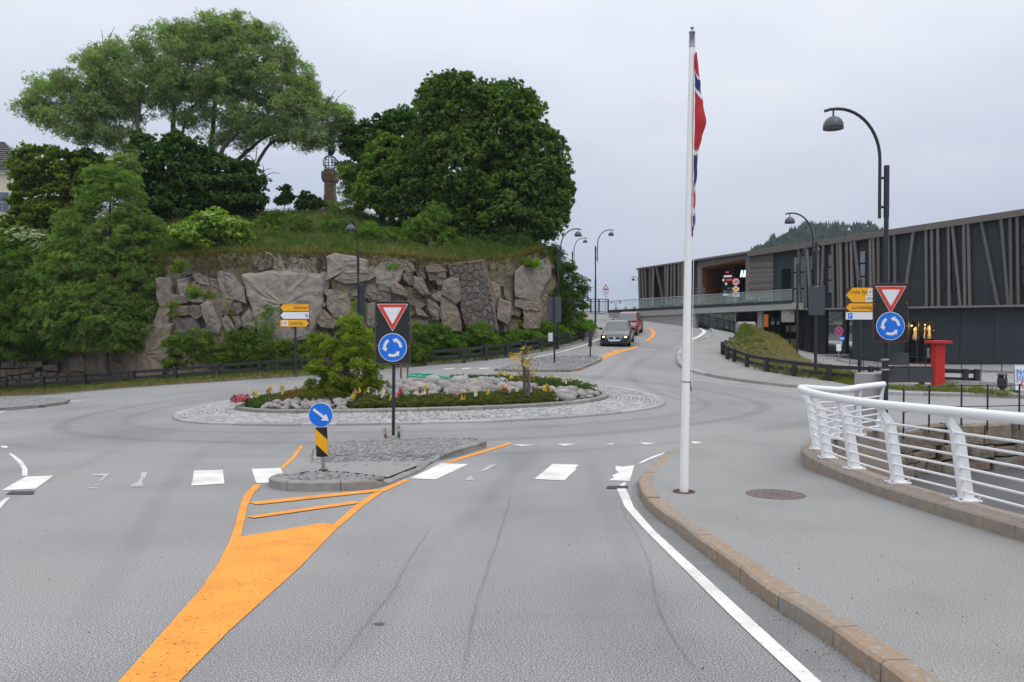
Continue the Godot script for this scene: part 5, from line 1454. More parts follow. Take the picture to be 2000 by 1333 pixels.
func deck(b: Node):
	var level := func(s: float) -> float: return 3.92 + 0.027 * s
	var st := begin()
	plate(st, T(Vector3(0, 0, 2.25)), PackedVector2Array([Vector2(-1.7, level.call(-1.7) - 0.5), Vector2(15.2, level.call(15.2) - 0.5), Vector2(15.2, level.call(15.2)), Vector2(-1.7, level.call(-1.7))]), 2.2)
	var slab := fin(st, "deck_slab", M.concrete, b)
	st = begin()
	plate(st, T(Vector3(0, 0, 2.27)), PackedVector2Array([Vector2(-1.7, level.call(-1.7) - 0.06), Vector2(15.2, level.call(15.2) - 0.06), Vector2(15.2, level.call(15.2) + 0.16), Vector2(-1.7, level.call(-1.7) + 0.16)]), 0.06)
	fin(st, "deck_edge", M.clad, slab)
	st = begin()
	bx(st, 14.3, 14.9, 2.9, level.call(14.3) - 0.5, 1.2, 2.1)
	bx(st, 12.2, 12.55, 0.0, level.call(12.3) - 0.5, 1.4, 1.75)
	fin(st, "deck_pier", M.concrete, b)
	st = begin()
	plate(st, T(Vector3(0, 0, 2.1)), PackedVector2Array([Vector2(-1.7, 2.5), Vector2(7.0, 2.0), Vector2(7.0, level.call(7.0) - 0.48), Vector2(-1.7, level.call(-1.7) - 0.48)]), 0.4)
	fin(st, "ramp_wall", M.concrete, b)
	for k in 12:
		var s := -1.6 + k * 1.4
		st = begin()
		plate(st, T(Vector3(0, 0, 2.2)), PackedVector2Array([Vector2(s, level.call(s) + 0.17), Vector2(s + 1.36, level.call(s + 1.36) + 0.17), Vector2(s + 1.36, level.call(s + 1.36) + 0.9), Vector2(s, level.call(s) + 0.9)]), 0.02)
		fin(st, "glass_pane", M.pane, b)
	st = begin(true)
	tube(st, [Vector3(-1.7, level.call(-1.7) + 0.95, 2.19), Vector3(15.2, level.call(15.2) + 0.95, 2.19)], 0.035, 8)
	fin(st, "deck_handrail", M.galvanised, b)
	for k in 9:   # dark planters and benches on the deck
		st = begin()
		bx(st, 2.0 + k * 1.3, 2.8 + k * 1.3, level.call(3.0 + k * 1.3), level.call(3.0 + k * 1.3) + 0.3 + 0.1 * (k % 3), 1.2, 1.7)
		fin(st, "planter", M.dark_void if k % 2 else M.batten_c, b)

func shop_front(b: Node):
	var st := begin()
	bx(st, 8.5, 14.4, -0.3, 3.84, -1.9, -1.75)
	fin(st, "shop_back", M.dark_void, b)
	for s in [9.2, 10.3, 11.3, 12.0, 12.9, 13.7]:
		st = begin()
		bx(st, s - 0.05, s + 0.05, -0.3, 3.84, -0.6, -0.5)
		fin(st, "shop_frame", M.black_metal, b)
	var warm := glow(Color(1.0, 0.55, 0.22), 0.28)
	for q in [[10.95, 3.05, 0.35, 0.5], [13.3, 2.4, 0.5, 0.25], [13.3, 1.2, 0.5, 0.4]]:
		st = begin()
		bx(st, q[0] - q[2], q[0] + q[2], q[1] - q[3], q[1] + q[3], -1.74, -1.7)
		fin(st, "lit_window", warm if q[1] > 3 else glow(Color(0.7, 0.65, 0.3), 0.07), b)
	for q in [[12.25, 2.9], [12.75, 2.9]]:
		st = begin()
		bx(st, q[0] - 0.2, q[0] + 0.2, 0.9, 3.3, -0.66, -0.62)
		var poster := fin(st, "poster", M.sign_black, b)
		for k in [[3.15, 0.12, Color(0.10, 0.14, 0.55)], [2.85, 0.12, Color(0.7, 0.78, 0.9)], [1.75, 0.12, Color(0.75, 0.77, 0.8)], [1.4, 0.08, Color(0.6, 0.65, 0.7)], [1.15, 0.05, Color(0.7, 0.7, 0.7)]]:
			st = begin()
			bx(st, q[0] - 0.15, q[0] + 0.12, k[0] - k[1], k[0] + k[1], -0.618, -0.61)
			fin(st, "print", mat(k[2], 0.5), poster)
	# shop window with clothes on show
	for s in [22.1, 22.95, 23.5, 24.05]:
		st = begin()
		bx(st, s - 0.05, s + 0.05, -0.2, 2.95, -0.55, -0.45)
		fin(st, "shop_frame", M.black_metal, b)
	st = begin()
	for y in [0.0, 2.93, 3.3]:
		bx(st, 22.05, 24.1, y, y + 0.07, -0.56, -0.44)
	fin(st, "shop_transom", M.black_metal, b)
	var cream := mat(Color(0.62, 0.52, 0.36), 0.8)
	var greyc := mat(Color(0.42, 0.44, 0.42), 0.8)
	for q in [[22.45, 1.6, 2.55, 0.25, cream], [23.1, 1.7, 2.6, 0.16, cream], [23.35, 1.7, 2.65, 0.13, cream], [23.28, 0.35, 1.1, 0.17, greyc], [23.8, 2.25, 2.5, 0.2, cream], [23.8, 1.75, 1.95, 0.2, cream], [23.78, 0.2, 1.15, 0.2, greyc], [22.3, 0.4, 1.2, 0.3, M.dark_void]]:
		st = begin(true)
		var pr := []
		for k in 7:
			var t := k / 6.0
			pr.append(Vector2(q[3] * (1.0 - 0.55 * t * t) * (0.8 + 0.2 * sin(t * 9.0)) if k < 6 else 0.02, lerpf(q[1], q[2], t)))
		lathe(st, T(Vector3(q[0], 0, -1.6)), pr, 10)
		fin(st, "clothing_display", q[4], b)
	for q in [[22.3, 2.62], [23.2, 2.68], [23.85, 2.4]]:
		var bulb := SphereMesh.new()
		bulb.radius = 0.06
		bulb.height = 0.12
		bulb.radial_segments = 12
		bulb.rings = 6
		var o := put("lamp_bulb", bulb, glow(Color(1.0, 0.8, 0.5), 4.0), b)
		o.position = Vector3(q[0], q[1], -1.25)
		var l := OmniLight3D.new()
		l.name = "shop_lamp_light"
		l.light_color = Color(1.0, 0.8, 0.55)
		l.light_energy = 0.45
		l.light_size = 0.06
		l.omni_range = 8.0
		l.omni_attenuation = 2.0
		l.shadow_enabled = true
		l.position = o.position
		b.add_child(l, true)

func build_house():
	var o := thing("cream_house", "cream rendered house with a grey hipped slate roof behind the left trees", "house", Vector3(-49.5, 7.5, -72.0))
	var st := begin()
	bx(st, -9.0, 5.6, 0, 9.2, -9, 0)
	fin(st, "wall", mat(Color(0.62, 0.55, 0.43), 0.85), o)
	st = begin()
	bx(st, -9.15, 5.75, 8.75, 9.2, -9.15, 0.15)
	fin(st, "cornice", mat(Color(0.66, 0.60, 0.48), 0.8), o)
	st = begin()
	bx(st, -9.5, 6.1, 9.2, 9.5, -9.5, 0.5)
	fin(st, "gutter", mat(Color(0.10, 0.14, 0.145), 0.5), o)
	var slate := tri_mat(tex(0.06, 251, [[0.0, Color(0.10, 0.095, 0.095)], [1.0, Color(0.22, 0.205, 0.20)]], 4, 256), 0.8, 0.8)
	var e := [Vector3(-9.6, 9.5, 0.6), Vector3(6.2, 9.5, 0.6), Vector3(6.2, 9.5, -9.6), Vector3(-9.6, 9.5, -9.6)]
	var r0 := Vector3(-4.8, 12.6, -4.5)
	var r1 := Vector3(1.0, 12.6, -4.5)
	st = begin()
	quad(st, e[0], e[1], r1, r0)
	tri(st, e[1], e[2], r1)
	quad(st, e[2], e[3], r0, r1)
	tri(st, e[3], e[0], r0)
	var roof := fin(st, "roof", slate, o)
	for k in 11:   # courses of slates down the near slope
		var t := (k + 0.5) / 11.0
		st = begin()
		bar(st, e[0].lerp(r0, t) + Vector3(0, 0.03, 0.02), e[1].lerp(r1, t) + Vector3(0, 0.03, 0.02), 0.24, 0.03)
		fin(st, "slate_course", slate, roof)
	st = begin(true)
	tube(st, [e[1] + Vector3(0, 0.05, 0), r1 + Vector3(0, 0.08, 0), r0 + Vector3(0, 0.08, 0)], 0.09, 6)
	fin(st, "ridge", mat(Color(0.16, 0.2, 0.2), 0.6), roof)
	for q in [[3.6, 6.3], [3.6, 2.6], [0.2, 6.3], [0.2, 2.6], [-3.4, 6.3], [-3.4, 2.6]]:
		st = begin()
		bx(st, q[0] - 0.7, q[0] + 0.7, q[1] - 0.95, q[1] + 0.95, 0.0, 0.05)
		var w := fin(st, "window", mat(Color(0.6, 0.6, 0.58), 0.6), o)
		for k in 4:
			st = begin()
			bx(st, q[0] - 0.62 + (k % 2) * 0.64, q[0] - 0.02 + (k % 2) * 0.64, q[1] - 0.88 + (k / 2) * 0.9, q[1] - 0.04 + (k / 2) * 0.9, 0.05, 0.07)
			fin(st, "pane", mat(Color(0.10, 0.13, 0.18), 0.1), w)
# ------------------------------------------------------------------ railings, fences, walls beside them
func build_rails_and_fences():
	plinth_and_rail()
	quay_wall()
	# far timber rail fence
	timber_fence([Vector2(-31.55, -42.69), Vector2(-30.37, -44.17), Vector2(-28.62, -44.99), Vector2(-26.74, -45.39), Vector2(-24.08, -44.83), Vector2(-20.51, -43.13), Vector2(-17.25, -40.8), Vector2(-14.84, -40.16), Vector2(-12.79, -40.38), Vector2(-10.72, -40.69), Vector2(-8.67, -41.17), Vector2(-6.62, -41.53), Vector2(-4.54, -41.58), Vector2(-2.5, -41.4), Vector2(-1.35, -42.15), Vector2(-0.22, -43.26), Vector2(0.74, -44.45), Vector2(1.68, -45.78), Vector2(2.54, -47.02), Vector2(3.54, -49.21), Vector2(4.57, -51.57), Vector2(5.28, -54.09)], 0.68, "black timber rail fence along the far kerb below the rock face")
	timber_fence([Vector2(16.46, -57), Vector2(15.04, -53.5), Vector2(13.84, -50.5), Vector2(12.88, -48), Vector2(12.14, -46), Vector2(11.81, -44.66), Vector2(11.27, -41.67), Vector2(11.32, -40.61), Vector2(11.33, -38.41), Vector2(11.58, -36.23), Vector2(12.14, -34.28), Vector2(13.02, -32.7), Vector2(14.32, -31.79), Vector2(15.94, -31), Vector2(17.21, -30.23), Vector2(17.57, -30.11)], 0.66, "black timber rail fence curving round the flowering embankment")
	bar_railing()
	thin_fences()

func timber_fence(line: Array, h: float, label: String):
	var o := thing("rail_fence", label, "fence", onv(line[0], 0.1))
	for p in line:
		var st := begin()
		box(st, T(onv(p, 0.1 + h / 2 - 0.1) - o.position), Vector3(0.17, h + 0.26, 0.17), 0.015)
		fin(st, "post", M.black_wood, o)
	for i in line.size() - 1:
		var d: Vector2 = (line[i + 1] - line[i]).normalized()
		var nrm := Vector2(-d.y, d.x) * -0.11
		for k in [h - 0.08, h * 0.42]:
			var st := begin()
			bar(st, onv(line[i] + nrm + d * 0.01, 0.1 + k) - o.position, onv(line[i + 1] + nrm - d * 0.01, 0.1 + k) - o.position, 0.075, 0.15, 0.01)
			fin(st, "rail", M.black_wood, o)

func plinth_and_rail():
	# the concrete plinth, in cast lengths, and the white railing that stands on it
	var outer: Array = smooth_line([Vector2(5.456, -4.441), Vector2(5.381, -5.555), Vector2(5.303, -6.85), Vector2(5.223, -8.102), Vector2(5.13, -9.366), Vector2(5.013, -11.12), Vector2(5.01, -12.551), Vector2(5.089, -13.751), Vector2(5.287, -14.567), Vector2(5.614, -15.253), Vector2(6.092, -15.783), Vector2(6.989, -16.462), Vector2(7.918, -17.05)], 4)
	var pl := struct("railing_plinth", "low brown-grey concrete plinth under the white railing", "plinth")
	var total := polyline_len(outer)
	var s := 0.0
	while s < total - 0.1:
		var e: float = min(s + 1.9, total)
		var st := begin()
		var n: int = max(2, int((e - s) / 0.2))
		var rows := []
		for i in n + 1:
			var q: float = lerpf(s + 0.004, e - 0.004, float(i) / n)
			var p: Vector2 = polyline_at(outer, q)
			var d: Vector2 = (polyline_at(outer, min(q + 0.1, total)) - polyline_at(outer, max(q - 0.1, 0.0))).normalized()
			var w := Vector3(-d.y, 0, d.x)
			var y := gh(p.x, p.y)
			var a := Vector3(p.x, y - 0.1, p.y)
			rows.append([a, Vector3(p.x, y + 0.27, p.y), Vector3(p.x, y + 0.295, p.y) + w * 0.025, Vector3(p.x, y + 0.30, p.y) + w * 0.42, Vector3(p.x, y + 0.27, p.y) + w * 0.44, Vector3(p.x, -0.95, p.y) + w * 0.44])
		for i in n:
			for k in 5:
				quad(st, rows[i][k], rows[i][k + 1], rows[i + 1][k + 1], rows[i + 1][k])
		for k in range(1, 5):
			tri(st, rows[0][0], rows[0][k + 1], rows[0][k])
			tri(st, rows[n][0], rows[n][k], rows[n][k + 1])
		fin(st, "plinth_block", M.plinth, pl)
		s = e
	var r := thing("white_railing", "white tubular steel railing curving round the sunken path on the right", "railing", Vector3.ZERO)
	var feet: Array = [Vector2(5.544, -5.204), Vector2(5.597, -6.625), Vector2(5.531, -8.035), Vector2(5.49, -9.598), Vector2(5.342, -11.004), Vector2(5.285, -12.272), Vector2(5.291, -13.326), Vector2(5.469, -14.226), Vector2(6.215, -15.312), Vector2(6.843, -15.76), Vector2(7.464, -16.152)]
	r.position = onv(feet[3], 0.3)
	var tops := []
	var marks := []
	for i in feet.size():
		var d: Vector2 = (feet[min(i + 1, feet.size() - 1)] - feet[max(i - 1, 0)]).normalized()
		var w := Vector3(d.y, 0, -d.x)   # towards the pavement
		if i >= 8:
			w = -w * 0.3
		var base := onv(feet[i], 0.3) - r.position
		var h := 1.0 if i < 8 else 0.86
		marks.append([base, w, h, Vector3(d.x, 0, d.y)])
		tops.append(base + Vector3(0, h + 0.09, 0) + w * 0.27)
	for m in marks:
		var base: Vector3 = m[0]
		var w: Vector3 = m[1]
		var h: float = m[2]
		var wn := w.normalized()
		# a flat blade leaning to the pavement, swept forward at the head; in its own plane: x towards the pavement, y up
		var blade := PackedVector2Array([Vector2(-0.085, 0.02), Vector2(0.085, 0.02), Vector2(0.19, h * 0.74), Vector2(0.21, h * 0.86), Vector2(0.30, h + 0.02), Vector2(0.25, h + 0.06), Vector2(0.14, h * 0.93), Vector2(0.05, h * 0.82)])
		var sl: float = w.length()
		var bp := PackedVector2Array()
		for v in blade:
			bp.append(Vector2(v.x if v.y < 0.1 else v.x * sl + (1 - sl) * (-0.0), v.y))
		var st := begin()
		plate(st, Transform3D(Basis(wn, Vector3.UP, wn.cross(Vector3.UP)), base + wn.cross(Vector3.UP) * 0.03), bp, 0.06)
		var post := fin(st, "post", M.white_metal, r)
		st = begin()
		box(st, Transform3D(Basis(wn, Vector3.UP, wn.cross(Vector3.UP)), base + Vector3(0, 0.012, 0)), Vector3(0.29, 0.026, 0.2), 0.005)
		fin(st, "base_plate", M.white_metal, post)
		st = begin()
		for k in 4:
			lathe(st, T(base + wn * (0.115 if k & 1 else -0.115) + wn.cross(Vector3.UP) * (0.07 if k & 2 else -0.07)), [Vector2(0.017, 0.025), Vector2(0.017, 0.045), Vector2(0.008, 0.06), Vector2(0.0, 0.06)], 6)
		fin(st, "bolt", M.steel, post)
	var st2 := begin(true)
	tube(st2, smooth_line(tops, 8), 0.062, 14)
	fin(st2, "handrail", M.white_metal, r)
	for k in 6:
		var f := [0.12, 0.265, 0.41, 0.555, 0.70, 0.83][k] as float
		for i in marks.size() - 1:
			var a: Vector3 = marks[i][0] + Vector3(0, marks[i][2] * f, 0) + marks[i][1] * (0.02 + 0.17 * f)
			var b: Vector3 = marks[i + 1][0] + Vector3(0, marks[i + 1][2] * f, 0) + marks[i + 1][1] * (0.02 + 0.17 * f)
			st2 = begin(true)
			tube(st2, [a, b], 0.0165, 8)
			fin(st2, "crossbar", M.white_metal, r)
			st2 = begin(true)
			var dir := (b - a).normalized()
			tube(st2, [a + dir * 0.03, a + dir * 0.055], 0.026, 8)
			fin(st2, "collar", M.plate_grey, r)

func quay_wall():
	var q := quay_line()
	var o := thing("sunken_path_wall", "rough squared stone wall behind the white railing", "wall", onv(q[0], -0.5))
	var total := polyline_len(q)
	var base := -0.95
	# backing, slightly behind the stones' faces
	var st := begin()
	for i in q.size() - 1:
		var a: Vector2 = q[i]
		var b: Vector2 = q[i + 1]
		var d := (b - a).normalized()
		var nb := Vector2(-d.y, d.x) * -0.16
		quad(st, Vector3(a.x + nb.x, base, a.y + nb.y) - o.position, Vector3(b.x + nb.x, base, b.y + nb.y) - o.position, onv(b + nb, 0.02) - o.position, onv(a + nb, 0.02) - o.position)
	fin(st, "backing", M.dark_void, o)
	var rows := [[base, 0.36], [base + 0.36, 0.3], [base + 0.66, 0.42]]
	for ri in 3:
		var s := -0.2 * ri
		while s < total:
			var l := rng.randf_range(0.35, 0.85) * (1.25 if ri == 2 else 1.0)
			var m := s + l / 2
			if m > 0 and m < total:
				var p: Vector2 = polyline_at(q, m)
				var d: Vector2 = (polyline_at(q, min(m + 0.1, total)) - polyline_at(q, max(m - 0.1, 0.0))).normalized()
				var top: float = rows[ri][0] + rows[ri][1] + rng.randf_range(-0.05, 0.03)
				if ri == 2:
					top = gh(p.x, p.y) + rng.randf_range(-0.02, 0.06)
				var y0: float = rows[ri][0] + rng.randf_range(-0.02, 0.03)
				var hgt := top - y0
				var x := Transform3D(Basis(Vector3(d.x, 0, d.y), Vector3.UP, Vector3(d.x, 0, d.y).cross(Vector3.UP)), Vector3(p.x, (top + y0) / 2, p.y) - o.position)
				var k := 0.04
				var poly := PackedVector2Array()
				for v in [Vector2(-l / 2, -hgt / 2), Vector2(0, -hgt / 2), Vector2(l / 2, -hgt / 2), Vector2(l / 2, 0), Vector2(l / 2, hgt / 2), Vector2(0.1 * l, hgt / 2), Vector2(-l / 2, hgt / 2), Vector2(-l / 2, 0)]:
					poly.append(v * 0.975 + Vector2(rng.randf_range(-k, k), rng.randf_range(-k, k)) * 0.7)
				st = begin()
				stone_plate(st, x, poly, 0.3, rng.randf_range(-0.03, 0.06))
				fin(st, "stone", [M.quay_stone_a, M.quay_stone_b, M.quay_stone_c, M.quay_stone_d][rng.randi() % 4], o)
			s += l + 0.01

func bar_railing():
	# dark bar railing at the top of the pavement, by the deck
	var line: Array = [Vector2(16.08, -70), Vector2(16.66, -68), Vector2(17.11, -66), Vector2(17.41, -64), Vector2(17.36, -61.5), Vector2(17.04, -59)]
	var o := thing("bar_railing", "dark railing of upright bars where the hill pavement meets the deck", "railing", onv(line[0], 0.1))
	var pts := smooth_line(line, 5)
	var top := []
	var low := []
	for p in pts:
		top.append(onv(p, 0.98) - o.position)
		low.append(onv(p, 0.28) - o.position)
	var st := begin(true)
	tube(st, top, 0.035, 6)
	fin(st, "handrail", M.black_metal, o)
	st = begin(true)
	tube(st, low, 0.025, 6)
	fin(st, "bottom_rail", M.black_metal, o)
	var total := polyline_len(pts)
	var k := 0
	var s := 0.0
	while s < total:
		var p: Vector2 = polyline_at(pts, s)
		st = begin()
		box(st, T(onv(p, 0.55) - o.position), Vector3(0.07, 0.9, 0.07) if k % 4 == 0 else Vector3(0.025, 0.75, 0.025))
		fin(st, "post" if k % 4 == 0 else "bar", M.black_metal, o)
		s += 0.32
		k += 1
	# the end pillar of the retaining wall at the top of the embankment
	var e := begin()
	bx(e, -0.55, 0.75, -2.6, 0.95, -0.35, 0.35, 0.12)
	tag(fin(e, "wall_end_pillar", M.concrete), "rounded concrete wall end at the top of the grassy embankment", "wall")
	get_child(-1).position = on(Vector3(16.79, 2.5, -57.5).x, Vector3(16.79, 2.5, -57.5).z) + Vector3(0, 0.25, 0)
	# railing on the crest of the hill road
	var l2: Array = [Vector3(5.66, 4.17, -84), Vector3(6.57, 4.17, -84), Vector3(7.49, 4.12, -84), Vector3(8.3, 4.06, -84), Vector3(9.16, 4.06, -84), Vector3(10.13, 4.01, -84)]
	var r := thing("crest_railing", "dark wire-panel railing on the crest of the hill road", "railing", l2[0])
	for i in l2.size():
		var p: Vector3 = l2[i] - r.position
		st = begin()
		box(st, T(p + Vector3(0, 0.6, 0)), Vector3(0.16, 1.7, 0.12))
		fin(st, "post", M.black_metal, r)
		if i < l2.size() - 1:
			var n: Vector3 = l2[i + 1] - r.position
			for y in [1.42, 1.2, 0.1]:
				st = begin()
				bar(st, p + Vector3(0, y, 0), n + Vector3(0, y, 0), 0.07, 0.07)
				fin(st, "rail", M.black_metal, r)
			st = begin()
			for k2 in 9:
				var m := p.lerp(n, (k2 + 0.5) / 9.0)
				bar(st, m, m + Vector3(0, 1.2, 0), 0.018, 0.018)
			fin(st, "wire_panel", M.black_metal, r).set_meta("kind", "stuff")

func thin_fences():
	# thin iron fence on the wall behind the white railing
	var line: Array = [Vector2(8.579, -17.436), Vector2(9.621, -18.356), Vector2(10.566, -18.711), Vector2(11.244, -18.82), Vector2(12.17, -19.095)] + [Vector2(14.2, -18.9), Vector2(16.6, -18.95), Vector2(19, -19.0)]
	iron_fence(line, 1.0, [0.97, 0.48], "thin black iron fence on top of the rough stone wall", 0.016)
	# and the low one along the forecourt of the building
	var l2: Array = []
	for k in 16:
		var p: Vector3 = Vector3(18.229, 0.235, -43).lerp(Vector3(21.201, 0.423, -33), k / 10.0)
		l2.append(Vector2(p.x, p.z))
	iron_fence(l2, 0.95, [0.93, 0.45], "thin dark iron fence along the forecourt of the dark building", 0.016)

func iron_fence(line: Array, h: float, rails: Array, label: String, r: float):
	var o := thing("iron_fence", label, "fence", onv(line[0]))
	for i in line.size():
		var p := onv(line[i]) - o.position
		var st := begin(true)
		tube(st, [p + Vector3(0, -0.1, 0), p + Vector3(0, h, 0)], r * 1.25, 6)
		fin(st, "post", M.black_metal, o)
		if i < line.size() - 1:
			var n := onv(line[i + 1]) - o.position
			for y in rails:
				st = begin(true)
				tube(st, [p + Vector3(0, y, 0), n + Vector3(0, y, 0)], r * 0.7, 6)
				fin(st, "rail", M.black_metal, o)
# ------------------------------------------------------------------ trees, shrubs, grass, flowers
func spray_mesh(kind: String, v: int) -> ArrayMesh:   # a twig with its leaves, about one unit across
	var st := begin()
	var r := RandomNumberGenerator.new()
	r.seed = 500 + v + kind.hash() % 97
	var count: int = {"broad": 9, "small": 13, "narrow": 12, "fern": 10}[kind]
	var lw: float = {"broad": 0.17, "small": 0.085, "narrow": 0.05, "fern": 0.07}[kind]
	var ll: float = {"broad": 0.36, "small": 0.2, "narrow": 0.3, "fern": 0.34}[kind]
	for k in count:
		var a := TAU * k * 0.381966 * 1.0 + r.randf() * 0.5
		var rad := sqrt((k + 0.5) / count) * 0.42
		var p := Vector3(cos(a) * rad, r.randf_range(-0.12, 0.14), sin(a) * rad)
		if kind == "narrow":
			p = Vector3(r.randf_range(-0.12, 0.12), r.randf_range(-0.1, 0.1), r.randf_range(-0.5, 0.5))
		var bb := Basis.from_euler(Vector3(r.randf_range(-0.75, 0.35), -a + PI / 2 + r.randf_range(-0.6, 0.6), r.randf_range(-0.7, 0.7)))
		var l := ll * r.randf_range(0.75, 1.2)
		var w := lw * r.randf_range(0.8, 1.2)
		var tone := r.randf_range(0.82, 1.18)
		st.set_color(Color(tone, tone, tone))
		var b0 := p
		var tip := p + bb * Vector3(0, -0.05, -l)
		var lf := p + bb * Vector3(-w, 0.03, -l * 0.45)
		var rt := p + bb * Vector3(w, 0.03, -l * 0.45)
		tri(st, b0, rt, tip)
		tri(st, b0, tip, lf)
	st.generate_normals()
	return st.commit()

var sprays := {}

func spray(kind: String) -> ArrayMesh:
	if not sprays.has(kind):
		sprays[kind] = spray_mesh(kind, 1)
	return sprays[kind]

func rdir() -> Vector3:
	var y := rng.randf_range(-1, 1)
	var a := rng.randf() * TAU
	var r := sqrt(1 - y * y)
	return Vector3(r * cos(a), y, r * sin(a))

func crown(parent: Node3D, blobs: Array, col: Color, opt := {}):
	# blobs: [centre, half width, half height]; leaves hang in clumps on and under each blob's skin
	var kind: String = opt.get("leaf", "broad")
	var cr: float = opt.get("clump", 0.7)
	var per: int = opt.get("per", 20)
	var size: float = opt.get("size", 0.5)
	var fill: float = opt.get("fill", 1.0)
	var flat: float = opt.get("flat", 0.55)
	var var_: float = opt.get("vary", 0.3)
	var deep: float = opt.get("deep", 0.55)
	var lean: Vector3 = opt.get("lean", Vector3.ZERO)
	var over: float = opt.get("over", 1.06)
	var hole: float = opt.get("hole", -0.35)
	col = Color(col.r * 2.55, col.g * 2.55, col.b * 1.8)
	var rzf: float = opt.get("rz", 0.9)
	var nz := noise(0.22 / cr, 900 + rng.randi() % 1000, 2)
	var buf := PackedFloat32Array()
	var n := 0
	for bl in blobs:
		var c: Vector3 = bl[0]
		var rx: float = bl[1]
		var ry: float = bl[2]
		var rz: float = bl[3] if bl.size() > 3 else rx * rzf
		var area := 4.2 * PI * pow((pow(rx * ry, 1.6) + pow(rx * rz, 1.6) + pow(ry * rz, 1.6)) / 3.0, 0.625)
		var clumps: int = max(3, int(area / (cr * cr * 1.5) * fill))
		for k in clumps:
			var d := rdir()
			var f: float = lerpf(deep, over, pow(rng.randf(), 0.55))
			var cc := c + Vector3(d.x * rx, d.y * ry, d.z * rz) * f
			if nz.get_noise_3dv(cc) < hole:
				continue
			var inside := false
			for other in blobs:
				if other == bl:
					continue
				var q: Vector3 = cc - other[0]
				if Vector3(q.x / other[1], q.y / other[2], q.z / (other[3] if other.size() > 3 else other[1] * rzf)).length() < 0.62:
					inside = true
					break
			if inside:
				continue
			var tone := 1.0 + var_ * rng.randf_range(-1, 1)
			var warm := rng.randf_range(0.9, 1.12)
			var own := cr * rng.randf_range(0.7, 1.7)
			for i in per:
				var e := rdir() * pow(rng.randf(), 0.4)
				var p := cc + Vector3(e.x * own, e.y * own * flat, e.z * own) + lean * e.x * own * 0.0
				var b := Basis.from_euler(Vector3(rng.randf_range(-0.6, 0.6), rng.randf() * TAU, rng.randf_range(-0.6, 0.6)))
				var outw := (Vector3(d.x, max(d.y, -0.2), d.z) * 0.8 + e * 0.5 + Vector3(0, 0.5, 0) + lean).normalized()
				var ax := Vector3.UP.cross(outw)
				if ax.length() > 0.01:
					b = Basis(ax.normalized(), Vector3.UP.angle_to(outw) * 0.75) * b
				var s := size * rng.randf_range(0.7, 1.25)
				var t := tone * rng.randf_range(0.85, 1.15)
				buf.append_array(PackedFloat32Array([b.x.x * s, b.y.x * s, b.z.x * s, p.x, b.x.y * s, b.y.y * s, b.z.y * s, p.y, b.x.z * s, b.y.z * s, b.z.z * s, p.z, col.r * t * warm, col.g * t, col.b * t / warm, 1.0]))
				n += 1
	leaf_mass(parent, opt.get("called", "crown"), spray(kind), buf, n, M.leaf)

func leaf_mass(parent: Node, called: String, mesh: Mesh, buf: PackedFloat32Array, n: int, m: Material) -> MultiMeshInstance3D:
	var mm := MultiMesh.new()
	mm.transform_format = MultiMesh.TRANSFORM_3D
	mm.use_colors = true
	mm.mesh = mesh
	mm.instance_count = n
	mm.buffer = buf
	var o := MultiMeshInstance3D.new()
	o.name = numbered(called, parent)
	o.multimesh = mm
	o.material_override = m
	o.set_meta("kind", "stuff")
	parent.add_child(o, true)
	return o

func near(blobs: Array, o: Vector3) -> Array:
	var out := []
	for b in blobs:
		var c: Array = b.duplicate()
		c[0] = b[0] - o
		out.append(c)
	return out

func limb(st: SurfaceTool, pts: Array, r0: float, r1: float, sides := 7):
	var p := smooth_line(pts, 4)
	var radii := []
	for i in p.size():
		radii.append(lerpf(r0, r1, float(i) / (p.size() - 1)))
		if i > 0 and i < p.size() - 1:
			p[i] += Vector3(rng.randf_range(-0.5, 0.5), rng.randf_range(-0.3, 0.3), rng.randf_range(-0.5, 0.5)) * radii[i] * 0.8
	tube(st, p, radii, sides)

func plant(called: String, label: String, category: String, foot: Vector3, blobs: Array, col: Color, opt := {}, trunk := 0.12, group := "") -> Node3D:
	var o := thing(called, label, category, foot, 0.0, group)
	var st := begin(true)
	var local := near(blobs, foot)
	var low: Vector3 = local[0][0]
	var c := Vector3.ZERO
	for b in local:
		c += b[0]
		if b[0].y < low.y:
			low = b[0]
	c /= local.size()
	limb(st, [Vector3(0, -0.6, 0), Vector3(c.x * 0.15, max(c.y, 0.6) * 0.5, c.z * 0.15), Vector3(c.x * 0.8, c.y, c.z * 0.8)], trunk, trunk * 0.45)
	for b in local:
		limb(st, [Vector3(c.x * 0.15, max(c.y, 0.6) * 0.45, c.z * 0.15), (Vector3(c.x * 0.3, c.y * 0.7, c.z * 0.3) + b[0]) / 2.0, b[0] + Vector3(0, b[2] * 0.4, 0)], trunk * 0.5, trunk * 0.12, 6)
	fin(st, "trunk" if category == "tree" else "stem", M.bark, o)
	crown(o, local, col, opt)
	return o

func ground_under(p: Vector3) -> Vector3:   # a footing on the knoll for what grows there
	return p

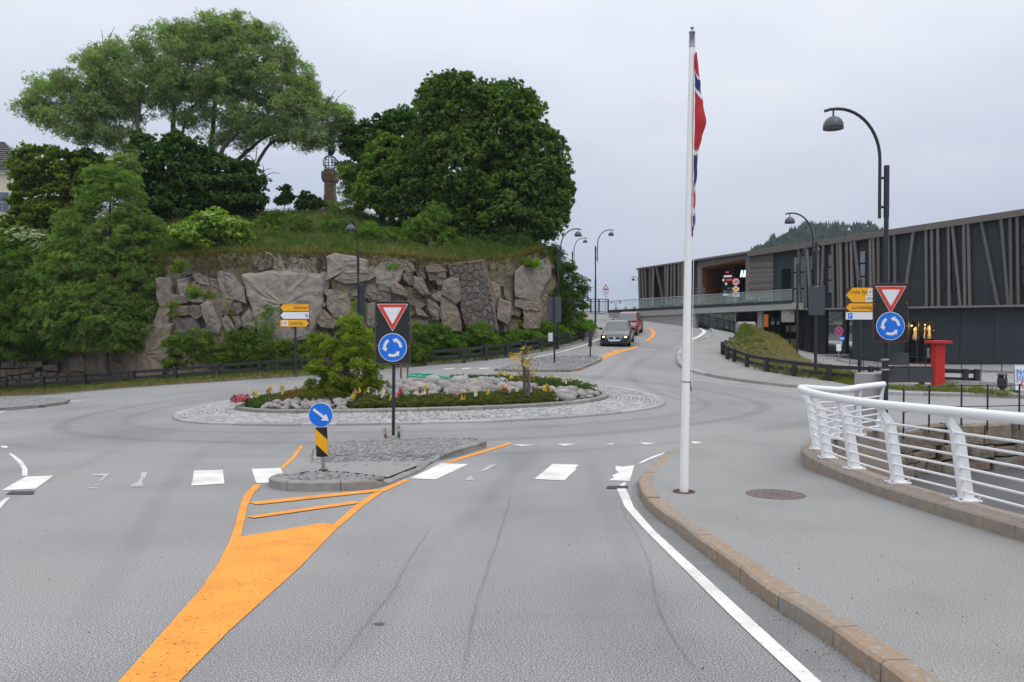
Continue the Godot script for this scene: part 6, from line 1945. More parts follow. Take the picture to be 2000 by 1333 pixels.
func build_trees():
	big_tree()
	# the broad maple at the right end of the knoll
	var maple := Color(0.046, 0.076, 0.018)
	plant("maple_tree", "large round dark green maple at the right end of the knoll", "tree", Vector3(-2.165, 7.996, -52), [[Vector3(-3.49, 16.28, -52), 2.5, 2.4], [Vector3(-0.83, 15.29, -52), 2.84, 2.67], [Vector3(1.16, 12.81, -52), 2.34, 2.84], [Vector3(-3.33, 12.81, -52), 3.67, 3.17], [Vector3(-5.66, 11.15, -52), 2.67, 2.5], [Vector3(-1.16, 10.49, -52), 3.34, 2.5], [Vector3(2.33, 10.98, -52), 1.4, 2.07], [Vector3(1, 9.16, -52), 2, 1.27], [Vector3(-3.83, 9.16, -52), 2.5, 1.2], [Vector3(0, 16.78, -52), 1.34, 1.5], [Vector3(-4.65, 17.28, -52), 1.34, 1.34], [Vector3(2.83, 12.15, -52), 0.83, 1.34]], maple, {"clump": 0.46, "per": 20, "size": 0.42, "fill": 1.25, "vary": 0.32, "flat": 0.6, "hole": -0.6, "over": 1.08}, 0.45)
	plant("maple_tree", "dark tree crowded behind the statue side of the round maple", "tree", Vector3(-9.309, 9.435, -57), [[Vector3(-9.66, 15.43, -57), 1.83, 1.9], [Vector3(-7.65, 15.98, -57), 2.2, 2.01], [Vector3(-10.94, 13.8, -57), 1.17, 2.27], [Vector3(-8.75, 13.25, -57), 2.2, 2.2], [Vector3(-11.29, 15.98, -57), 0.73, 1.1]], Color(0.032, 0.062, 0.014), {"clump": 0.46, "per": 20, "size": 0.42, "vary": 0.3, "flat": 0.5, "over": 1.1}, 0.3)
	plant("young_maple", "yellowish green young maple in front of the dark trees right of the statue", "tree", Vector3(-7.875, 8.779, -53), [[Vector3(-8.3, 13.68, -53), 1.29, 1.53], [Vector3(-7.29, 12.5, -53), 1.43, 1.29], [Vector3(-8.99, 11.66, -53), 1.16, 1.16], [Vector3(-7.63, 10.81, -53), 1.36, 0.75], [Vector3(-6.78, 14.02, -53), 1.02, 1.02]], Color(0.075, 0.115, 0.02), {"clump": 0.4, "per": 16, "size": 0.4, "vary": 0.3, "flat": 0.45, "over": 1.12}, 0.12)
	plant("birch_sapling", "thin pale green sapling just right of the statue column", "tree", Vector3(-11.272, 9.016, -55), [[Vector3(-11.08, 12.7, -55), 0.88, 1.06], [Vector3(-11.34, 10.95, -55), 1.06, 1.06], [Vector3(-10.38, 11.47, -55), 0.78, 0.99], [Vector3(-10.92, 9.89, -55), 1.06, 0.56]], Color(0.08, 0.115, 0.035), {"leaf": "small", "clump": 0.45, "per": 18, "size": 0.4, "fill": 0.8}, 0.05)
	# left of the knoll
	plant("dark_maple", "tall dark green tree in the middle of the left thicket below the big tree", "tree", Vector3(-22.643, 9.159, -52), [[Vector3(-23.61, 13.47, -52), 1.34, 1.5], [Vector3(-22.28, 12.81, -52), 1.34, 2], [Vector3(-21.44, 13.8, -52), 1, 1.34], [Vector3(-23.29, 11.15, -52), 1.5, 1.34], [Vector3(-21.63, 10.82, -52), 1.34, 1.34], [Vector3(-24.28, 12.48, -52), 0.83, 1.34]], Color(0.028, 0.060, 0.014), {"clump": 0.6, "per": 22, "size": 0.5, "vary": 0.3}, 0.25)
	plant("layered_tree", "dark tree with flat layered boughs left of the statue", "tree", Vector3(-19.345, 9.287, -53), [[Vector3(-19.32, 12.84, -53), 2.04, 0.75], [Vector3(-19.67, 11.82, -53), 2.55, 0.68], [Vector3(-19, 10.81, -53), 2.21, 0.68], [Vector3(-20.34, 13.34, -53), 1.36, 1.02], [Vector3(-17.97, 12.16, -53), 1.36, 0.48], [Vector3(-17.64, 10.98, -53), 1.02, 0.48], [Vector3(-21.03, 10.64, -53), 1.7, 1.02]], Color(0.024, 0.050, 0.012), {"clump": 0.65, "per": 24, "size": 0.5, "vary": 0.28, "flat": 0.3, "fill": 1.2}, 0.25)
	plant("golden_maple", "yellow green maple at the far left in front of the cream house", "tree", Vector3(-33.047, 8.342, -57), [[Vector3(-32.99, 13.8, -57), 2.27, 1.54], [Vector3(-33.64, 11.62, -57), 1.76, 1.54], [Vector3(-31.73, 12.35, -57), 2.01, 1.83], [Vector3(-34.68, 9.43, -57), 1.68, 1.24], [Vector3(-32.48, 10.16, -57), 2.2, 1.65], [Vector3(-30.26, 13.8, -57), 1.28, 1.28]], Color(0.075, 0.10, 0.014), {"clump": 0.46, "per": 20, "size": 0.44, "vary": 0.34, "flat": 0.4, "fill": 1.05, "over": 1.12}, 0.25)
	plant("round_willow", "big rounded grey green tree in front of the left thicket", "tree", Vector3(-22.978, 0.333, -45), [[Vector3(-22.61, 9.7, -45), 1.79, 1.79], [Vector3(-22.91, 7.83, -45), 2.6, 2.02], [Vector3(-23.65, 5.38, -45), 3.18, 2.17], [Vector3(-21.2, 5.24, -45), 2.17, 2.46], [Vector3(-23.1, 3.08, -45), 3.32, 1.73], [Vector3(-20.61, 7.4, -45), 1.16, 1.44], [Vector3(-20.35, 3.65, -45), 1.16, 1.73], [Vector3(-25.4, 3.65, -45), 1.73, 1.73], [Vector3(-21.66, 2.5, -45), 2.31, 1.44]], Color(0.078, 0.118, 0.036), {"rz": 0.45, "leaf": "small", "clump": 0.42, "per": 22, "size": 0.38, "fill": 1.1, "vary": 0.32, "flat": 0.6, "hole": -0.45, "over": 1.1}, 0.3)
	plant("grey_poplar_sapling", "pale grey green treetop behind the big rounded tree", "tree", Vector3(-23.685, 9.401, -49), [[Vector3(-23.66, 12.37, -49), 0.79, 0.88], [Vector3(-24.29, 11.59, -49), 0.94, 0.94]], Color(0.10, 0.135, 0.065), {"leaf": "small", "clump": 0.4, "per": 18, "size": 0.4}, 0.1)
	for q in [["hedge_shrub", "tangled green bushes at the far left above the dry stone wall", [[Vector3(-28.7, 6.07, -46.4), 1.79, 1.49], [Vector3(-29.17, 3.69, -46.4), 2.08, 1.64], [Vector3(-27.52, 4.43, -46.4), 1.79, 1.49], [Vector3(-28.89, 1.9, -46.4), 1.94, 1.13], [Vector3(-26.65, 2.2, -46.4), 1.64, 1.34], [Vector3(-31.54, 4.88, -46.4), 1.79, 2.38], [Vector3(-31.27, 2.2, -46.4), 1.79, 1.49]], Vector3(-28.607, 0.563, -46.4), Color(0.052, 0.088, 0.016)],
			["elder_shrub", "white flowering elder behind the far left bushes", [[Vector3(-28.3, 7.32, -47), 1.36, 0.84], [Vector3(-27.56, 6.72, -47), 1.06, 0.91], [Vector3(-29.2, 7.62, -47), 1.21, 0.78]], Vector3(-28.629, 4.936, -47.5), Color(0.065, 0.10, 0.03)],
			["elder_shrub", "light green flowering bush on the rim above the left of the rock face", [[Vector3(-17.53, 7.57, -44.5), 1.2, 0.74], [Vector3(-16.24, 8.06, -44.5), 1.31, 0.86], [Vector3(-15.25, 7.77, -44.5), 0.74, 0.63]], Vector3(-16.212, 6.447, -44), Color(0.105, 0.155, 0.03)],
			["slope_shrub", "small dark bush on the grassy slope under the statue", [[Vector3(-14.25, 8.9, -50), 1.22, 0.71], [Vector3(-15.37, 8.42, -50), 0.96, 0.71]], Vector3(-14.281, 7.992, -49), Color(0.06, 0.09, 0.02)],
			["slope_shrub", "low bush on the slope left of the tall lamp", [[Vector3(-12.24, 8.62, -49), 1.13, 0.63], [Vector3(-10.98, 8.3, -49), 1.13, 0.69]], Vector3(-11.377, 7.573, -48), Color(0.055, 0.085, 0.02)],
			["slope_shrub", "bush on the slope right of the tall lamp", [[Vector3(-8.15, 7.88, -48), 1.17, 0.74], [Vector3(-7.23, 7.27, -48), 0.92, 0.55]], Vector3(-7.369, 6.773, -46), Color(0.06, 0.095, 0.02)],
			["slope_shrub", "taller light green bush on the rim under the round maple", [[Vector3(-5.23, 8.34, -48), 1.08, 1.08], [Vector3(-5.69, 7.27, -48), 1.05, 0.8], [Vector3(-4, 7.48, -48), 0.92, 0.92], [Vector3(-4.61, 8.95, -48), 0.74, 0.86]], Vector3(-4.768, 6.314, -46.5), Color(0.062, 0.10, 0.022)],
			["slope_shrub", "low bush under the right side of the round maple", [[Vector3(-3.04, 7.62, -50), 1.12, 0.58], [Vector3(-1.28, 7.69, -50), 1.28, 0.58], [Vector3(0.32, 7.78, -50), 1.16, 0.58]], Vector3(-1.57, 6.895, -49), Color(0.035, 0.06, 0.016)],
			["cliff_shrub", "dark leafy tree leaning out at the right end of the rock face", [[Vector3(2.61, 7.07, -51), 0.65, 0.72], [Vector3(3.11, 5.61, -51), 0.98, 0.98], [Vector3(3.86, 5.12, -51), 0.72, 0.79], [Vector3(2.94, 4.14, -51), 1.11, 0.98], [Vector3(2.03, 7.89, -51), 0.52, 0.46], [Vector3(3.93, 4.14, -51), 0.65, 0.85], [Vector3(2.45, 3.15, -51), 0.98, 0.85]], Vector3(2.782, 2.173, -51), Color(0.032, 0.058, 0.016)],
			["foot_shrub", "bush at the foot of the rock face under the ivy", [[Vector3(-4.14, 2.09, -43), 0.72, 0.61], [Vector3(-4.55, 1.67, -43), 0.61, 0.5], [Vector3(-3.59, 1.73, -43), 0.61, 0.44]], Vector3(-4.141, 1.175, -43), Color(0.045, 0.085, 0.016)],
			["foot_shrub", "bright bush at the foot of the field stone wall", [[Vector3(-1.82, 2.22, -43.6), 0.62, 0.39], [Vector3(-1.26, 2, -43.6), 0.56, 0.28]], Vector3(-1.679, 1.716, -43.6), Color(0.055, 0.10, 0.02)],
			["tall_weed", "tall green weed growing up the big pale rock slab", [[Vector3(-12.91, 2.72, -41.9), 0.24, 0.59], [Vector3(-13.02, 1.96, -41.9), 0.32, 0.54], [Vector3(-12.82, 3.31, -41.9), 0.13, 0.32], [Vector3(-13.02, 1.15, -41.9), 0.32, 0.54]], Vector3(-13.026, 0.293, -41.9), Color(0.06, 0.11, 0.02)]]:
		plant(q[0], q[1], "shrub", q[3], q[2], q[4], {"leaf": "small" if q[0] != "elder_shrub" else "broad", "clump": 0.45, "per": 20, "size": 0.42 if q[0] != "tall_weed" else 0.3, "vary": 0.3, "fill": 1.1}, 0.06 if q[0] != "tall_weed" else 0.012)
	for k in 2:
		var at: Vector3 = [Vector3(-16.485, 10.964, -58), Vector3(-14.778, 10.964, -58)][k]
		plant("sapling", ["thin sapling on the skyline left of the statue", "bushy sapling close beside the statue column"][k], "tree", at, [[[Vector3(-16.48, 12.44, -58), 0.34, 0.34], [Vector3(-16.63, 11.7, -58), 0.52, 0.26], [Vector3(-16.26, 11.96, -58), 0.45, 0.22]], [[Vector3(-14.85, 11.96, -58), 0.52, 0.37], [Vector3(-14.4, 11.48, -58), 0.67, 0.37], [Vector3(-15.22, 11.41, -58), 0.52, 0.37]]][k], Color(0.035, 0.06, 0.02), {"leaf": "broad", "clump": 0.25, "per": 7, "size": 0.4, "fill": 0.9}, 0.03)
	elder_flowers()
	# undergrowth that nobody could count
	var th := Node3D.new()
	undergrowth("bramble_undergrowth", "bramble and ivy thicket along the foot of the rock face", [[Vector3(-17.54, 1.43, -41.7), 0.7, 0.8], [Vector3(-16.46, 1.64, -41.7), 0.8, 0.75], [Vector3(-15.4, 1.16, -41.7), 0.91, 0.7], [Vector3(-14.19, 1.54, -41.7), 0.8, 0.91], [Vector3(-13.25, 1.16, -41.7), 0.8, 0.8], [Vector3(-12.1, 1.16, -41.7), 0.91, 0.7], [Vector3(-10.98, 1.03, -41.7), 0.91, 0.59], [Vector3(-9.91, 1.16, -41.7), 0.8, 0.64], [Vector3(-8.97, 1.3, -41.7), 0.8, 0.59], [Vector3(-8.03, 1.16, -41.7), 0.8, 0.59], [Vector3(-6.96, 1.43, -41.7), 0.8, 0.59], [Vector3(-5.89, 1.16, -41.7), 0.91, 0.59], [Vector3(-4.95, 1.16, -41.7), 0.8, 0.43], [Vector3(-17.54, 0.89, -41.7), 0.8, 0.48], [Vector3(-14.46, 0.76, -41.7), 1.07, 0.37], [Vector3(-10.71, 0.68, -41.7), 1.07, 0.32], [Vector3(-7.5, 0.76, -41.7), 1.07, 0.32]], Color(0.058, 0.085, 0.016), 0.3, 0.2)
	undergrowth("bank_undergrowth", "low green growth on the bank behind the right half of the rail fence", [[Vector3(-3.36, 1.32, -43.6), 1.01, 0.39], [Vector3(-2, 1.44, -44.5), 1.14, 0.37], [Vector3(-0.59, 1.65, -45.6), 1.17, 0.38], [Vector3(0.91, 1.84, -47), 1.09, 0.39], [Vector3(2.52, 2.12, -49), 1.13, 0.41], [Vector3(3.97, 2.37, -51.5), 0.99, 0.4], [Vector3(5.01, 2.64, -55), 0.64, 0.42], [Vector3(4.04, 3.01, -52.5), 0.88, 0.47], [Vector3(3.44, 2.5, -51), 0.79, 0.46], [Vector3(5.2, 2.5, -54), 0.42, 0.35], [Vector3(-2.82, 1.71, -44), 0.85, 0.34], [Vector3(0, 2.05, -46.5), 1.19, 0.3], [Vector3(1.89, 2.5, -49), 1.26, 0.38]], Color(0.058, 0.105, 0.016), 0.3, 0.35)
	undergrowth("ivy", "bright ivy hanging over the rock face beside the field stone wall", [[Vector3(-1.05, 6.11, -47), 0.54, 0.36], [Vector3(-0.3, 6.26, -47), 0.66, 0.36], [Vector3(0.45, 6.2, -47), 0.66, 0.3], [Vector3(-0.75, 5.36, -47), 0.54, 0.48], [Vector3(0, 5.36, -47), 0.48, 0.54], [Vector3(-0.45, 4.55, -47), 0.48, 0.54], [Vector3(0.09, 4.31, -47), 0.3, 0.48], [Vector3(-0.06, 3.71, -47), 0.3, 0.6], [Vector3(0.09, 2.95, -47), 0.3, 0.66], [Vector3(0, 2.26, -47), 0.42, 0.54], [Vector3(-1.36, 6.35, -47), 0.36, 0.24], [Vector3(1.05, 6.26, -47), 0.42, 0.21]], Color(0.080, 0.135, 0.010), 0.35, 0.30)
	undergrowth("slope_undergrowth", "low bushes and saplings scattered over the grassy slope", [[Vector3(-15.05, 7.62, -47), 0.78, 0.42], [Vector3(-14.14, 7.97, -48), 0.92, 0.43], [Vector3(-12.8, 7.38, -47), 0.72, 0.36], [Vector3(-12.81, 8.42, -50), 0.83, 0.45], [Vector3(-11.07, 7.57, -48), 0.8, 0.37], [Vector3(-10.51, 8.09, -49), 0.82, 0.5], [Vector3(-9.22, 7.73, -48), 0.86, 0.43], [Vector3(-9.15, 8.7, -51), 0.72, 0.46], [Vector3(-7.76, 7.43, -47.5), 0.91, 0.43], [Vector3(-6.9, 8.09, -49), 0.94, 0.57], [Vector3(-5.96, 6.97, -46.5), 0.9, 0.36], [Vector3(-3.76, 8.54, -51), 0.98, 0.65], [Vector3(-2.15, 7.17, -48), 1.11, 0.37], [Vector3(-0.48, 7.5, -50), 1.09, 0.39], [Vector3(0.67, 8.16, -52), 0.87, 0.4], [Vector3(-15.45, 7.16, -45.5), 0.58, 0.29], [Vector3(-10.52, 9.29, -53), 0.61, 0.41]], Color(0.055, 0.088, 0.018), 0.36, 0.5)
	undergrowth("ledge_growth", "tufts of leaves on ledges of the rock face", [[Vector3(-16.62, 4.32, -41.8), 0.27, 0.27], [Vector3(-15.87, 4.19, -41.8), 0.19, 0.19], [Vector3(-14.88, 3.25, -41.8), 0.21, 0.16], [Vector3(-6.22, 5.66, -41.8), 0.21, 0.21], [Vector3(-6.16, 5.18, -41.8), 0.19, 0.21], [Vector3(-17.75, 3.57, -41.8), 0.16, 0.38], [Vector3(-17.41, 5.71, -41.8), 0.38, 0.27], [Vector3(-8.04, 3.57, -41.8), 0.13, 0.43], [Vector3(-5.04, 2.5, -41.8), 0.21, 0.38]], Color(0.07, 0.105, 0.02), 0.3, 0.2)
	th.free()
	grasses()

func undergrowth(called: String, label: String, blobs: Array, col: Color, clump := 0.4, depth := 0.5):
	var o := Node3D.new()
	o.name = numbered(called, self)
	add_child(o, true)
	tag(o, label, "", "", "stuff")
	var bl := []
	for b in blobs:
		bl.append([b[0], b[1], b[2], min(b[1], depth * 1.6)])
	crown(o, bl, col, {"leaf": "small", "clump": clump, "per": 16, "size": 0.34, "vary": 0.35, "fill": 1.2, "deep": 0.3, "called": "leaves"})

func elder_flowers():
	var st := begin()
	for k in 14:
		var a := TAU * k * 0.382
		var r := sqrt(k / 14.0) * 0.5
		var c := Vector3(cos(a) * r, 0.06 * (1 - r), sin(a) * r)
		tri(st, c + Vector3(-0.09, 0, 0.06), c + Vector3(0.09, 0, 0.06), c + Vector3(0, 0.02, -0.1))
	st.generate_normals()
	var m := st.commit()
	for q in [[[[Vector3(-27.88, 7.39, -46.3), 1.19, 0.65], [Vector3(-27.14, 6.8, -46.3), 0.95, 0.65], [Vector3(-28.32, 7.84, -46.3), 0.89, 0.48], [Vector3(-27.43, 7.54, -46.3), 0.71, 0.42]], "white flower heads of the elder at the far left", 130], [[[Vector3(-17.31, 7.67, -43.6), 0.84, 0.45], [Vector3(-16.05, 8.31, -43.6), 0.95, 0.39], [Vector3(-15.22, 8.08, -43.6), 0.56, 0.39]], "pale flower heads of the light green bush on the rim", 26]]:
		var xf := []
		var cols := []
		for b in q[0]:
			for k in int(q[2] / q[0].size()):
				var d := rdir()
				d.z = abs(d.z)
				d.y = abs(d.y) * 0.9
				var s := rng.randf_range(0.12, 0.3)
				xf.append(Transform3D(Basis.from_euler(Vector3(rng.randf_range(0.1, 0.9), rng.randf_range(-0.5, 0.5), 0)) * Basis.from_scale(Vector3(s, s, s)), b[0] + Vector3(d.x * b[1], d.y * b[2], d.z * b[1])))
				cols.append(Color(0.6, 0.58, 0.42))
		scatter("flower_heads", m, xf, cols, M.petal, null, q[1])

func big_tree():
	# wide wind-combed tree: several grey stems fanning up into a broad, flat-bottomed crown
	var d := 57.0
	var foot: Vector3 = Vector3(-21.898, 10.09, -57)
	var o := thing("wind_combed_tree", "huge grey green tree with many bare leaning stems and a wide wind-combed crown", "tree", foot)
	var st := begin(true)
	var stems: Array = [[Vector3(-26.17, 11.1, -56), Vector3(-26.13, 15.74, -56), Vector3(-26.04, 18.38, -56), Vector3(-26.49, 20.37, -56)], [Vector3(-26.92, 11.44, -57), Vector3(-27.62, 15.22, -57), Vector3(-28.77, 16.89, -57), Vector3(-30.3, 17.65, -57), Vector3(-32.41, 17.97, -57)], [Vector3(-24.26, 11.26, -57), Vector3(-24.15, 16.12, -57), Vector3(-24.1, 18.15, -57), Vector3(-24.93, 19.78, -57), Vector3(-26.01, 21.23, -57)], [Vector3(-24.16, 14.89, -57), Vector3(-23.31, 17.07, -57), Vector3(-22.2, 18.88, -57), Vector3(-21.82, 21.41, -57)], [Vector3(-21.98, 10.67, -58), Vector3(-21.76, 15.85, -58), Vector3(-21.48, 18.94, -58), Vector3(-20.7, 20.64, -58), Vector3(-19.76, 22.66, -58)], [Vector3(-20.62, 10.39, -56), Vector3(-20.52, 14.14, -56), Vector3(-19.51, 15.88, -56), Vector3(-17.6, 16.88, -56), Vector3(-15.1, 17.38, -56), Vector3(-12.88, 17.45, -56)], [Vector3(-20.79, 11.04, -58), Vector3(-20.22, 14, -58), Vector3(-18.91, 15.48, -58), Vector3(-17.42, 16.51, -58), Vector3(-14.82, 17.14, -58)],
		[Vector3(-18.78, 13.07, -57), Vector3(-17.56, 15.25, -57), Vector3(-16.03, 15.87, -57), Vector3(-12.83, 15.54, -57)], [Vector3(-21.9, 10.53, -57), Vector3(-22.79, 13.8, -57), Vector3(-23.68, 15.62, -57)], [Vector3(-27.07, 15.11, -58), Vector3(-28.73, 16.21, -58), Vector3(-30.03, 16.51, -58), Vector3(-32.25, 16.77, -58)], [Vector3(-21.48, 18.94, -58), Vector3(-19.26, 19.53, -58), Vector3(-16.85, 19.17, -58)], [Vector3(-24.95, 18.7, -59), Vector3(-23.36, 20.02, -59), Vector3(-21.47, 20.58, -59)], [Vector3(-26.49, 20.01, -56), Vector3(-28.06, 20.72, -56), Vector3(-28.58, 21.61, -56)], [Vector3(-18.78, 13.07, -57), Vector3(-18.23, 13.25, -57), Vector3(-17.14, 13.07, -57)], [Vector3(-20.4, 10.53, -57), Vector3(-19.4, 12.71, -57), Vector3(-18.7, 13.69, -57), Vector3(-18.22, 14.53, -57)]]
	for i in stems.size():
		var p := []
		for v in stems[i]:
			p.append(v - foot)
		if i < 9:
			p[0] = p[0].lerp(Vector3(p[0].x * 0.6, -1.5, 0), 0.4)
		limb(st, p, [0.22, 0.2, 0.24, 0.12, 0.24, 0.2, 0.2, 0.16, 0.14, 0.1, 0.1, 0.1, 0.1, 0.04, 0.16][i], 0.03, 7)
	for k in 70:   # fine bare twigs under the crown
		var s: Array = stems[rng.randi() % stems.size()]
		var j := rng.randi_range(1, s.size() - 2)
		var a: Vector3 = s[j].lerp(s[j + 1], rng.randf()) - foot
		var e := a + Vector3(rng.randf_range(-2.0, 2.0), rng.randf_range(0.3, 1.8), rng.randf_range(-1.5, 1.5))
		limb(st, [a, (a + e) / 2 + Vector3(0, 0.2, 0), e], 0.035, 0.012, 4)
	fin(st, "trunk", M.bark, o)
	var blobs: Array = [[Vector3(-21.09, 22.13, -57), 2.74, 1.76], [Vector3(-24.01, 21.23, -57), 2.74, 1.76], [Vector3(-27.1, 20.69, -57), 2.63, 1.65], [Vector3(-18.18, 21.95, -57), 2.12, 1.54], [Vector3(-16.38, 19.78, -57), 2.01, 1.46], [Vector3(-19.65, 19.6, -57), 2.74, 1.54], [Vector3(-29.85, 19.24, -57), 2.27, 1.54], [Vector3(-32.22, 18.7, -57), 1.65, 1.24], [Vector3(-33.5, 17.97, -57), 1.24, 0.73], [Vector3(-22.93, 19.06, -57), 2.56, 1.17], [Vector3(-25.84, 18.88, -57), 2.2, 1.1], [Vector3(-14.56, 19.96, -57), 0.51, 0.37], [Vector3(-15.47, 17.97, -57), 2.2, 0.95], [Vector3(-13.29, 17.25, -57), 1.54, 0.95], [Vector3(-18.21, 17.25, -57), 2.01, 0.88], [Vector3(-28.4, 17.97, -57), 2.2, 0.95], [Vector3(-30.96, 17.07, -57), 2.01, 0.8], [Vector3(-29.14, 16.16, -57), 2.2, 0.59], [Vector3(-14.57, 16.16, -57), 2.2, 0.59], [Vector3(-12.38, 17.07, -57), 0.66, 0.51], [Vector3(-16.76, 16.52, -57), 1.83, 0.59], [Vector3(-23.63, 23.04, -57), 2.2, 0.8], [Vector3(-20.36, 23.58, -57), 2.2, 0.8], [Vector3(-17.45, 22.86, -57), 1.46, 0.8], [Vector3(-28.73, 21.77, -57), 1.32, 0.95], [Vector3(-33.11, 19.96, -57), 0.8, 0.66], [Vector3(-21.85, 17.25, -57), 1.65, 0.59], [Vector3(-28.93, 20.33, -57), 2.2, 1.46], [Vector3(-25.11, 19.78, -57), 2.56, 1.46], [Vector3(-17.47, 20.33, -57), 2.56, 1.46], [Vector3(-14.56, 18.7, -57), 1.46, 0.95], [Vector3(-12.56, 17.61, -57), 1.24, 0.73], [Vector3(-21.83, 20.69, -57), 2.93, 1.46], [Vector3(-31.68, 17.61, -57), 1.83, 0.88], [Vector3(-18.91, 21.41, -57), 2.56, 1.46], [Vector3(-34.23, 17.97, -57), 0.8, 0.44], [Vector3(-19.67, 15.98, -57), 1.61, 0.51]]
	crown(o, near(blobs, foot), Color(0.125, 0.155, 0.098), {"leaf": "narrow", "clump": 0.5, "per": 20, "size": 0.44, "fill": 1.1, "flat": 0.75, "vary": 0.32, "deep": 0.15, "hole": -0.2, "over": 1.32, "lean": Vector3(0.5, 0.2, 0)})

func blade_mesh(n: int, seed_: int, wide := 0.03, spread := 0.5) -> ArrayMesh:
	var st := begin()
	var r := RandomNumberGenerator.new()
	r.seed = seed_
	for k in n:
		var a := r.randf() * TAU
		var base := Vector3(cos(a), 0, sin(a)) * r.randf_range(0.0, 0.22)
		var tip := base + Vector3(cos(a) * r.randf_range(0.0, spread), r.randf_range(0.6, 1.1), sin(a) * r.randf_range(0.0, spread))
		var side := Vector3(-sin(a), 0, cos(a)) * wide
		var mid := base.lerp(tip, 0.55) + Vector3(0, 0.1, 0)
		tri(st, base - side, base + side, mid)
		tri(st, mid - side * 0.7, mid + side * 0.7, tip)
	st.generate_normals()
	return st.commit()

func grasses():
	var tuft := blade_mesh(9, 71)
	# on the slope: greener high up, straw-coloured along the rim
	var xf := []
	var cols := []
	var nz := noise(0.12, 345, 3)
	for k in 34000:
		var u := rng.randf_range(1.5, 17.6)
		var v := pow(rng.randf(), 1.3)
		if u < 5 and v > 0.4:
			continue
		var p := slope_at(u, v)
		var t: float = clampf(nz.get_noise_3dv(p) * 1.6 + 0.2 + (0.55 if v < 0.035 else 0.0), 0, 1)
		var s := rng.randf_range(0.22, 0.5)
		xf.append(Transform3D(Basis.from_euler(Vector3(0, rng.randf() * TAU, 0)) * Basis.from_scale(Vector3(s, s * rng.randf_range(0.7, 1.3), s)), p - Vector3(0, 0.08, 0)))
		var l := rng.randf_range(0.7, 1.3)
		cols.append(Color(0.11, 0.165, 0.03).lerp(Color(0.28, 0.22, 0.09), t * t) * l)
	scatter("slope_grass", tuft, xf, cols, M.blade, null, "rough green and straw-coloured grass on the knoll")
	# hanging straw grass along the rim and in the clefts
	xf = []
	cols = []
	for k in 2600:
		var u := rng.randf_range(6.2, 16.6)
		var t := 1.0 - pow(rng.randf(), 2.0) * 0.16
		if rng.randf() < 0.22:
			t = rng.randf_range(0.15, 0.9)
			if noise_cleft(u, t) < 0.12:
				continue
		var p := cliff_at(u, t) + Vector3(0, 0.05, 0.25)
		var s := rng.randf_range(0.2, 0.42)
		xf.append(Transform3D(Basis.from_euler(Vector3(rng.randf_range(0.2, 1.2), rng.randf_range(-0.6, 0.6), 0)) * Basis.from_scale(Vector3(s, s, s)), p))
		cols.append(Color(0.13, 0.14, 0.035).lerp(Color(0.36, 0.24, 0.10), rng.randf()) * rng.randf_range(0.7, 1.2))
	scatter("cliff_grass", tuft, xf, cols, M.blade, null, "dry grass hanging over the rim and clefts of the rock face")
	# verge along the far kerb
	var line: Array = smooth_line([Vector2(-32.03, -44.5), Vector2(-26.92, -41.88), Vector2(-21.81, -38.56), Vector2(-18.26, -37.88), Vector2(-14.61, -36.68), Vector2(-11.86, -36.91), Vector2(-9.35, -38.3), Vector2(-7.64, -39.66), Vector2(-5.22, -40.61), Vector2(-2.51, -41.09), Vector2(0, -42.8), Vector2(1.13, -44.04), Vector2(2.69, -46.54), Vector2(4.15, -49.77), Vector2(5.13, -52.59)], 6)
	xf = []
	cols = []
	var total := polyline_len(line)
	for k in 14000:
		var s := rng.randf() * total
		var p: Vector2 = polyline_at(line, s)
		var back := rng.randf_range(0.25, 4.4) * (1.0 if s / total < 0.55 else 1.3)
		var q := p + Vector2(-0.15, -1).normalized() * back
		var sc := rng.randf_range(0.14, 0.32) * (0.55 if back < 0.7 else 1.0)
		xf.append(Transform3D(Basis.from_euler(Vector3(0, rng.randf() * TAU, 0)) * Basis.from_scale(Vector3(sc, sc, sc)), onv(q, 0.08)))
		var dry: float = clampf(1.25 - back * 0.7 + rng.randf_range(-0.3, 0.3) - (0.35 if s / total > 0.7 else 0.0), 0, 1)
		cols.append(Color(0.085, 0.14, 0.022).lerp(Color(0.34, 0.24, 0.10), dry) * rng.randf_range(0.75, 1.2))
	scatter("verge_grass", tuft, xf, cols, M.blade, null, "short grass of the verge along the far kerb, dry at the edge")
	embankment(tuft)

func noise_cleft(u: float, t: float) -> float:
	return sin(u * 7.3 + t * 5.0) * sin(u * 2.1 - t * 9.0)

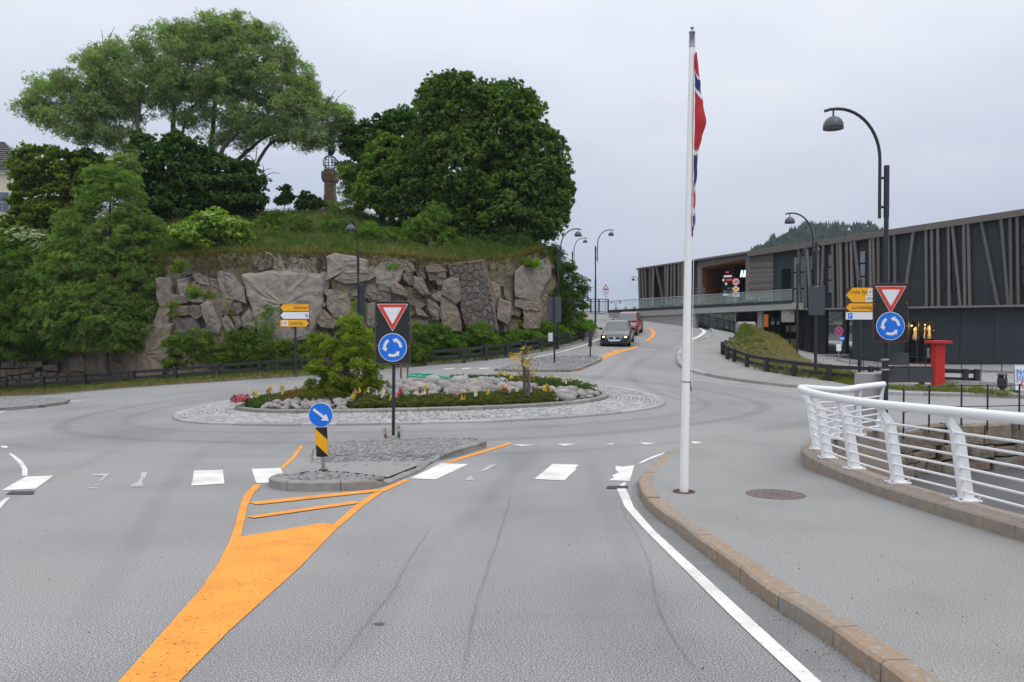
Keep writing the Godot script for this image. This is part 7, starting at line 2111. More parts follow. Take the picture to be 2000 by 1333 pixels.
func embankment(tuft: Mesh):
	# the grassed bank that carries the hill pavement down to the forecourt
	var rim: Array = [Vector3(16.53, 2.65, -57), Vector3(15.07, 2.23, -53), Vector3(13.76, 1.8, -49.5), Vector3(12.54, 1.31, -46.5), Vector3(11.75, 1.03, -44), Vector3(11.44, 0.8, -42), Vector3(11.38, 0.57, -38.5), Vector3(11.56, 0.49, -36), Vector3(12.06, 0.4, -34), Vector3(12.99, 0.31, -32.5), Vector3(14.17, 0.27, -31.5)]
	var crest: Array = [Vector3(17.05, 2.69, -58), Vector3(17.34, 2.43, -57), Vector3(17.67, 2, -55.5), Vector3(17.82, 1.88, -54), Vector3(17.63, 1.6, -52), Vector3(17.02, 1.24, -49), Vector3(16.07, 0.92, -45.5), Vector3(15.52, 0.76, -43), Vector3(14.53, 0.65, -39), Vector3(14.8, 0.42, -36), Vector3(14.84, 0.34, -33)]
	var foot: Array = [Vector3(19.03, 1.92, -60.5), Vector3(19.49, 1.58, -60), Vector3(20.23, 0.91, -59), Vector3(20.31, 0.51, -57.5), Vector3(19.46, 0.33, -54.5), Vector3(18.34, 0.27, -51), Vector3(17.09, 0.27, -47), Vector3(16.15, 0.24, -43.5), Vector3(15.42, 0.19, -40), Vector3(15.24, 0.2, -36.5), Vector3(15.07, 0.24, -33.5)]
	var st := begin(true)
	var rows := []
	var n1 := noise(0.8, 61, 3)
	for j in 13:
		var t := j / 12.0
		var row := []
		for i in rim.size():
			var p: Vector3 = rim[i].lerp(crest[i], t * 2.0) if t <= 0.5 else crest[i].lerp(foot[i], t * 2.0 - 1.0)
			p.y += n1.get_noise_3dv(p) * 0.15 - (0.25 if j == 12 else 0.02)
			row.append(p)
		rows.append(row)
	for j in 12:
		for i in rim.size() - 1:
			quad(st, rows[j][i], rows[j + 1][i], rows[j + 1][i + 1], rows[j][i + 1])
	as_struct(fin(st, "embankment", M.turf), "grassy embankment between the hill pavement and the forecourt", "embankment")
	var xf := []
	var cols := []
	var fx := []
	var fc := []
	for k in 9000:
		var j := rng.randf_range(0, 11.99)
		var i := rng.randf_range(0, rim.size() - 1.01)
		var a: Vector3 = rows[int(j)][int(i)].lerp(rows[int(j)][int(i) + 1], i - int(i))
		var b: Vector3 = rows[int(j) + 1][int(i)].lerp(rows[int(j) + 1][int(i) + 1], i - int(i))
		var p := a.lerp(b, j - int(j))
		var s := rng.randf_range(0.18, 0.42)
		xf.append(Transform3D(Basis.from_euler(Vector3(0, rng.randf() * TAU, 0)) * Basis.from_scale(Vector3(s, s, s)), p - Vector3(0, 0.05, 0)))
		var dry: float = clampf(0.45 + 0.5 * n1.get_noise_3dv(p * 0.6) + (0.3 if j > 4 else -0.25), 0, 1)
		cols.append(Color(0.12, 0.165, 0.03).lerp(Color(0.36, 0.28, 0.10), dry) * rng.randf_range(0.75, 1.2))
		if j < 5.5 and i > 2.6 and i < 8.5 and n1.get_noise_3dv(p * 0.9 + Vector3(9, 0, 0)) > -0.12:
			var s2 := rng.randf_range(0.10, 0.2)
			fx.append(Transform3D(Basis.from_euler(Vector3(rng.randf_range(0, 0.6), rng.randf() * TAU, 0)) * Basis.from_scale(Vector3(s2, s2, s2)), p + Vector3(0, s * 0.85, 0)))
			fc.append(Color(0.42, 0.25, 0.22).lerp(Color(0.5, 0.38, 0.3), rng.randf()) * rng.randf_range(0.7, 1.1))
	scatter("bank_grass", tuft, xf, cols, M.blade, null, "dry yellowish grass of the embankment")
	scatter("bank_flowers", spray("small"), fx, fc, M.petal, null, "faded pink flowers of the embankment").set_meta("kind", "stuff")
	# grass strip and low perennials on the near side of the forecourt
	var strip: Array = [Vector2(13.14, -31.96), Vector2(13.55, -29.29), Vector2(14.35, -27.91), Vector2(15.66, -27.08), Vector2(16.88, -25.74)]
	xf = []
	cols = []
	for k in 2600:
		var s := rng.randf() * polyline_len(strip)
		var p: Vector2 = polyline_at(strip, s) + Vector2(rng.randf_range(-0.2, 0.2), rng.randf_range(-2.3, -0.9))
		var sc := rng.randf_range(0.1, 0.22)
		xf.append(Transform3D(Basis.from_euler(Vector3(0, rng.randf() * TAU, 0)) * Basis.from_scale(Vector3(sc, sc, sc)), onv(p, 0.1)))
		cols.append(Color(0.12, 0.18, 0.03).lerp(Color(0.3, 0.25, 0.08), rng.randf() * 0.8) * rng.randf_range(0.8, 1.2))
	scatter("strip_grass", tuft, xf, cols, M.blade, null, "strip of lawn between the right arm pavement and the forecourt")
	for q in [[[[Vector3(13.89, 0.38, -33), 0.3, 0.21]], "reddish green perennial by the foot of the yellow sign post"], [[[Vector3(15.07, 0.26, -29.5), 0.19, 0.11]], "flowering perennial in front of the red column"], [[[Vector3(16.03, 0.26, -29), 0.26, 0.15]], "flowering perennial left of the black litter bin"], [[[Vector3(16.76, 0.27, -28.5), 0.22, 0.13]], "flowering perennial close to the black litter bin"], [[[Vector3(17.73, 0.23, -28.3), 0.18, 0.11]], "flowering perennial beside the white board"]]:
		plant("perennial", q[1], "plant", on(q[0][0][0].x, q[0][0][0].z, 0.1), q[0], Color(0.10, 0.11, 0.035), {"leaf": "small", "clump": 0.16, "per": 12, "size": 0.18, "called": "leaves"}, 0.015)
# ------------------------------------------------------------------ street lamps
func street_lamp(foot: Vector3, yaw: float, label: String, tall := 7.1, reach := 1.17, called := "street_lamp", m: Material = null) -> Node3D:
	# yaw 0: the arm reaches towards -x
	var mm: Material = m if m else M.black_metal
	var o := thing(called, label, "street lamp", foot, yaw, "bow-armed street lamps")
	var st := begin(true)
	var k := tall / 7.1
	tube(st, [Vector3(0, -0.1, 0), Vector3(0, 3.4 * k, 0)], 0.066, 12)
	tube(st, [Vector3(0, 3.4 * k, 0), Vector3(0, 5.85 * k, 0)], 0.05, 12)
	fin(st, "pole", mm, o)
	st = begin(true)
	tube(st, [Vector3(0, 4.75 * k, 0), Vector3(0, 5.85 * k + 0.02, 0)], 0.058, 12)
	fin(st, "pole_head", mm, o)
	for y in [4.97, 5.6]:
		st = begin(true)
		tube(st, [Vector3(0, y * k, 0), Vector3(-0.15, y * k, 0)], 0.03, 8)
		fin(st, "bracket", mm, o)
	var pts := [Vector3(-0.15, 4.72 * k, 0), Vector3(-0.15, 5.5 * k, 0), Vector3(-0.15, 5.95 * k, 0)]
	var top := tall
	for i in 13:
		var a := PI / 2 * i / 12.0
		pts.append(Vector3(-0.15 - (reach - 0.25) * (1.0 - cos(a)), 6.0 * k + (top - 6.0 * k) * sin(a), 0))
	pts.append(Vector3(-reach - 0.06, top - 0.01, 0))
	pts.append(Vector3(-reach - 0.19, top - 0.05, 0))
	st = begin(true)
	tube(st, pts, 0.034, 10)
	fin(st, "arm", mm, o)
	st = begin(true)
	tube(st, [Vector3(-reach, top - 0.02, 0), Vector3(-reach, top - 0.17, 0)], 0.022, 8)
	var x := T(Vector3(-reach, top - 0.44, 0))
	var prof := [Vector2(0.0, 0.045), Vector2(0.19, 0.03), Vector2(0.205, 0.0), Vector2(0.215, 0.0), Vector2(0.213, 0.06)]
	for i in 9:
		var a := PI / 2 * i / 8.0
		prof.append(Vector2(0.213 * cos(a) + 0.0, 0.06 + 0.22 * sin(a)))
	lathe(st, x, prof, 24)
	fin(st, "lamp_shade", M.lamp_grey, o)
	return o

func build_lamps():
	street_lamp(on(8.16, -17.42), 0.0, "tall black street lamp carrying the right-hand roundabout sign", 7.1)
	street_lamp(Vector3(13.143, 0.328, -34.5), 0.05, "black street lamp with a board on its pole, between embankment and yellow signs")
	street_lamp(on(-7.3, -37.9), PI * 0.5 - 0.1, "black street lamp in front of the rock face with its arm end-on", 7.2)
	street_lamp(Vector3(2.704, 1.178, -46.8), PI, "tall street lamp at the end of the rock face behind the grey sign back")
	street_lamp(on(5.52, -73.0), PI, "farther street lamp whose arc shows between two taller ones")
	street_lamp(Vector3(6.276, 2.731, -60), PI, "black street lamp on the bank just left of the dark car")
	street_lamp(Vector3(16.813, 0.508, -47), PI + 0.15, "street lamp in front of the leaning battens, its head catching the light", 6.9)
	street_lamp(Vector3(14.726, 4.152, -92), 0.0, "small distant street lamp at the far corner of the dark building", 4.2, 0.75)
	var dbl := thing("double_lamp", "tiny distant lamp with two arms behind the stone bollards", "street lamp", Vector3(13.545, 4.034, -104))
	var st := begin(true)
	tube(st, [Vector3(0, 0, 0), Vector3(0, 1.4, 0)], 0.05, 6)
	fin(st, "pole", M.lamp_grey, dbl)
	for s in [-1, 1]:
		st = begin(true)
		tube(st, [Vector3(0, 1.3, 0), Vector3(0.2 * s, 1.8, 0), Vector3(0.45 * s, 1.95, 0), Vector3(0.62 * s, 1.93, 0)], 0.04, 6)
		fin(st, "arm", M.lamp_grey, dbl)
		st = begin(true)
		lathe(st, T(Vector3(0.58 * s, 1.6, 0)), [Vector2(0.17, 0), Vector2(0.16, 0.12), Vector2(0.09, 0.24), Vector2(0, 0.28)], 10)
		fin(st, "lamp_shade", M.lamp_grey, dbl)
	# long black boxes and boards hung on lamp poles
	var bxo := begin()
	box(bxo, T(Vector3.ZERO), Vector3(0.24, 1.62, 0.2), 0.03)
	tag(fin(bxo, "hanging_case", M.black_metal), "long black case strapped to the lamp pole before the rock face", "case")
	get_child(-1).position = on(-7.3, -37.9) + Vector3(0.19, 3.55, 0.06)
	var bd := thing("sign_back", "black back of a sign board on the lamp pole by the embankment", "road sign", Vector3(13.131, 3.668, -34.35))
	st = begin()
	plate(st, T(Vector3(0, 0, 0)), round_rect(0.70, 1.26, 0.05), 0.03)
	fin(st, "board", M.sign_back, bd)
	st = begin()
	plate(st, T(Vector3(0, 0.6, 0.012)), round_rect(0.14, 0.035, 0.01), 0.02)
	fin(st, "clip", M.galvanised, bd)

# ------------------------------------------------------------------ road signs
func arrow_ring(r: float) -> Array:
	var out := []
	for k in 3:
		var a0 := deg_to_rad(100 + 120 * k - 112 + 12)
		var p := PackedVector2Array()
		var n := 10
		var span := deg_to_rad(64)
		for i in n + 1:
			var a := a0 + span * i / n
			p.append(Vector2(cos(a), sin(a)) * r * 0.665)
		var ah := a0 + span
		p.append(Vector2(cos(ah), sin(ah)) * r * 0.77)
		var at := ah + deg_to_rad(27)
		p.append(Vector2(cos(at), sin(at)) * r * 0.55)
		p.append(Vector2(cos(ah), sin(ah)) * r * 0.36)
		for i in n + 1:
			var a := a0 + span * (n - i) / n
			p.append(Vector2(cos(a), sin(a)) * r * 0.47)
		out.append(p)
	return out

func give_way_board(foot: Vector3, label: String, w: float, h: float, mid: float, frame: Material, yaw := 0.0) -> Node3D:
	var o := thing("roundabout_sign", label, "road sign", foot, yaw)
	var st := begin()
	plate(st, T(Vector3(0, mid, 0.06)), round_rect(w, h, 0.05), 0.02)
	fin(st, "backboard", M.sign_black, o)
	st = begin(true)
	var loop := []
	for p in round_rect(w, h, 0.05):
		loop.append(Vector3(p.x, mid + p.y, 0.055))
	loop.append(loop[0])
	loop.append(loop[1])
	tube(st, loop, 0.014, 6, false)
	fin(st, "frame", frame, o)
	var s := w * 0.455
	var ty := mid + h * 0.5 - 0.05
	var tri_ := func(k: float) -> PackedVector2Array:
		var c := Vector2(0, ty - s * 0.577)
		var p := PackedVector2Array()
		var v := [Vector2(-s, ty), Vector2(s, ty), Vector2(0, ty - s * 1.78)]
		for i in 3:
			var a: Vector2 = c + (v[i] - c) * k
			var b: Vector2 = c + (v[(i + 1) % 3] - c) * k
			var z: Vector2 = c + (v[(i + 2) % 3] - c) * k
			p.append(a + (z - a).normalized() * 0.03 * k)
			p.append(a + ((b - a).normalized() + (z - a).normalized()) * 0.008)
			p.append(a + (b - a).normalized() * 0.03 * k)
		return p
	for q in [["triangle_border", 1.0, 0.064, M.sign_white], ["give_way_triangle", 0.955, 0.068, M.sign_red], ["triangle_center", 0.60, 0.072, M.sign_white]]:
		st = begin()
		plate(st, T(Vector3(0, 0, q[2])), tri_.call(q[1]), 0.003)
		fin(st, q[0], q[3], o)
	var r := w * 0.415
	var dy := mid - h * 0.5 + r + 0.045
	for q in [["disc_border", r, 0.064, M.sign_white], ["roundabout_disc", r * 0.955, 0.068, M.sign_blue]]:
		st = begin()
		plate(st, T(Vector3(0, dy, q[2])), disc(q[1]), 0.003)
		fin(st, q[0], q[3], o)
	for a in arrow_ring(r):
		st = begin()
		plate(st, T(Vector3(0, dy, 0.072)), a, 0.003)
		fin(st, "arrow", M.sign_white, o)
	st = begin()
	for q in [[-1, 0.2], [1, 0.2], [-1, -0.28], [1, -0.28]]:
		lathe(st, Transform3D(Basis(Vector3.RIGHT, PI / 2), Vector3(q[0] * (w / 2 - 0.025), mid + q[1], 0.062)), [Vector2(0.009, 0), Vector2(0.009, 0.006), Vector2(0, 0.008)], 6)
	fin(st, "rivet", M.steel, o).set_meta("kind", "stuff")
	return o

func finger(o: Node3D, y: float, h: float, x0: float, x1: float, pointing: int, m: Material, texts: Array):
	# a direction blade: coloured panel with a dark pointed end; pointing -1 left, 1 right
	var st := begin()
	plate(st, T(Vector3((x0 + x1) / 2, y, 0.115)), round_rect(x1 - x0, h, 0.02), 0.03)
	var bl := fin(st, "blade", M.sign_ink, o)
	var tip: float = h * 0.42
	var b: float = 0.016
	var p := PackedVector2Array()
	if pointing < 0:
		p = PackedVector2Array([Vector2(x0 + b + tip, y - h / 2 + b), Vector2(x1 - b, y - h / 2 + b), Vector2(x1 - b, y + h / 2 - b), Vector2(x0 + b + tip, y + h / 2 - b), Vector2(x0 + b, y)])
	elif pointing > 0:
		p = PackedVector2Array([Vector2(x0 + b, y - h / 2 + b), Vector2(x1 - b - tip, y - h / 2 + b), Vector2(x1 - b, y), Vector2(x1 - b - tip, y + h / 2 - b), Vector2(x0 + b, y + h / 2 - b)])
	else:
		p = moved(round_rect(x1 - x0 - 0.02, h - 0.02, 0.015), Vector2((x0 + x1) / 2, y))
	st = begin()
	plate(st, T(Vector3(0, 0, 0.12)), p, 0.004)
	fin(st, "panel", m, bl)
	for t in texts:
		if t.size() > 5:
			st = begin()
			plate(st, T(Vector3(t[1], t[2], 0.124)), round_rect(t[5], t[6], 0.015), 0.003)
			fin(st, "number_field", t[7], bl)
		letters(t[0], t[3], t[4], bl, Vector3(t[1], t[2], 0.127), HORIZONTAL_ALIGNMENT_CENTER)

func build_signs():
	# the roundabout board on the near island
	var f: Vector3 = Vector3(-2.57, 0.097, -17.219)
	var o := give_way_board(f, "black give-way and roundabout board on the near island", 0.74, 1.34, 2.29, M.sign_frame)
	var st := begin(true)
	tube(st, [Vector3(0, 0, 0), Vector3(0.03, 3.13, 0)], 0.036, 12)
	fin(st, "pole", M.black_metal, o)
	st = begin()
	lathe(st, T(Vector3(0, -0.02, 0)), [Vector2(0.15, 0), Vector2(0.13, 0.05), Vector2(0.05, 0.09), Vector2(0, 0.09)], 10)
	fin(st, "footing", M.granite_b, o)
	# the same board on the right, hung on the lamp pole, its rim rusty
	var r := on(8.16, -17.25)
	give_way_board(r, "black give-way and roundabout board with rusty rim on the tall lamp pole", 0.735, 1.26, 2.66, M.rust_frame, -0.02)
	var bk := thing("sign_back", "grey backs of two sign boards low on the tall lamp pole", "road sign", r + Vector3(0.0, 0, -0.2))
	for q in [[0.30, 1.66, 0.46, 0.27, M.sign_back, 0.0], [0.56, 1.32, 1.02, 0.33, M.sign_back, -0.03]]:
		st = begin()
		plate(st, T(Vector3(q[0], q[1], q[5])), round_rect(q[2], q[3], 0.05 if q[2] > 0.8 else 0.01), 0.02)
		fin(st, "board", q[4], bk)
	st = begin(true)
	var loop := []
	for p in round_rect(1.02, 0.33, 0.05):
		loop.append(Vector3(p.x + 0.56, p.y + 1.32, -0.035))
	loop.append(loop[0])
	loop.append(loop[1])
	tube(st, loop, 0.016, 6, false)
	fin(st, "frame", M.rust_frame, bk)
	st = begin()
	bx(st, 0.55, 0.57, 1.17, 1.47, -0.03, -0.015)
	fin(st, "stiffener", M.sign_frame, bk)
	for y in [1.62, 1.40]:
		st = begin(true)
		lathe(st, T(Vector3(0, y, 0.03)), [Vector2(0.085, 0), Vector2(0.092, 0.01), Vector2(0.092, 0.035), Vector2(0.085, 0.045)], 14)
		fin(st, "clamp", M.galvanised, bk)
	# keep-right sign with hazard marker at the nose of the near island
	var kf: Vector3 = Vector3(-3.144, 0.123, -13.236)
	var k := thing("keep_right_sign", "low blue keep-right disc over a leaning black and yellow marker", "road sign", kf)
	k.rotation.z = 0.035
	st = begin(true)
	tube(st, [Vector3(0, -0.05, 0), Vector3(0, 0.95, -0.02)], 0.03, 12)
	fin(st, "pole", M.galvanised, k)
	st = begin()
	box(st, T(Vector3(0, 0.005, 0)), Vector3(0.14, 0.02, 0.12), 0.004)
	fin(st, "base_plate", M.rust_frame, k)
	for q in [["disc_border", 0.205, 0.026, M.sign_white], ["keep_right_disc", 0.196, 0.030, M.sign_blue]]:
		st = begin()
		plate(st, T(Vector3(0, 0.925, q[2])), disc(q[1]), 0.004 if q[2] > 0.028 else 0.016)
		fin(st, q[0], q[3], k)
	var ar := PackedVector2Array()
	for v in [Vector2(-0.155, 0.02), Vector2(0.055, 0.02), Vector2(0.055, 0.07), Vector2(0.165, 0.0), Vector2(0.055, -0.07), Vector2(0.055, -0.02), Vector2(-0.155, -0.02)]:
		ar.append(v.rotated(deg_to_rad(-39)) + Vector2(0.005, 0.925))
	st = begin()
	plate(st, T(Vector3(0, 0, 0.034)), ar, 0.003)
	fin(st, "arrow", M.sign_white, k)
	var mw := 0.195
	st = begin()
	plate(st, T(Vector3(0.0, 0.475, 0.03)), round_rect(mw, 0.49, 0.02), 0.014)
	fin(st, "marker_board", M.sign_black, k)
	st = begin()
	plate(st, T(Vector3(0, 0.475, 0.034)), PackedVector2Array([Vector2(-mw / 2, 0.225), Vector2(mw / 2, 0.035), Vector2(mw / 2, -0.225), Vector2(-mw / 2, -0.03)]), 0.003)
	fin(st, "yellow_stripe", M.sign_yellow, k)
	# yellow direction signs across the roundabout on the left
	var dl := thing("direction_sign", "yellow and white direction blades reading Sentrum and Lista fyr", "road sign", Vector3(-10.489, 0.145, -38.6))
	st = begin(true)
	tube(st, [Vector3(0, -0.1, 0), Vector3(0, 3.46, 0)], 0.055, 10)
	fin(st, "pole", M.black_metal, dl)
	var yt := 2.5 + 46 * 38.6 / 1558 - dl.position.y
	finger(dl, yt - 0.185, 0.36, -0.71, 0.71, -1, M.sign_yellow, [["Sentrum", 0.32, yt - 0.185, 0.135, M.sign_ink]])
	finger(dl, yt - 0.56, 0.36, -0.71, 0.71, -1, M.sign_white, [])
	finger(dl, yt - 0.935, 0.36, -0.71, 0.71, 1, M.sign_yellow, [["43", -0.46, yt - 0.935, 0.115, M.sign_ink, 0.26, 0.26, M.sign_white], ["Lista fyr", 0.10, yt - 0.935, 0.135, M.sign_ink]])
	st = begin()   # the small dark symbol on the white blade
	for q in [PackedVector2Array([Vector2(-0.09, 0.07), Vector2(0.02, 0.04), Vector2(0.06, 0.0), Vector2(-0.05, 0.03)]), PackedVector2Array([Vector2(-0.05, 0.01), Vector2(0.09, -0.05), Vector2(0.09, -0.09), Vector2(-0.02, -0.05)]), PackedVector2Array([Vector2(0.0, 0.01), Vector2(0.09, -0.01), Vector2(0.1, 0.03), Vector2(0.03, 0.04)])]:
		plate(st, T(Vector3(0.56, yt - 0.56, 0.124)), q, 0.003)
	fin(st, "symbol", M.sign_ink, dl)
	# yellow direction signs on the right, half behind the roundabout board
	var dr := thing("direction_sign", "yellow direction blades reading Lista fyr 43 465 and Lundevågen over a parking blade", "road sign", Vector3(14.832, 0.316, -34))
	st = begin(true)
	tube(st, [Vector3(0, -0.1, 0), Vector3(0, 4.2, 0)], 0.075, 12)
	fin(st, "pole", M.black_metal, dr)
	st = begin()
	box(st, T(Vector3(0, 0.02, 0)), Vector3(0.42, 0.06, 0.42), 0.01)
	fin(st, "base_plate", M.black_metal, dr)
	var y0 := 2.5 + 78 * 34.0 / 1558 - dr.position.y
	finger(dr, y0 - 0.325, 0.65, -0.66, 0.72, -1, M.sign_yellow, [["Lista fyr", -0.10, y0 - 0.2, 0.145, M.sign_ink], ["43", 0.42, y0 - 0.19, 0.12, M.sign_ink, 0.26, 0.25, M.sign_white], ["465", 0.36, y0 - 0.48, 0.12, M.sign_ink, 0.36, 0.25, M.sign_white]])
	finger(dr, y0 - 0.85, 0.37, -0.66, 0.72, -1, M.sign_yellow, [["Lundevågen", 0.14, y0 - 0.85, 0.145, M.sign_ink]])
	finger(dr, y0 - 1.21, 0.33, -0.66, 0.72, 0, M.sign_white, [["P", -0.46, y0 - 1.21, 0.16, M.sign_white, 0.19, 0.24, M.sign_blue]])
	# the backs on the far island
	var sb := thing("sign_back", "grey back of a tall sign board on the far island below the rock face", "road sign", Vector3(1.999, 0.838, -37.505))
	st = begin(true)
	tube(st, [Vector3(0, 0, 0), Vector3(-0.03, 3.1, 0)], 0.045, 10)
	fin(st, "pole", M.black_metal, sb)
	st = begin()
	plate(st, T(Vector3(-0.02, 2.52, -0.06), 0.05), round_rect(0.68, 1.18, 0.05), 0.02)
	fin(st, "board", M.sign_back, sb)
	var kb := thing("keep_right_sign", "dark back of a small keep-right sign at the tip of the far island", "road sign", Vector3(3.868, 1.059, -39.369))
	st = begin(true)
	tube(st, [Vector3(0, 0, 0), Vector3(0, 1.3, 0)], 0.035, 8)
	fin(st, "pole", M.black_metal, kb)
	st = begin()
	plate(st, T(Vector3(0, 1.15, -0.045)), disc(0.2, 24), 0.015)
	plate(st, T(Vector3(0, 0.72, -0.045)), round_rect(0.2, 0.46, 0.02), 0.015)
	fin(st, "board", M.sign_back, kb)
	# 40 sign, priority diamond and road number up the hill
	var sf: Vector3 = on(Vector3(17.382, 3.653, -62).x, -62)
	var s4 := thing("speed_limit_sign", "round red-rimmed 40 sign over a yellow diamond and a 43 plate", "road sign", sf)
	var hh := 2.5 + 89 * 62.0 / 1558 - sf.y
	st = begin(true)
	tube(st, [Vector3(0, 0, 0), Vector3(0, hh + 0.2, 0)], 0.04, 8)
	fin(st, "pole", M.galvanised, s4)
	for q in [["red_ring", disc(0.31), 0.05, M.sign_red], ["white_field", disc(0.22), 0.055, M.sign_white]]:
		st = begin()
		plate(st, T(Vector3(0, hh, q[2])), q[1], 0.01)
		fin(st, q[0], q[3], s4)
	letters("40", 0.25, M.sign_black, s4, Vector3(0, hh, 0.062), HORIZONTAL_ALIGNMENT_CENTER, "lettering", true)
	for q in [["diamond_border", 0.29, 0.05, M.sign_white], ["diamond", 0.2, 0.055, M.sign_yellow]]:
		st = begin()
		plate(st, T(Vector3(0, hh - 0.56, q[2])), PackedVector2Array([Vector2(q[1], 0), Vector2(0, q[1]), Vector2(-q[1], 0), Vector2(0, -q[1])]), 0.01)
		fin(st, q[0], q[3], s4)
	st = begin()
	plate(st, T(Vector3(0, hh - 0.98, 0.05)), round_rect(0.56, 0.34, 0.03), 0.01)
	fin(st, "number_plate", M.sign_white, s4)
	letters("43", 0.2, M.sign_black, s4, Vector3(0, hh - 0.98, 0.055), HORIZONTAL_ALIGNMENT_CENTER)
	# warning triangle on the crest
	var wf: Vector3 = Vector3(9.392, 4.245, -80)
	var w := thing("warning_sign", "red-edged warning triangle with a hump on the crest of the hill road", "road sign", wf)
	st = begin(true)
	tube(st, [Vector3(0, -0.4, 0), Vector3(0, 2.4, 0)], 0.035, 8)
	fin(st, "pole", M.galvanised, w)
	for q in [["red_border", 0.36, 0.04, M.sign_red], ["white_field", 0.22, 0.045, M.sign_white]]:
		st = begin()
		plate(st, T(Vector3(0, 2.2, q[2])), PackedVector2Array([Vector2(-q[1], -q[1] * 0.58), Vector2(q[1], -q[1] * 0.58), Vector2(0, q[1] * 1.15)]), 0.01)
		fin(st, q[0], q[3], w)
	st = begin()
	plate(st, T(Vector3(0, 2.13, 0.052)), PackedVector2Array([Vector2(-0.12, -0.05), Vector2(0.12, -0.05), Vector2(0.09, 0.0), Vector2(0.0, 0.06), Vector2(-0.09, 0.0)]), 0.005)
	fin(st, "hump", M.sign_black, w)
	st = begin()
	plate(st, T(Vector3(0, 1.72, 0.04)), round_rect(0.6, 0.3, 0.08), 0.01)
	fin(st, "under_plate", M.plate_grey, w)
	# no stopping, with a blue and a white plate
	var nf: Vector3 = Vector3(18.438, 0.651, -45)
	var n := thing("no_stopping_sign", "round blue and red no-stopping sign with a blue and a white plate", "road sign", nf)
	st = begin(true)
	tube(st, [Vector3(0, 0, 0), Vector3(0, 1.95, 0)], 0.03, 8)
	fin(st, "pole", M.galvanised, n)
	var ny := 2.5 - 7.0 * 45 / 1558 - nf.y
	for q in [["red_ring", disc(0.25, 24), 0.035, M.sign_red], ["blue_field", disc(0.19, 24), 0.04, mat(Color(0.02, 0.06, 0.35), 0.4)]]:
		st = begin()
		plate(st, T(Vector3(0, ny, q[2])), q[1], 0.01)
		fin(st, q[0], q[3], n)
	for a in [45, -45]:
		st = begin()
		plate(st, Transform3D(Basis(Vector3.BACK, deg_to_rad(a)), Vector3(0, ny, 0.044 + 0.001 * sign(a))), round_rect(0.38, 0.05, 0.01), 0.003)
		fin(st, "red_bar", M.sign_red, n)
	st = begin()
	plate(st, T(Vector3(0.18, ny - 0.42, 0.035)), round_rect(0.27, 0.24, 0.02), 0.01)
	var bp := fin(st, "blue_plate", M.sign_blue, n)
	st = begin()
	plate(st, T(Vector3(0.18, ny - 0.42, 0.04)), round_rect(0.2, 0.07, 0.01), 0.003)
	fin(st, "white_bar", M.sign_white, bp)
	st = begin()
	plate(st, T(Vector3(0, ny - 0.93, 0.035)), round_rect(0.28, 0.4, 0.02), 0.01)
	fin(st, "white_plate", M.sign_white, n)

# ------------------------------------------------------------------ cars
func build_cars():
	car("black_car", "black saloon car with lit headlights coming down the hill road", Vector3(6.711, 1.398, -50.5), -0.22, 4.75, 1.82, 1.46, mat(Color(0.012, 0.013, 0.016), 0.22), true)
	car("red_car", "dark red hatchback behind the black saloon, its headlight lit", Vector3(8.378, 2.057, -57.5), -0.30, 4.1, 1.76, 1.56, mat(Color(0.22, 0.018, 0.022), 0.25), false)

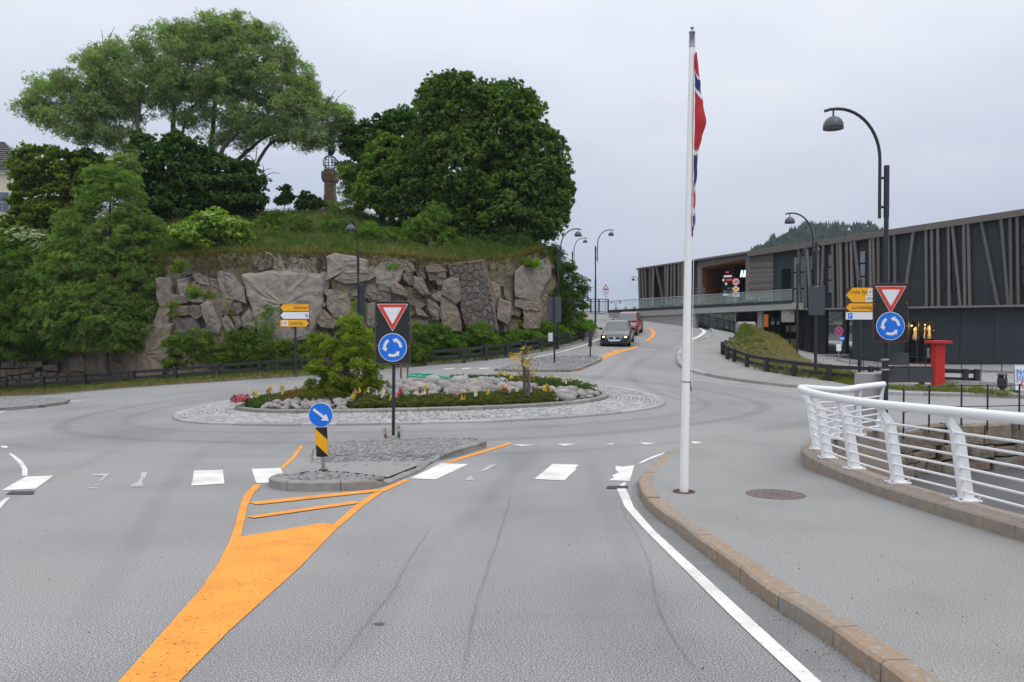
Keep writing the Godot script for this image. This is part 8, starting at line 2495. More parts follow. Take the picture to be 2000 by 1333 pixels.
func car(called: String, label: String, at: Vector3, yaw: float, l: float, w: float, h: float, paint: StandardMaterial3D, saloon: bool):
	# own axes: front towards +z
	var e := 0.8
	var o := thing(called, label, "car", on(at.x, at.z), yaw)
	var fw := on(at.x + sin(yaw) * e, at.z + cos(yaw) * e).y - on(at.x - sin(yaw) * e, at.z - cos(yaw) * e).y
	o.rotation = Vector3(-atan(fw / (2 * e)), yaw, 0)
	paint.clearcoat_enabled = true
	paint.clearcoat = 0.5
	paint.clearcoat_roughness = 0.05
	var hl := l / 2.0
	var hw := w / 2.0
	var belt := h * 0.655
	# stations: [z share, half width share, underside, shoulder, top]
	var sta := [[1.0, 0.62, 0.26, 0.46, 0.54], [0.985, 0.80, 0.22, 0.52, 0.62], [0.94, 0.90, 0.19, 0.60, 0.70], [0.83, 0.965, 0.18, 0.66, 0.785], [0.62, 0.99, 0.18, 0.74, 0.86], [0.40, 1.0, 0.18, 0.83, 0.93], [0.30, 1.0, 0.18, 0.86, 0.955], [-0.1, 1.0, 0.18, 0.88, belt], [-0.5, 1.0, 0.18, 0.90, belt + 0.02],
		[-0.78, 0.985, 0.2, 0.90, belt + 0.03], [-0.93, 0.93, 0.24, 0.86, belt + (0.0 if saloon else 0.05)], [-0.985, 0.85, 0.28, 0.76, belt - 0.12], [-1.0, 0.72, 0.32, 0.6, 0.7]]
	var st := begin(true)
	var rings := []
	for s in sta:
		var z: float = s[0] * hl
		var x: float = s[1] * hw
		var ring := []
		var half := [Vector2(x * 0.82, s[2]), Vector2(x * 0.965, s[2] + 0.06), Vector2(x, (s[2] + s[3]) * 0.5), Vector2(x * 0.985, s[3]), Vector2(x * 0.93, lerpf(s[3], s[4], 0.72)), Vector2(x * 0.78, s[4]), Vector2(x * 0.4, s[4] + 0.03)]
		for p in half:
			ring.append(Vector3(p.x, p.y, z))
		for i in range(half.size() - 1, -1, -1):
			ring.append(Vector3(-half[i].x, half[i].y, z))
		rings.append(ring)
	var n: int = rings[0].size()
	for i in rings.size() - 1:
		for k in n:
			quad(st, rings[i][k], rings[i + 1][k], rings[i + 1][(k + 1) % n], rings[i][(k + 1) % n])
	for k in range(1, n - 1):
		tri(st, rings[0][0], rings[0][k], rings[0][k + 1])
		tri(st, rings[-1][0], rings[-1][k + 1], rings[-1][k])
	fin(st, "body", paint, o)
	# cabin: [z share, half width at the belt, half width at the roof, roof height]
	var zb := 0.36
	var zr := 0.02
	var ze := -0.42 if saloon else -0.72
	var zt := -0.74 if saloon else -0.92
	var b0 := belt - 0.03
	var A := [Vector3(hw * 0.88, b0, zb * hl), Vector3(hw * 0.62, h - 0.06, zr * hl), Vector3(hw * 0.66, h, -0.15 * hl), Vector3(hw * 0.62, h - 0.03, ze * hl), Vector3(hw * 0.82, b0 + 0.03, zt * hl)]
	st = begin()
	var mir := func(v: Vector3) -> Vector3: return Vector3(-v.x, v.y, v.z)
	for i in 4:
		quad(st, mir.call(A[i]), A[i], A[i + 1], mir.call(A[i + 1]))
	for sgn in [1, -1]:
		var q := []
		for v in A:
			q.append(v if sgn > 0 else mir.call(v))
		for i in range(1, 4):
			if sgn > 0:
				tri(st, q[0], q[i + 1], q[i])
			else:
				tri(st, q[0], q[i], q[i + 1])
	fin(st, "cabin", paint, o)
	var glass := mat(Color(0.05, 0.06, 0.065), 0.04)
	glass.metallic_specular = 0.9
	st = begin()
	var off := Vector3(0, 0.008, 0.012)
	var c0 := mir.call(A[0]) as Vector3
	var c1 := mir.call(A[1]) as Vector3
	var ins := func(p: Vector3, mid: Vector3) -> Vector3: return mid + (p - mid) * 0.91 + off
	var mid: Vector3 = (A[0] + A[1] + c0 + c1) / 4.0
	quad(st, ins.call(c0, mid), ins.call(A[0], mid), ins.call(A[1], mid), ins.call(c1, mid))
	fin(st, "windscreen", glass, o)
	for sgn in [1, -1]:
		for part in 2:
			var za: float = [lerpf(zb, zr, 0.35), -0.17][part]
			var zc: float = [-0.15, lerpf(ze, zt, 0.45)][part]
			var xb := hw * 0.885
			var xr := hw * 0.66
			var top := h - 0.13
			var bot := b0 + 0.05
			var zt0: float = [zr - 0.03, -0.17][part]
			var zt1: float = [-0.15, ze][part]
			var xx := func(y: float) -> float: return lerpf(xb, xr, (y - b0) / (h - b0)) + 0.015
			var p := [Vector3(xx.call(bot) * sgn, bot, za * hl), Vector3(xx.call(bot) * sgn, bot, zc * hl), Vector3(xx.call(top) * sgn, top, zt1 * hl), Vector3(xx.call(top) * sgn, top, zt0 * hl)]
			st = begin()
			if sgn > 0:
				quad(st, p[0], p[1], p[2], p[3])
			else:
				quad(st, p[0], p[3], p[2], p[1])
			fin(st, "side_window", glass, o)
	# wheels
	var rubber := mat(Color(0.015, 0.015, 0.016), 0.85)
	for sx in [1, -1]:
		for sz in [0.63, -0.58]:
			var x := Transform3D(Basis(Vector3.BACK, -PI / 2 * sx), Vector3((hw - 0.2) * sx, 0.315, sz * hl))
			st = begin(true)
			lathe(st, x, [Vector2(0.0, 0.0), Vector2(0.29, 0.0), Vector2(0.315, 0.03), Vector2(0.315, 0.18), Vector2(0.295, 0.205), Vector2(0.215, 0.21), Vector2(0.2, 0.19)], 22)
			var wh := fin(st, "wheel", rubber, o)
			st = begin()
			lathe(st, x, [Vector2(0.212, 0.2), Vector2(0.205, 0.208), Vector2(0.19, 0.185), Vector2(0.0, 0.18)], 22)
			for k in 5:
				box(st, x * T(Vector3(cos(TAU * k / 5) * 0.1, 0.192, sin(TAU * k / 5) * 0.1), -TAU * k / 5), Vector3(0.2, 0.02, 0.045))
			fin(st, "rim", M.galvanised, wh)
			st = begin()
			plate(st, Transform3D(Basis(Vector3.UP, PI / 2 * sx), Vector3((hw + 0.004) * sx, 0.33, sz * hl)), disc(0.355, 24), 0.02)
			# the wheel arch is a dark rim behind the tyre
			fin(st, "wheel_arch", M.dark_void, o).scale = Vector3(0.985, 1, 1)
	# front: grille, lamps, plate, bumper intake
	var zf := hl * 0.985 + 0.012
	var chrome := mat(Color(0.65, 0.66, 0.68), 0.2, 0.9)
	if saloon:
		st = begin()
		plate(st, T(Vector3(0, 0.56, zf + 0.02), 0, -0.25), PackedVector2Array([Vector2(-0.43, 0.11), Vector2(0.43, 0.11), Vector2(0.33, -0.16), Vector2(-0.33, -0.16)]), 0.05)
		fin(st, "grille_frame", chrome, o)
		st = begin()
		plate(st, T(Vector3(0, 0.565, zf + 0.027), 0, -0.25), PackedVector2Array([Vector2(-0.385, 0.085), Vector2(0.385, 0.085), Vector2(0.33, -0.06), Vector2(-0.33, -0.06)]), 0.05)
		fin(st, "grille", M.sign_black, o)
		st = begin()
		plate(st, T(Vector3(0, 0.58, zf + 0.034), 0, -0.25), disc(0.065, 20), 0.02)
		fin(st, "badge", chrome, o)
	else:
		st = begin()
		plate(st, T(Vector3(0, 0.62, zf), 0, -0.25), round_rect(0.9, 0.14, 0.05), 0.05)
		fin(st, "grille", M.sign_black, o)
	st = begin()
	plate(st, T(Vector3(0, 0.445, zf + 0.045)), round_rect(0.52, 0.11, 0.01), 0.02)
	fin(st, "number_plate", M.plate_grey, o)
	st = begin()
	plate(st, T(Vector3(0, 0.30, zf - 0.01)), round_rect(1.1, 0.11, 0.04), 0.06)
	fin(st, "intake", M.sign_black, o)
	for s in [1, -1]:
		var x := Transform3D(Basis.from_euler(Vector3(-0.35, 0.55 * s, 0)), Vector3(hw * 0.70 * s, 0.60, hl * 0.93))
		st = begin(true)
		lathe(st, x * Transform3D(Basis(Vector3.RIGHT, PI / 2) * Basis.from_scale(Vector3(1.55, 1, 1)), Vector3.ZERO), [Vector2(0.11, -0.04), Vector2(0.11, 0.02), Vector2(0.07, 0.045), Vector2(0.0, 0.05)], 16)
		var hlp := fin(st, "headlight", mat(Color(0.55, 0.56, 0.58), 0.12), o)
		var sp := SphereMesh.new()
		sp.radius = 0.075
		sp.height = 0.15
		sp.radial_segments = 14
		sp.rings = 7
		var bulb := put("headlight_bulb", sp, glow(Color(1.0, 0.86, 0.55), 5.0), hlp)
		bulb.position = x.origin + x.basis.z * 0.05
		var li := OmniLight3D.new()
		li.name = "headlight_light"
		li.light_color = Color(1.0, 0.88, 0.62)
		li.light_energy = 0.6
		li.light_size = 0.07
		li.omni_range = 12.0
		li.omni_attenuation = 2.0
		li.shadow_enabled = true
		li.position = bulb.position
		o.add_child(li, true)
		# door mirrors
		st = begin(true)
		lathe(st, Transform3D(Basis.from_scale(Vector3(1.25, 0.8, 0.7)), Vector3((hw + 0.09) * s, belt + 0.06, 0.27 * hl)), [Vector2(0, -0.1), Vector2(0.08, -0.08), Vector2(0.1, 0), Vector2(0.08, 0.08), Vector2(0, 0.1)], 10)
		fin(st, "mirror", paint if not saloon else M.sign_black, o)
# ------------------------------------------------------------------ flag, statue, planting, street furniture
func build_small_things():
	flag_and_pole()
	monument()
	roundabout_planting()
	furniture()

func flag_and_pole():
	var f: Vector3 = Vector3(2.427, 0.175, -11.214)
	var o := thing("flagpole", "tall white flagpole standing in the near pavement", "flagpole", f)
	o.rotation.z = -0.014
	var st := begin(true)
	var h := 6.45
	tube(st, [Vector3(0, -0.05, 0), Vector3(0, 1.5, 0), Vector3(0, 3.3, 0), Vector3(0, 5.0, 0), Vector3(0, h, 0)], [0.061, 0.059, 0.052, 0.044, 0.037], 20)
	fin(st, "pole", M.flag_white, o)
	st = begin(true)
	lathe(st, T(Vector3(0, h - 0.01, 0)), [Vector2(0.04, -0.2), Vector2(0.043, -0.19), Vector2(0.04, -0.18), Vector2(0.038, 0.0), Vector2(0.044, 0.0), Vector2(0.044, 0.02), Vector2(0.012, 0.025), Vector2(0.012, 0.06), Vector2(0.028, 0.065), Vector2(0.022, 0.085), Vector2(0.0, 0.09)], 14)
	fin(st, "cap", M.galvanised, o)
	st = begin(true)
	lathe(st, T(Vector3(0, 1.55, 0)), [Vector2(0.06, 0), Vector2(0.063, 0.005), Vector2(0.063, 0.02), Vector2(0.058, 0.025)], 14)
	box(st, T(Vector3(0.072, 1.5, 0.0)), Vector3(0.02, 0.14, 0.03))
	fin(st, "cleat", M.galvanised, o)
	st = begin(true)
	tube(st, [Vector3(0.045, h - 0.1, 0.03), Vector3(0.07, 3.5, 0.03), Vector3(0.075, 1.5, 0.03)], 0.004, 5)
	fin(st, "halyard", M.flag_white, o)
	st = begin(true)
	lathe(st, T(Vector3(0, 0.004, 0)), [Vector2(0.155, 0.0), Vector2(0.155, 0.012), Vector2(0.125, 0.012), Vector2(0.125, 0.006), Vector2(0.0, 0.006)], 24)
	fin(st, "ground_sleeve", mat(Color(0.10, 0.045, 0.035), 0.8), o)
	# the flag hangs limp down the lee side of the pole
	var fl := begin(true)
	var nu := 26
	var nv := 96
	var wide := [0.015, 0.05, 0.085, 0.13, 0.19, 0.135, 0.075, 0.075, 0.055, 0.05, 0.055, 0.004]   # how far the folds stand out, from the head down
	var bands := [0.09, 0.105, 0.17, 0.195, 0.5, 0.525, 0.70, 0.735, 0.82, 0.86]
	var grid := []
	for j in nv + 1:
		var v := float(j) / nv
		var fw := v * 11.0
		var spread: float = lerpf(wide[int(min(fw, 10))], wide[int(min(fw, 10)) + 1], smoothstep(0.0, 1.0, fw - min(floor(fw), 10.0)))
		var row := []
		for i in nu + 1:
			var u := float(i) / nu
			var ph := u * TAU * 1.5 + v * 2.2
			var x: float = 0.046 + spread * (0.5 - 0.5 * cos(u * TAU * 1.5)) + 0.006 * sin(v * 23.0 + u * 5.0)
			var z: float = (0.045 + spread * 0.35) * sin(ph) + 0.012 * sin(v * 9.0)
			var t: float = v - (x - 0.046) * 0.45 - 0.03 * sin(ph)
			var n := 0
			for e in bands:
				n += int(t > e)
			row.append([Vector3(x, 6.16 - v * 2.56, z), [Color(0.50, 0.02, 0.03), Color(0.72, 0.73, 0.76), Color(0.012, 0.028, 0.12), Color(0.72, 0.73, 0.76)][n % 4]])
		grid.append(row)
	for j in nv:
		for i in nu:
			for q in [grid[j][i], grid[j][i + 1], grid[j + 1][i + 1], grid[j][i], grid[j + 1][i + 1], grid[j + 1][i]]:
				fl.set_color(q[1])
				fl.add_vertex(q[0])
	var cloth := StandardMaterial3D.new()
	cloth.vertex_color_use_as_albedo = true
	cloth.roughness = 0.8
	cloth.backlight_enabled = true
	cloth.backlight = Color(0.35, 0.3, 0.3)
	var fo := fin(fl, "flag", cloth)
	fo.position = f
	fo.rotation.z = -0.014
	tag(fo, "limp red flag with a white-edged blue cross at the top of the pole", "flag")

func monument():
	var f: Vector3 = Vector3(-13.636, 11.103, -60)
	var o := thing("monument", "reddish stone column on the skyline with an open metal globe and a bronze figure", "monument", f)
	var stone := tri_mat(tex(0.03, 301, [[0.0, Color(0.13, 0.075, 0.055)], [0.5, Color(0.36, 0.235, 0.185)], [1.0, Color(0.46, 0.32, 0.26)]], 5, 256), 0.6, 0.9)
	var st := begin()
	bx(st, -0.42, 0.42, -1.0, 1.35, -0.42, 0.42, 0.05)
	fin(st, "shaft_foot", stone, o)
	st = begin()
	bx(st, -0.38, 0.38, 1.35, 2.3, -0.38, 0.38, 0.04)
	fin(st, "shaft", stone, o)
	for k in 9:   # carved relief round the foot
		st = begin()
		box(st, T(Vector3(rng.randf_range(-0.3, 0.3), 0.1 + k * 0.14, 0.43), 0, 0, rng.randf_range(-0.9, 0.9)), Vector3(0.34, 0.13, 0.1), 0.03)
		fin(st, "relief", stone, o)
	st = begin()
	bx(st, -0.5, 0.5, 2.28, 2.4, -0.5, 0.5, 0.03)
	bx(st, -0.56, 0.56, 2.4, 3.05, -0.56, 0.56, 0.06)
	bx(st, -0.4, 0.4, 3.05, 3.24, -0.4, 0.4, 0.04)
	fin(st, "capital", stone, o)
	for k in 8:
		st = begin()
		box(st, T(Vector3(-0.42 + 0.12 * k, 2.72 + 0.12 * sin(k * 2.1), 0.57), 0, 0, rng.randf_range(-0.8, 0.8)), Vector3(0.2, 0.2, 0.12), 0.03)
		fin(st, "relief", stone, o)
	var bronze := mat(Color(0.10, 0.14, 0.16), 0.5, 0.4)
	var globe := Node3D.new()
	globe.name = "globe"
	o.add_child(globe)
	globe.position = Vector3(0, 3.75, 0)
	for k in 6:
		var ring := []
		for i in 29:
			var a := TAU * i / 28
			ring.append(Vector3(cos(a) * 0.54, sin(a) * 0.54, 0).rotated(Vector3.UP, PI * k / 6))
		st = begin(true)
		tube(st, ring, 0.024, 5, false)
		fin(st, "meridian", bronze, globe)
	for y in [-0.3, -0.1, 0.1, 0.3]:
		var ring := []
		for i in 29:
			var a := TAU * i / 28
			ring.append(Vector3(cos(a), 0, sin(a)) * sqrt(0.54 * 0.54 - y * y) + Vector3(0, y, 0))
		st = begin(true)
		tube(st, ring, 0.02, 5, false)
		fin(st, "parallel", bronze, globe)
	st = begin(true)
	tube(st, [Vector3(0.0, 0.5, 0), Vector3(0.06, 0.72, 0), Vector3(0.1, 0.95, 0.02), Vector3(0.16, 1.18, 0.02), Vector3(0.22, 1.34, 0.02), Vector3(0.26, 1.45, 0.02)], [0.07, 0.24, 0.3, 0.22, 0.13, 0.05], 10)
	tube(st, [Vector3(0.14, 1.1, 0.1), Vector3(0.3, 1.4, 0.2), Vector3(0.42, 1.78, 0.22)], [0.14, 0.1, 0.02], 7)
	tube(st, [Vector3(0.02, 0.95, -0.1), Vector3(-0.12, 0.8, -0.2), Vector3(-0.22, 0.62, -0.2)], [0.14, 0.1, 0.03], 7)
	fin(st, "figure", bronze, globe)

func stone_mesh(v: int) -> ArrayMesh:
	var st := begin(true)
	var nz := noise(0.9, 800 + v, 2)
	var rows := []
	for j in 7:
		var row := []
		for i in 10:
			var la := PI * (j / 6.0 - 0.5)
			var lo := TAU * i / 10.0
			var d := Vector3(cos(la) * cos(lo), sin(la), cos(la) * sin(lo))
			row.append(d * (0.5 + 0.16 * nz.get_noise_3dv(d * 1.6)) * Vector3(1.0, 0.68, 0.82))
		rows.append(row)
	for j in 6:
		for i in 10:
			quad(st, rows[j][i], rows[j + 1][i], rows[j + 1][(i + 1) % 10], rows[j][(i + 1) % 10])
	st.generate_normals()
	return st.commit()

func bed_kind(q: Vector2) -> String:   # what grows or lies where in the oval bed; q.y grows towards the viewer
	var r := q.length()
	if r > 0.97:
		return ""
	if q.y > 0.30 and r > 0.66 and q.x > -0.30 and q.x < 0.72:
		return "front"
	if q.x < -0.80 and q.y > -0.1:
		return "left"
	if q.x < -0.34 and q.y < 0.46 and q.y > -0.5:
		return "red"
	if q.y < -0.45 and q.x > 0.12:
		return "back"
	if q.x > 0.45 and q.y < 0.0:
		return "back"
	return "stone"

func roundabout_planting():
	var ax := RA - 2.05
	var az := RB - 2.05
	var meshes := []
	for k in 6:
		meshes.append(stone_mesh(k))
	var spots := []
	var tries := 0
	while tries < 9000 and spots.size() < 620:
		tries += 1
		var q := Vector2(rng.randf_range(-1, 1), rng.randf_range(-1, 1))
		if bed_kind(q) != "stone":
			continue
		var s := rng.randf_range(0.26, 0.5) * (1.4 if rng.randf() < 0.1 else 1.0) * (0.75 if q.x > 0.6 or (q.y > 0.4 and q.x < -0.3) else 1.0)
		var p := RC + q * Vector2(ax, az)
		var ok := true
		for o in spots:
			if (o[0] as Vector2).distance_to(p) < (o[1] + s) * 0.36:
				ok = false
				break
		if ok:
			spots.append([p, s, q])
	spots.sort_custom(func(a, b): return a[1] / (a[0] as Vector2).length() > b[1] / (b[0] as Vector2).length())
	var mats := [M.boulder_a, M.boulder_b, M.boulder_a, M.boulder_c, M.boulder_d]
	var rest := []
	var tint := []
	for i in spots.size():
		var p: Vector2 = spots[i][0]
		var s: float = spots[i][1]
		var x := Transform3D(Basis.from_euler(Vector3(rng.randf_range(-0.3, 0.3), rng.randf() * TAU, rng.randf_range(-0.3, 0.3))) * Basis.from_scale(Vector3(s, s, s) * Vector3(1.1, rng.randf_range(0.8, 1.1), 1.0)), onv(p, bed_rise(p) + s * 0.2))
		if i < 300:
			var pick := rng.randi() % 5
			var o := put("boulder", meshes[rng.randi() % 6], mats[pick])
			o.transform = x
			var qq: Vector2 = spots[i][2]
			var where := "left front" if qq.x < -0.3 else ("right end" if qq.x > 0.6 else ("far side" if qq.y < -0.3 else ("left middle" if qq.x < 0.1 else "right middle")))
			var look: String = ["plain grey", "pale grey", "mid grey", "dark grey", "brownish"][pick] + (" large" if s > 0.44 else (" small" if s < 0.32 else ""))
			tag(o, "%s rounded boulder in the %s of the oval bed" % [look, where], "boulder", "%s boulders in the %s of the bed" % [look, where])
		else:
			rest.append(x)
			var v := rng.randf_range(0.8, 1.2)
			tint.append(Color(0.28 * v, 0.27 * v, 0.26 * v))
	var bm := mat(Color.WHITE, 0.85)
	bm.vertex_color_use_as_albedo = true
	scatter("boulder_heap", meshes[0], rest, tint, bm, null, "smaller and farther boulders of the oval bed")
	# low foliage of the beds
	for k in [["front", "low green bedding leaves along the near edge of the oval bed", 2600, Color(0.10, 0.15, 0.03), Color(0.19, 0.16, 0.05)], ["back", "low green bedding leaves along the far edge of the oval bed", 1700, Color(0.07, 0.125, 0.04), Color(0.13, 0.16, 0.04)], ["red", "reddish low foliage in the left of the oval bed", 1400, Color(0.26, 0.12, 0.065), Color(0.14, 0.14, 0.045)], ["left", "green leaves at the left tip of the oval bed", 500, Color(0.07, 0.14, 0.045), Color(0.11, 0.17, 0.04)]]:
		var xf := []
		var cols := []
		while xf.size() < k[2]:
			var q := Vector2(rng.randf_range(-1, 1), rng.randf_range(-1, 1))
			if bed_kind(q) != k[0]:
				continue
			var p := RC + q * Vector2(ax, az)
			var s := rng.randf_range(0.16, 0.3)
			xf.append(Transform3D(Basis.from_euler(Vector3(rng.randf_range(-0.4, 0.4), rng.randf() * TAU, rng.randf_range(-0.4, 0.4))) * Basis.from_scale(Vector3(s, s, s)), onv(p, bed_rise(p) + rng.randf_range(0.0, 0.16 if k[0] != "back" else 0.26))))
			cols.append((k[3] as Color).lerp(k[4], rng.randf()) * rng.randf_range(0.7, 1.25))
		scatter("bedding_leaves", spray("small"), xf, cols, M.leaf, null, k[1])
	flowers(ax, az)
	# shrubs of the island
	plant("island_shrub", "bushy yellow green shrub on the roundabout behind the keep-right sign", "shrub", Vector3(-5.25, 0.208, -24.6), [[Vector3(-5.45, 1, -24.6), 0.73, 0.6], [Vector3(-4.9, 1.24, -24.6), 0.73, 0.69], [Vector3(-5.69, 1.55, -24.6), 0.54, 0.47], [Vector3(-5.18, 1.99, -24.6), 0.54, 0.6], [Vector3(-4.74, 1.87, -24.6), 0.51, 0.51], [Vector3(-5.53, 0.6, -24.6), 0.69, 0.28], [Vector3(-4.74, 0.6, -24.6), 0.54, 0.25], [Vector3(-5.85, 0.92, -24.6), 0.47, 0.47], [Vector3(-4.42, 1.16, -24.6), 0.41, 0.41], [Vector3(-5.12, 2.42, -24.6), 0.28, 0.25], [Vector3(-4.66, 2.34, -24.6), 0.25, 0.19], [Vector3(-6.08, 2.06, -24.6), 0.19, 0.19], [Vector3(-4.89, 2.66, -24.6), 0.14, 0.25], [Vector3(-5.68, 2.26, -24.6), 0.19, 0.25], [Vector3(-4.45, 1.71, -24.6), 0.22, 0.22]], Color(0.088, 0.112, 0.016), {"leaf": "small", "clump": 0.19, "per": 16, "size": 0.24, "vary": 0.4, "fill": 0.72, "flat": 0.6, "hole": -0.1, "over": 1.25}, 0.05)
	plant("dark_shrub", "low dark leafy shrub with white blooms beside the boulders", "shrub", Vector3(-4.428, 0.462, -26), [[Vector3(-4.43, 0.63, -26), 0.27, 0.2], [Vector3(-4.64, 0.7, -26), 0.2, 0.17]], Color(0.035, 0.07, 0.02), {"leaf": "small", "clump": 0.18, "per": 14, "size": 0.2}, 0.02)
	var bt := thing("bare_tree", "small half-dead tree with yellow twigs on the right of the roundabout", "tree", Vector3(0.428, 0.543, -23.8))
	var st := begin(true)
	for q in [[Vector3(0, -0.1, 0), Vector3(-0.05, 0.5, 0), Vector3(-0.08, 0.8, 0.05), 0.06, 0.045], [Vector3(-0.08, 0.75, 0), Vector3(-0.12, 1.0, 0), Vector3(-0.1, 1.42, 0), 0.035, 0.012], [Vector3(0.06, -0.1, 0.03), Vector3(0.08, 0.4, 0.03), Vector3(0.05, 0.72, 0.03), 0.05, 0.04]]:
		limb(st, [q[0], q[1], q[2]], q[3], q[4], 7)
	fin(st, "trunk", M.bark, bt)
	st = begin(true)
	for k in 34:
		var a := rng.randf() * TAU
		var y := rng.randf_range(0.3, 1.1)
		var b := Vector3(-0.06, y, 0)
		var e := b + Vector3(cos(a) * rng.randf_range(0.15, 0.45), rng.randf_range(0.15, 0.4), sin(a) * rng.randf_range(0.15, 0.45))
		limb(st, [b, (b + e) / 2 + Vector3(cos(a), 0, sin(a)) * 0.06, e], 0.014, 0.005, 4)
	fin(st, "twigs", mat(Color(0.30, 0.20, 0.06), 0.8), bt)
	crown(bt, [[Vector3(-0.08, 1.05, 0), 0.3, 0.35], [Vector3(0.15, 0.55, 0), 0.2, 0.2]], Color(0.28, 0.19, 0.05), {"leaf": "small", "clump": 0.16, "per": 6, "size": 0.13, "fill": 0.5, "called": "leaves"})
	# two stakes and the green lattice on the stones
	for q in [[Vector3(-3.987, 0.552, -28.6), "reddish wooden stake among the boulders behind the island sign"], [Vector3(-3.853, 0.574, -29.4), "grey wooden stake beside the reddish one"]]:
		st = begin()
		box(st, T(Vector3(0, 0.4, 0)), Vector3(0.06, 1.2, 0.06), 0.008)
		tag(fin(st, "wooden_stake", M.batten_c if q[1].begins_with("grey") else M.warm_wood), q[1], "stake")
		get_child(-1).position = q[0]
	var gl := thing("green_frame", "bright green lattice frame lying on the boulders", "frame", Vector3(-2.81, 0.627, -27))
	var green := mat(Color(0.01, 0.30, 0.19), 0.5)
	for q in [[Vector3(-0.75, 0.22, 0.1), Vector3(0.75, 0.05, 0.05)], [Vector3(-0.65, 0.3, -0.25), Vector3(0.7, 0.12, -0.25)]]:
		st = begin(true)
		tube(st, [q[0], (q[0] + q[1]) / 2 + Vector3(0, 0.06, 0), q[1]], 0.03, 6)
		fin(st, "rail", green, gl)
	for k in 9:
		var t := k / 8.0
		st = begin(true)
		tube(st, [Vector3(-0.75, 0.24, 0.14).lerp(Vector3(0.75, 0.08, 0.1), t), Vector3(-0.65, 0.32, -0.3).lerp(Vector3(0.7, 0.14, -0.3), fmod(t + 0.12, 1.0))], 0.022, 5)
		fin(st, "crosspiece", green, gl)

func bloom_mesh(tall: bool) -> ArrayMesh:
	var st := begin()
	var r := RandomNumberGenerator.new()
	r.seed = 77 + int(tall)
	for k in 22:
		var t := k / 21.0
		var a := k * 2.4
		var rad := (0.045 * (1.05 - t)) if tall else 0.10 * sqrt(r.randf())
		var c := Vector3(cos(a) * rad, t * 0.22 if tall else r.randf_range(0.0, 0.06), sin(a) * rad)
		var s := (0.05 * (1.1 - t * 0.7)) if tall else 0.045
		var bb := Basis.from_euler(Vector3(r.randf_range(-0.8, 0.8), -a, r.randf_range(-0.5, 0.5)))
		tri(st, c + bb * Vector3(-s, -s * 0.5, 0), c + bb * Vector3(s, -s * 0.5, 0), c + bb * Vector3(0, s, 0))
		tri(st, c + bb * Vector3(0, -s * 0.5, -s), c + bb * Vector3(0, -s * 0.5, s), c + bb * Vector3(0, s, 0))
	st.generate_normals()
	return st.commit()

func flowers(ax: float, az: float):
	var tall := bloom_mesh(true)
	var low := bloom_mesh(false)
	var leaves := blade_mesh(12, 15, 0.06, 0.35)
	var green := mat(Color(0.05, 0.10, 0.03), 0.6)
	var shades := {"yellow": Color(0.72, 0.55, 0.06), "white": Color(0.72, 0.70, 0.55), "pink": Color(0.60, 0.24, 0.25), "red": Color(0.42, 0.07, 0.07)}
	var pm := {}
	for k in shades:
		pm[k] = mat(shades[k], 0.6)
	var spots := []
	for q in [[-0.93, 0.10, "yellow"], [-0.9, 0.2, "yellow"], [-0.86, 0.02, "yellow"], [-0.84, 0.16, "red"], [-0.8, -0.02, "yellow"], [-0.77, 0.1, "yellow"], [-0.72, 0.0, "red"], [-0.66, -0.2, "yellow"], [-0.6, -0.25, "yellow"], [-0.52, -0.3, "yellow"], [-0.42, -0.3, "yellow"], [-0.3, 0.70, "yellow"], [-0.27, 0.72, "yellow"]]:
		spots.append(q)
	for k in 30:
		spots.append([rng.randf_range(-0.26, 0.70), 0.0, ["yellow", "white", "pink", "yellow", "white", "red"][rng.randi() % 6], "front"])
	for k in 26:
		spots.append([rng.randf_range(0.10, 0.88), 0.0, ["yellow", "white", "yellow", "white"][rng.randi() % 4], "back"])
	for s in spots:
		var q := Vector2(s[0], s[1])
		if s.size() > 3:
			for t in 60:
				q = Vector2(rng.randf_range(-0.28, 0.9), rng.randf_range(-0.96, 0.96))
				if bed_kind(q) == s[3]:
					break
		var p := RC + q * Vector2(ax, az)
		var where := "near edge" if q.y > 0.3 else ("far edge" if q.y < -0.3 else "left tip")
		var o := thing("snapdragon", "%s snapdragon flowering at the %s of the oval bed" % [s[2], where], "flower", onv(p, bed_rise(p)), rng.randf() * TAU, "%s snapdragons at the %s" % [s[2], where])
		var h := rng.randf_range(0.26, 0.45)
		var lv := put("stem_leaves", leaves, green, o)
		lv.scale = Vector3(0.3, h, 0.3)
		for k in 2:
			var b := put("bloom", tall, pm[s[2]], o)
			b.position = Vector3(rng.randf_range(-0.07, 0.07), h * rng.randf_range(0.6, 0.9), rng.randf_range(-0.07, 0.07))
			var bs := rng.randf_range(0.4, 0.75)
			b.scale = Vector3(bs, bs, bs)
			b.rotation.z = rng.randf_range(-0.25, 0.25)
	# the low pink cushion at the left tip
	var o := thing("pink_cushion", "low cushion of bright pink flowers at the left tip of the oval bed", "flower", Vector3(-8.65, 0.135, -25.2))
	for k in 26:
		var b := put("bloom", low, mat(Color(0.62, 0.10, 0.14).lerp(Color(0.5, 0.16, 0.2), rng.randf()), 0.6), o)
		b.position = Vector3(rng.randf_range(-0.12, 0.2), rng.randf_range(0.02, 0.14), rng.randf_range(-0.3, 0.2))
		b.rotation = Vector3(rng.randf_range(-0.5, 0.7), rng.randf() * TAU, 0)

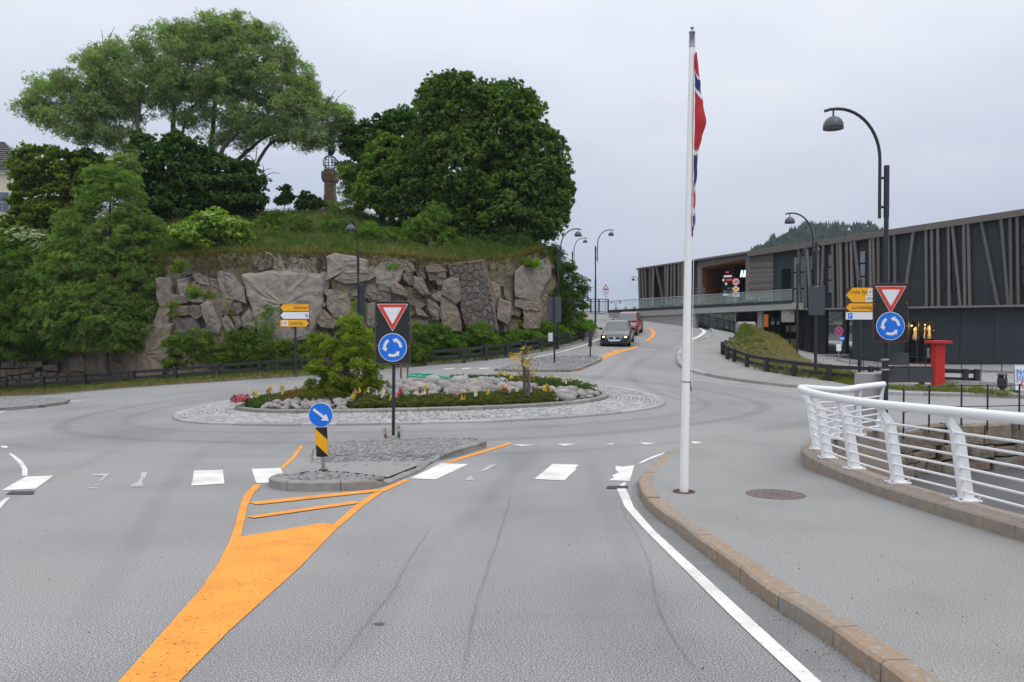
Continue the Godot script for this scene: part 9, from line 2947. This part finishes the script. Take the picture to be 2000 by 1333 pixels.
func furniture():
	# red T-shaped column
	var o := thing("red_column", "red painted board column with a wide flat cap in front of the dark wall", "column", Vector3(16.306, 0.207, -30.5))
	for k in 5:
		var st := begin()
		bx(st, -0.18 + k * 0.072, -0.11 + k * 0.072, -0.1, 1.68, -0.18, 0.18, 0.006)
		fin(st, "board", M.red_paint, o)
	var st := begin()
	bx(st, -0.37, 0.38, 1.68, 1.79, -0.32, 0.32, 0.01)
	fin(st, "cap", M.red_paint, o)
	# litter bin
	var b := thing("litter_bin", "round black litter bin with a domed lid in front of the dark wall", "litter bin", Vector3(17.546, 0.229, -28.5))
	st = begin(true)
	lathe(st, T(Vector3.ZERO), [Vector2(0.0, 0.12), Vector2(0.15, 0.12), Vector2(0.155, 0.14), Vector2(0.165, 0.44), Vector2(0.15, 0.46), Vector2(0.0, 0.46)], 20)
	fin(st, "drum", M.black_metal, b)
	st = begin()
	for s in [-1, 1]:
		box(st, T(Vector3(0.13 * s, 0.52, 0)), Vector3(0.03, 0.16, 0.06))
	box(st, T(Vector3(0, 0.5, -0.05)), Vector3(0.12, 0.16, 0.1))
	fin(st, "lid_support", M.black_metal, b)
	st = begin(true)
	lathe(st, T(Vector3(0, 0.57, 0)), [Vector2(0.0, 0.0), Vector2(0.17, 0.0), Vector2(0.175, 0.02), Vector2(0.13, 0.07), Vector2(0.05, 0.095), Vector2(0, 0.1)], 20)
	fin(st, "lid", M.lamp_grey, b)
	st = begin()
	box(st, T(Vector3(0, 0.02, 0)), Vector3(0.12, 0.3, 0.12))
	fin(st, "foot", M.black_metal, b)
	# white A-board at the right edge
	var a := thing("sidewalk_board", "white standing board with blue and red handwriting at the right edge", "sign board", Vector3(17.79, 0.23, -27.6), -0.15)
	st = begin()
	plate(st, T(Vector3(0, 0.52, 0), 0, -0.1), round_rect(0.68, 0.88, 0.03), 0.03)
	fin(st, "panel", M.sign_white, a)
	st = begin(true)
	var loop := []
	for p in round_rect(0.68, 0.88, 0.03):
		loop.append(T(Vector3(0, 0.52, -0.01), 0, -0.1) * Vector3(p.x, p.y, 0))
	loop.append(loop[0])
	loop.append(loop[1])
	tube(st, loop, 0.017, 6, false)
	fin(st, "frame", M.galvanised, a)
	for q in [["Nor", 0.72, 0.2, M.sign_blue], ["Jor", 0.53, 0.2, M.sign_blue], ["C", 0.28, 0.3, M.sign_red]]:
		var t := letters(q[0], q[2], q[3], a, Vector3(-0.30 if q[0] != "C" else -0.18, q[1], 0.03 + (q[1] - 0.52) * -0.1), HORIZONTAL_ALIGNMENT_LEFT)
		t.rotation = Vector3(-0.1, 0, 0.12)
	for s in [-1, 1]:
		st = begin()
		box(st, T(Vector3(0.28 * s, 0.04, -0.02)), Vector3(0.04, 0.12, 0.22))
		fin(st, "foot", M.black_metal, a)
	# granite pillar at the end of the railing
	st = begin()
	box(st, T(Vector3(0, 0.65, 0), 0.2), Vector3(0.5, 1.36, 0.4), 0.02)
	tag(fin(st, "stone_pillar", M.concrete), "grey stone pillar at the far end of the white railing", "pillar")
	get_child(-1).position = on(Vector3(7.968, 0.206, -17.4).x, -17.75)
	# bollards below the deck
	var first: Node3D
	for k in 5:
		var p: Vector3 = [Vector3(10.029, 3.587, -77), Vector3(10.825, 3.573, -76), Vector3(11.424, 3.528, -74.5), Vector3(11.99, 3.46, -73), Vector3(12.524, 3.394, -71.5)][k]
		var label: String = ["farthest stone bollard, left end of the row before the deck", "second stone bollard from the left before the deck", "middle stone bollard of the row before the deck", "second stone bollard from the right before the deck", "nearest stone bollard, right end of the row before the deck"][k]
		if k == 0:
			first = thing("bollard", label, "bollard", p, 0.0, "stone bollards before the deck")
			st = begin()
			bx(st, -0.13, 0.13, -0.4, 0.84, -0.13, 0.13, 0.015)
			fin(st, "post", M.granite_c, first)
			st = begin()
			bx(st, -0.15, 0.15, 0.84, 0.9, -0.15, 0.15, 0.015)
			fin(st, "cap", M.granite_c, first)
		else:
			copy_of(first, "bollard", p, 0.0, label)
	# bicycle rack
	var r := thing("bicycle_rack", "low galvanised bicycle rack under the dark building", "bicycle rack", Vector3(19.762, 0.518, -49))
	for k in 22:
		st = begin(true)
		var x := -0.9 + k * 0.088
		tube(st, [Vector3(x, 0, 0), Vector3(x - 0.08, 0.34, 0)], 0.011, 5)
		fin(st, "bar", M.galvanised, r)
	for y in [0.05, 0.3]:
		st = begin(true)
		tube(st, [Vector3(-0.95, y, 0), Vector3(0.98, y, 0)], 0.014, 5)
		fin(st, "rail", M.galvanised, r)
	# forecourt kerbs seen as pale lines
	var fk := struct("forecourt_kerb", "pale concrete kerb along the forecourt of the dark building", "kerb")
	for q in [[Vector2(22.2, -54), Vector2(22.93, -51), Vector2(24.41, -47.5), Vector2(25.72, -44.5), Vector2(27.25, -42), Vector2(28.26, -40)]]:
		kerb(fk, q, 0.3, 0.16, 2.4, [M.concrete], 1.0)
	var sl := struct("forecourt_wall", "low concrete wall edging the forecourt strip", "wall")
	for q in [[Vector2(16.82, -30.8), Vector2(17.45, -30), Vector2(18.76, -29.2), Vector2(20.08, -28.4)]]:
		kerb(sl, q, 0.25, 0.35, 2.2, [M.concrete], 1.0)
	# odds and ends along the far bank
	for q in [["junction_box", "small light grey box standing by the far rail fence", "box", Vector3(2.215, 1.791, -46), Vector3(0.26, 0.5, 0.2), M.plate_grey], ["marker_post", "thin pale post in the bushes beside the ivy", "post", Vector3(-0.384, 2.323, -46), Vector3(0.05, 1.5, 0.05), M.plate_grey], ["marker_post", "short pale post below the field stone wall", "post", Vector3(-2.72, 2.013, -44.6), Vector3(0.13, 0.4, 0.1), M.sign_white]]:
		st = begin()
		box(st, T(Vector3(0, q[4].y / 2 - 0.1, 0)), q[4], 0.01)
		tag(fin(st, q[0], q[5]), q[1], q[2])
		get_child(-1).position = q[3]
	# weeds at the foot of the island sign
	var wd: Vector3 = Vector3(-2.57, 0.097, -17.219)
	for q in [[Vector3(-0.15, 0, 0.02), "dry tuft of weeds left of the island sign's foot", Color(0.2, 0.15, 0.06)], [Vector3(0.14, 0, 0.03), "green tuft of weeds right of the island sign's foot", Color(0.07, 0.11, 0.03)]]:
		var g := put("weed_tuft", blade_mesh(26, 5, 0.035, 0.6), mat(q[2], 0.8))
		g.position = wd + q[0]
		g.scale = Vector3(0.2, 0.26 if q[0].x < 0 else 0.34, 0.2)
		tag(g, q[1], "weed")
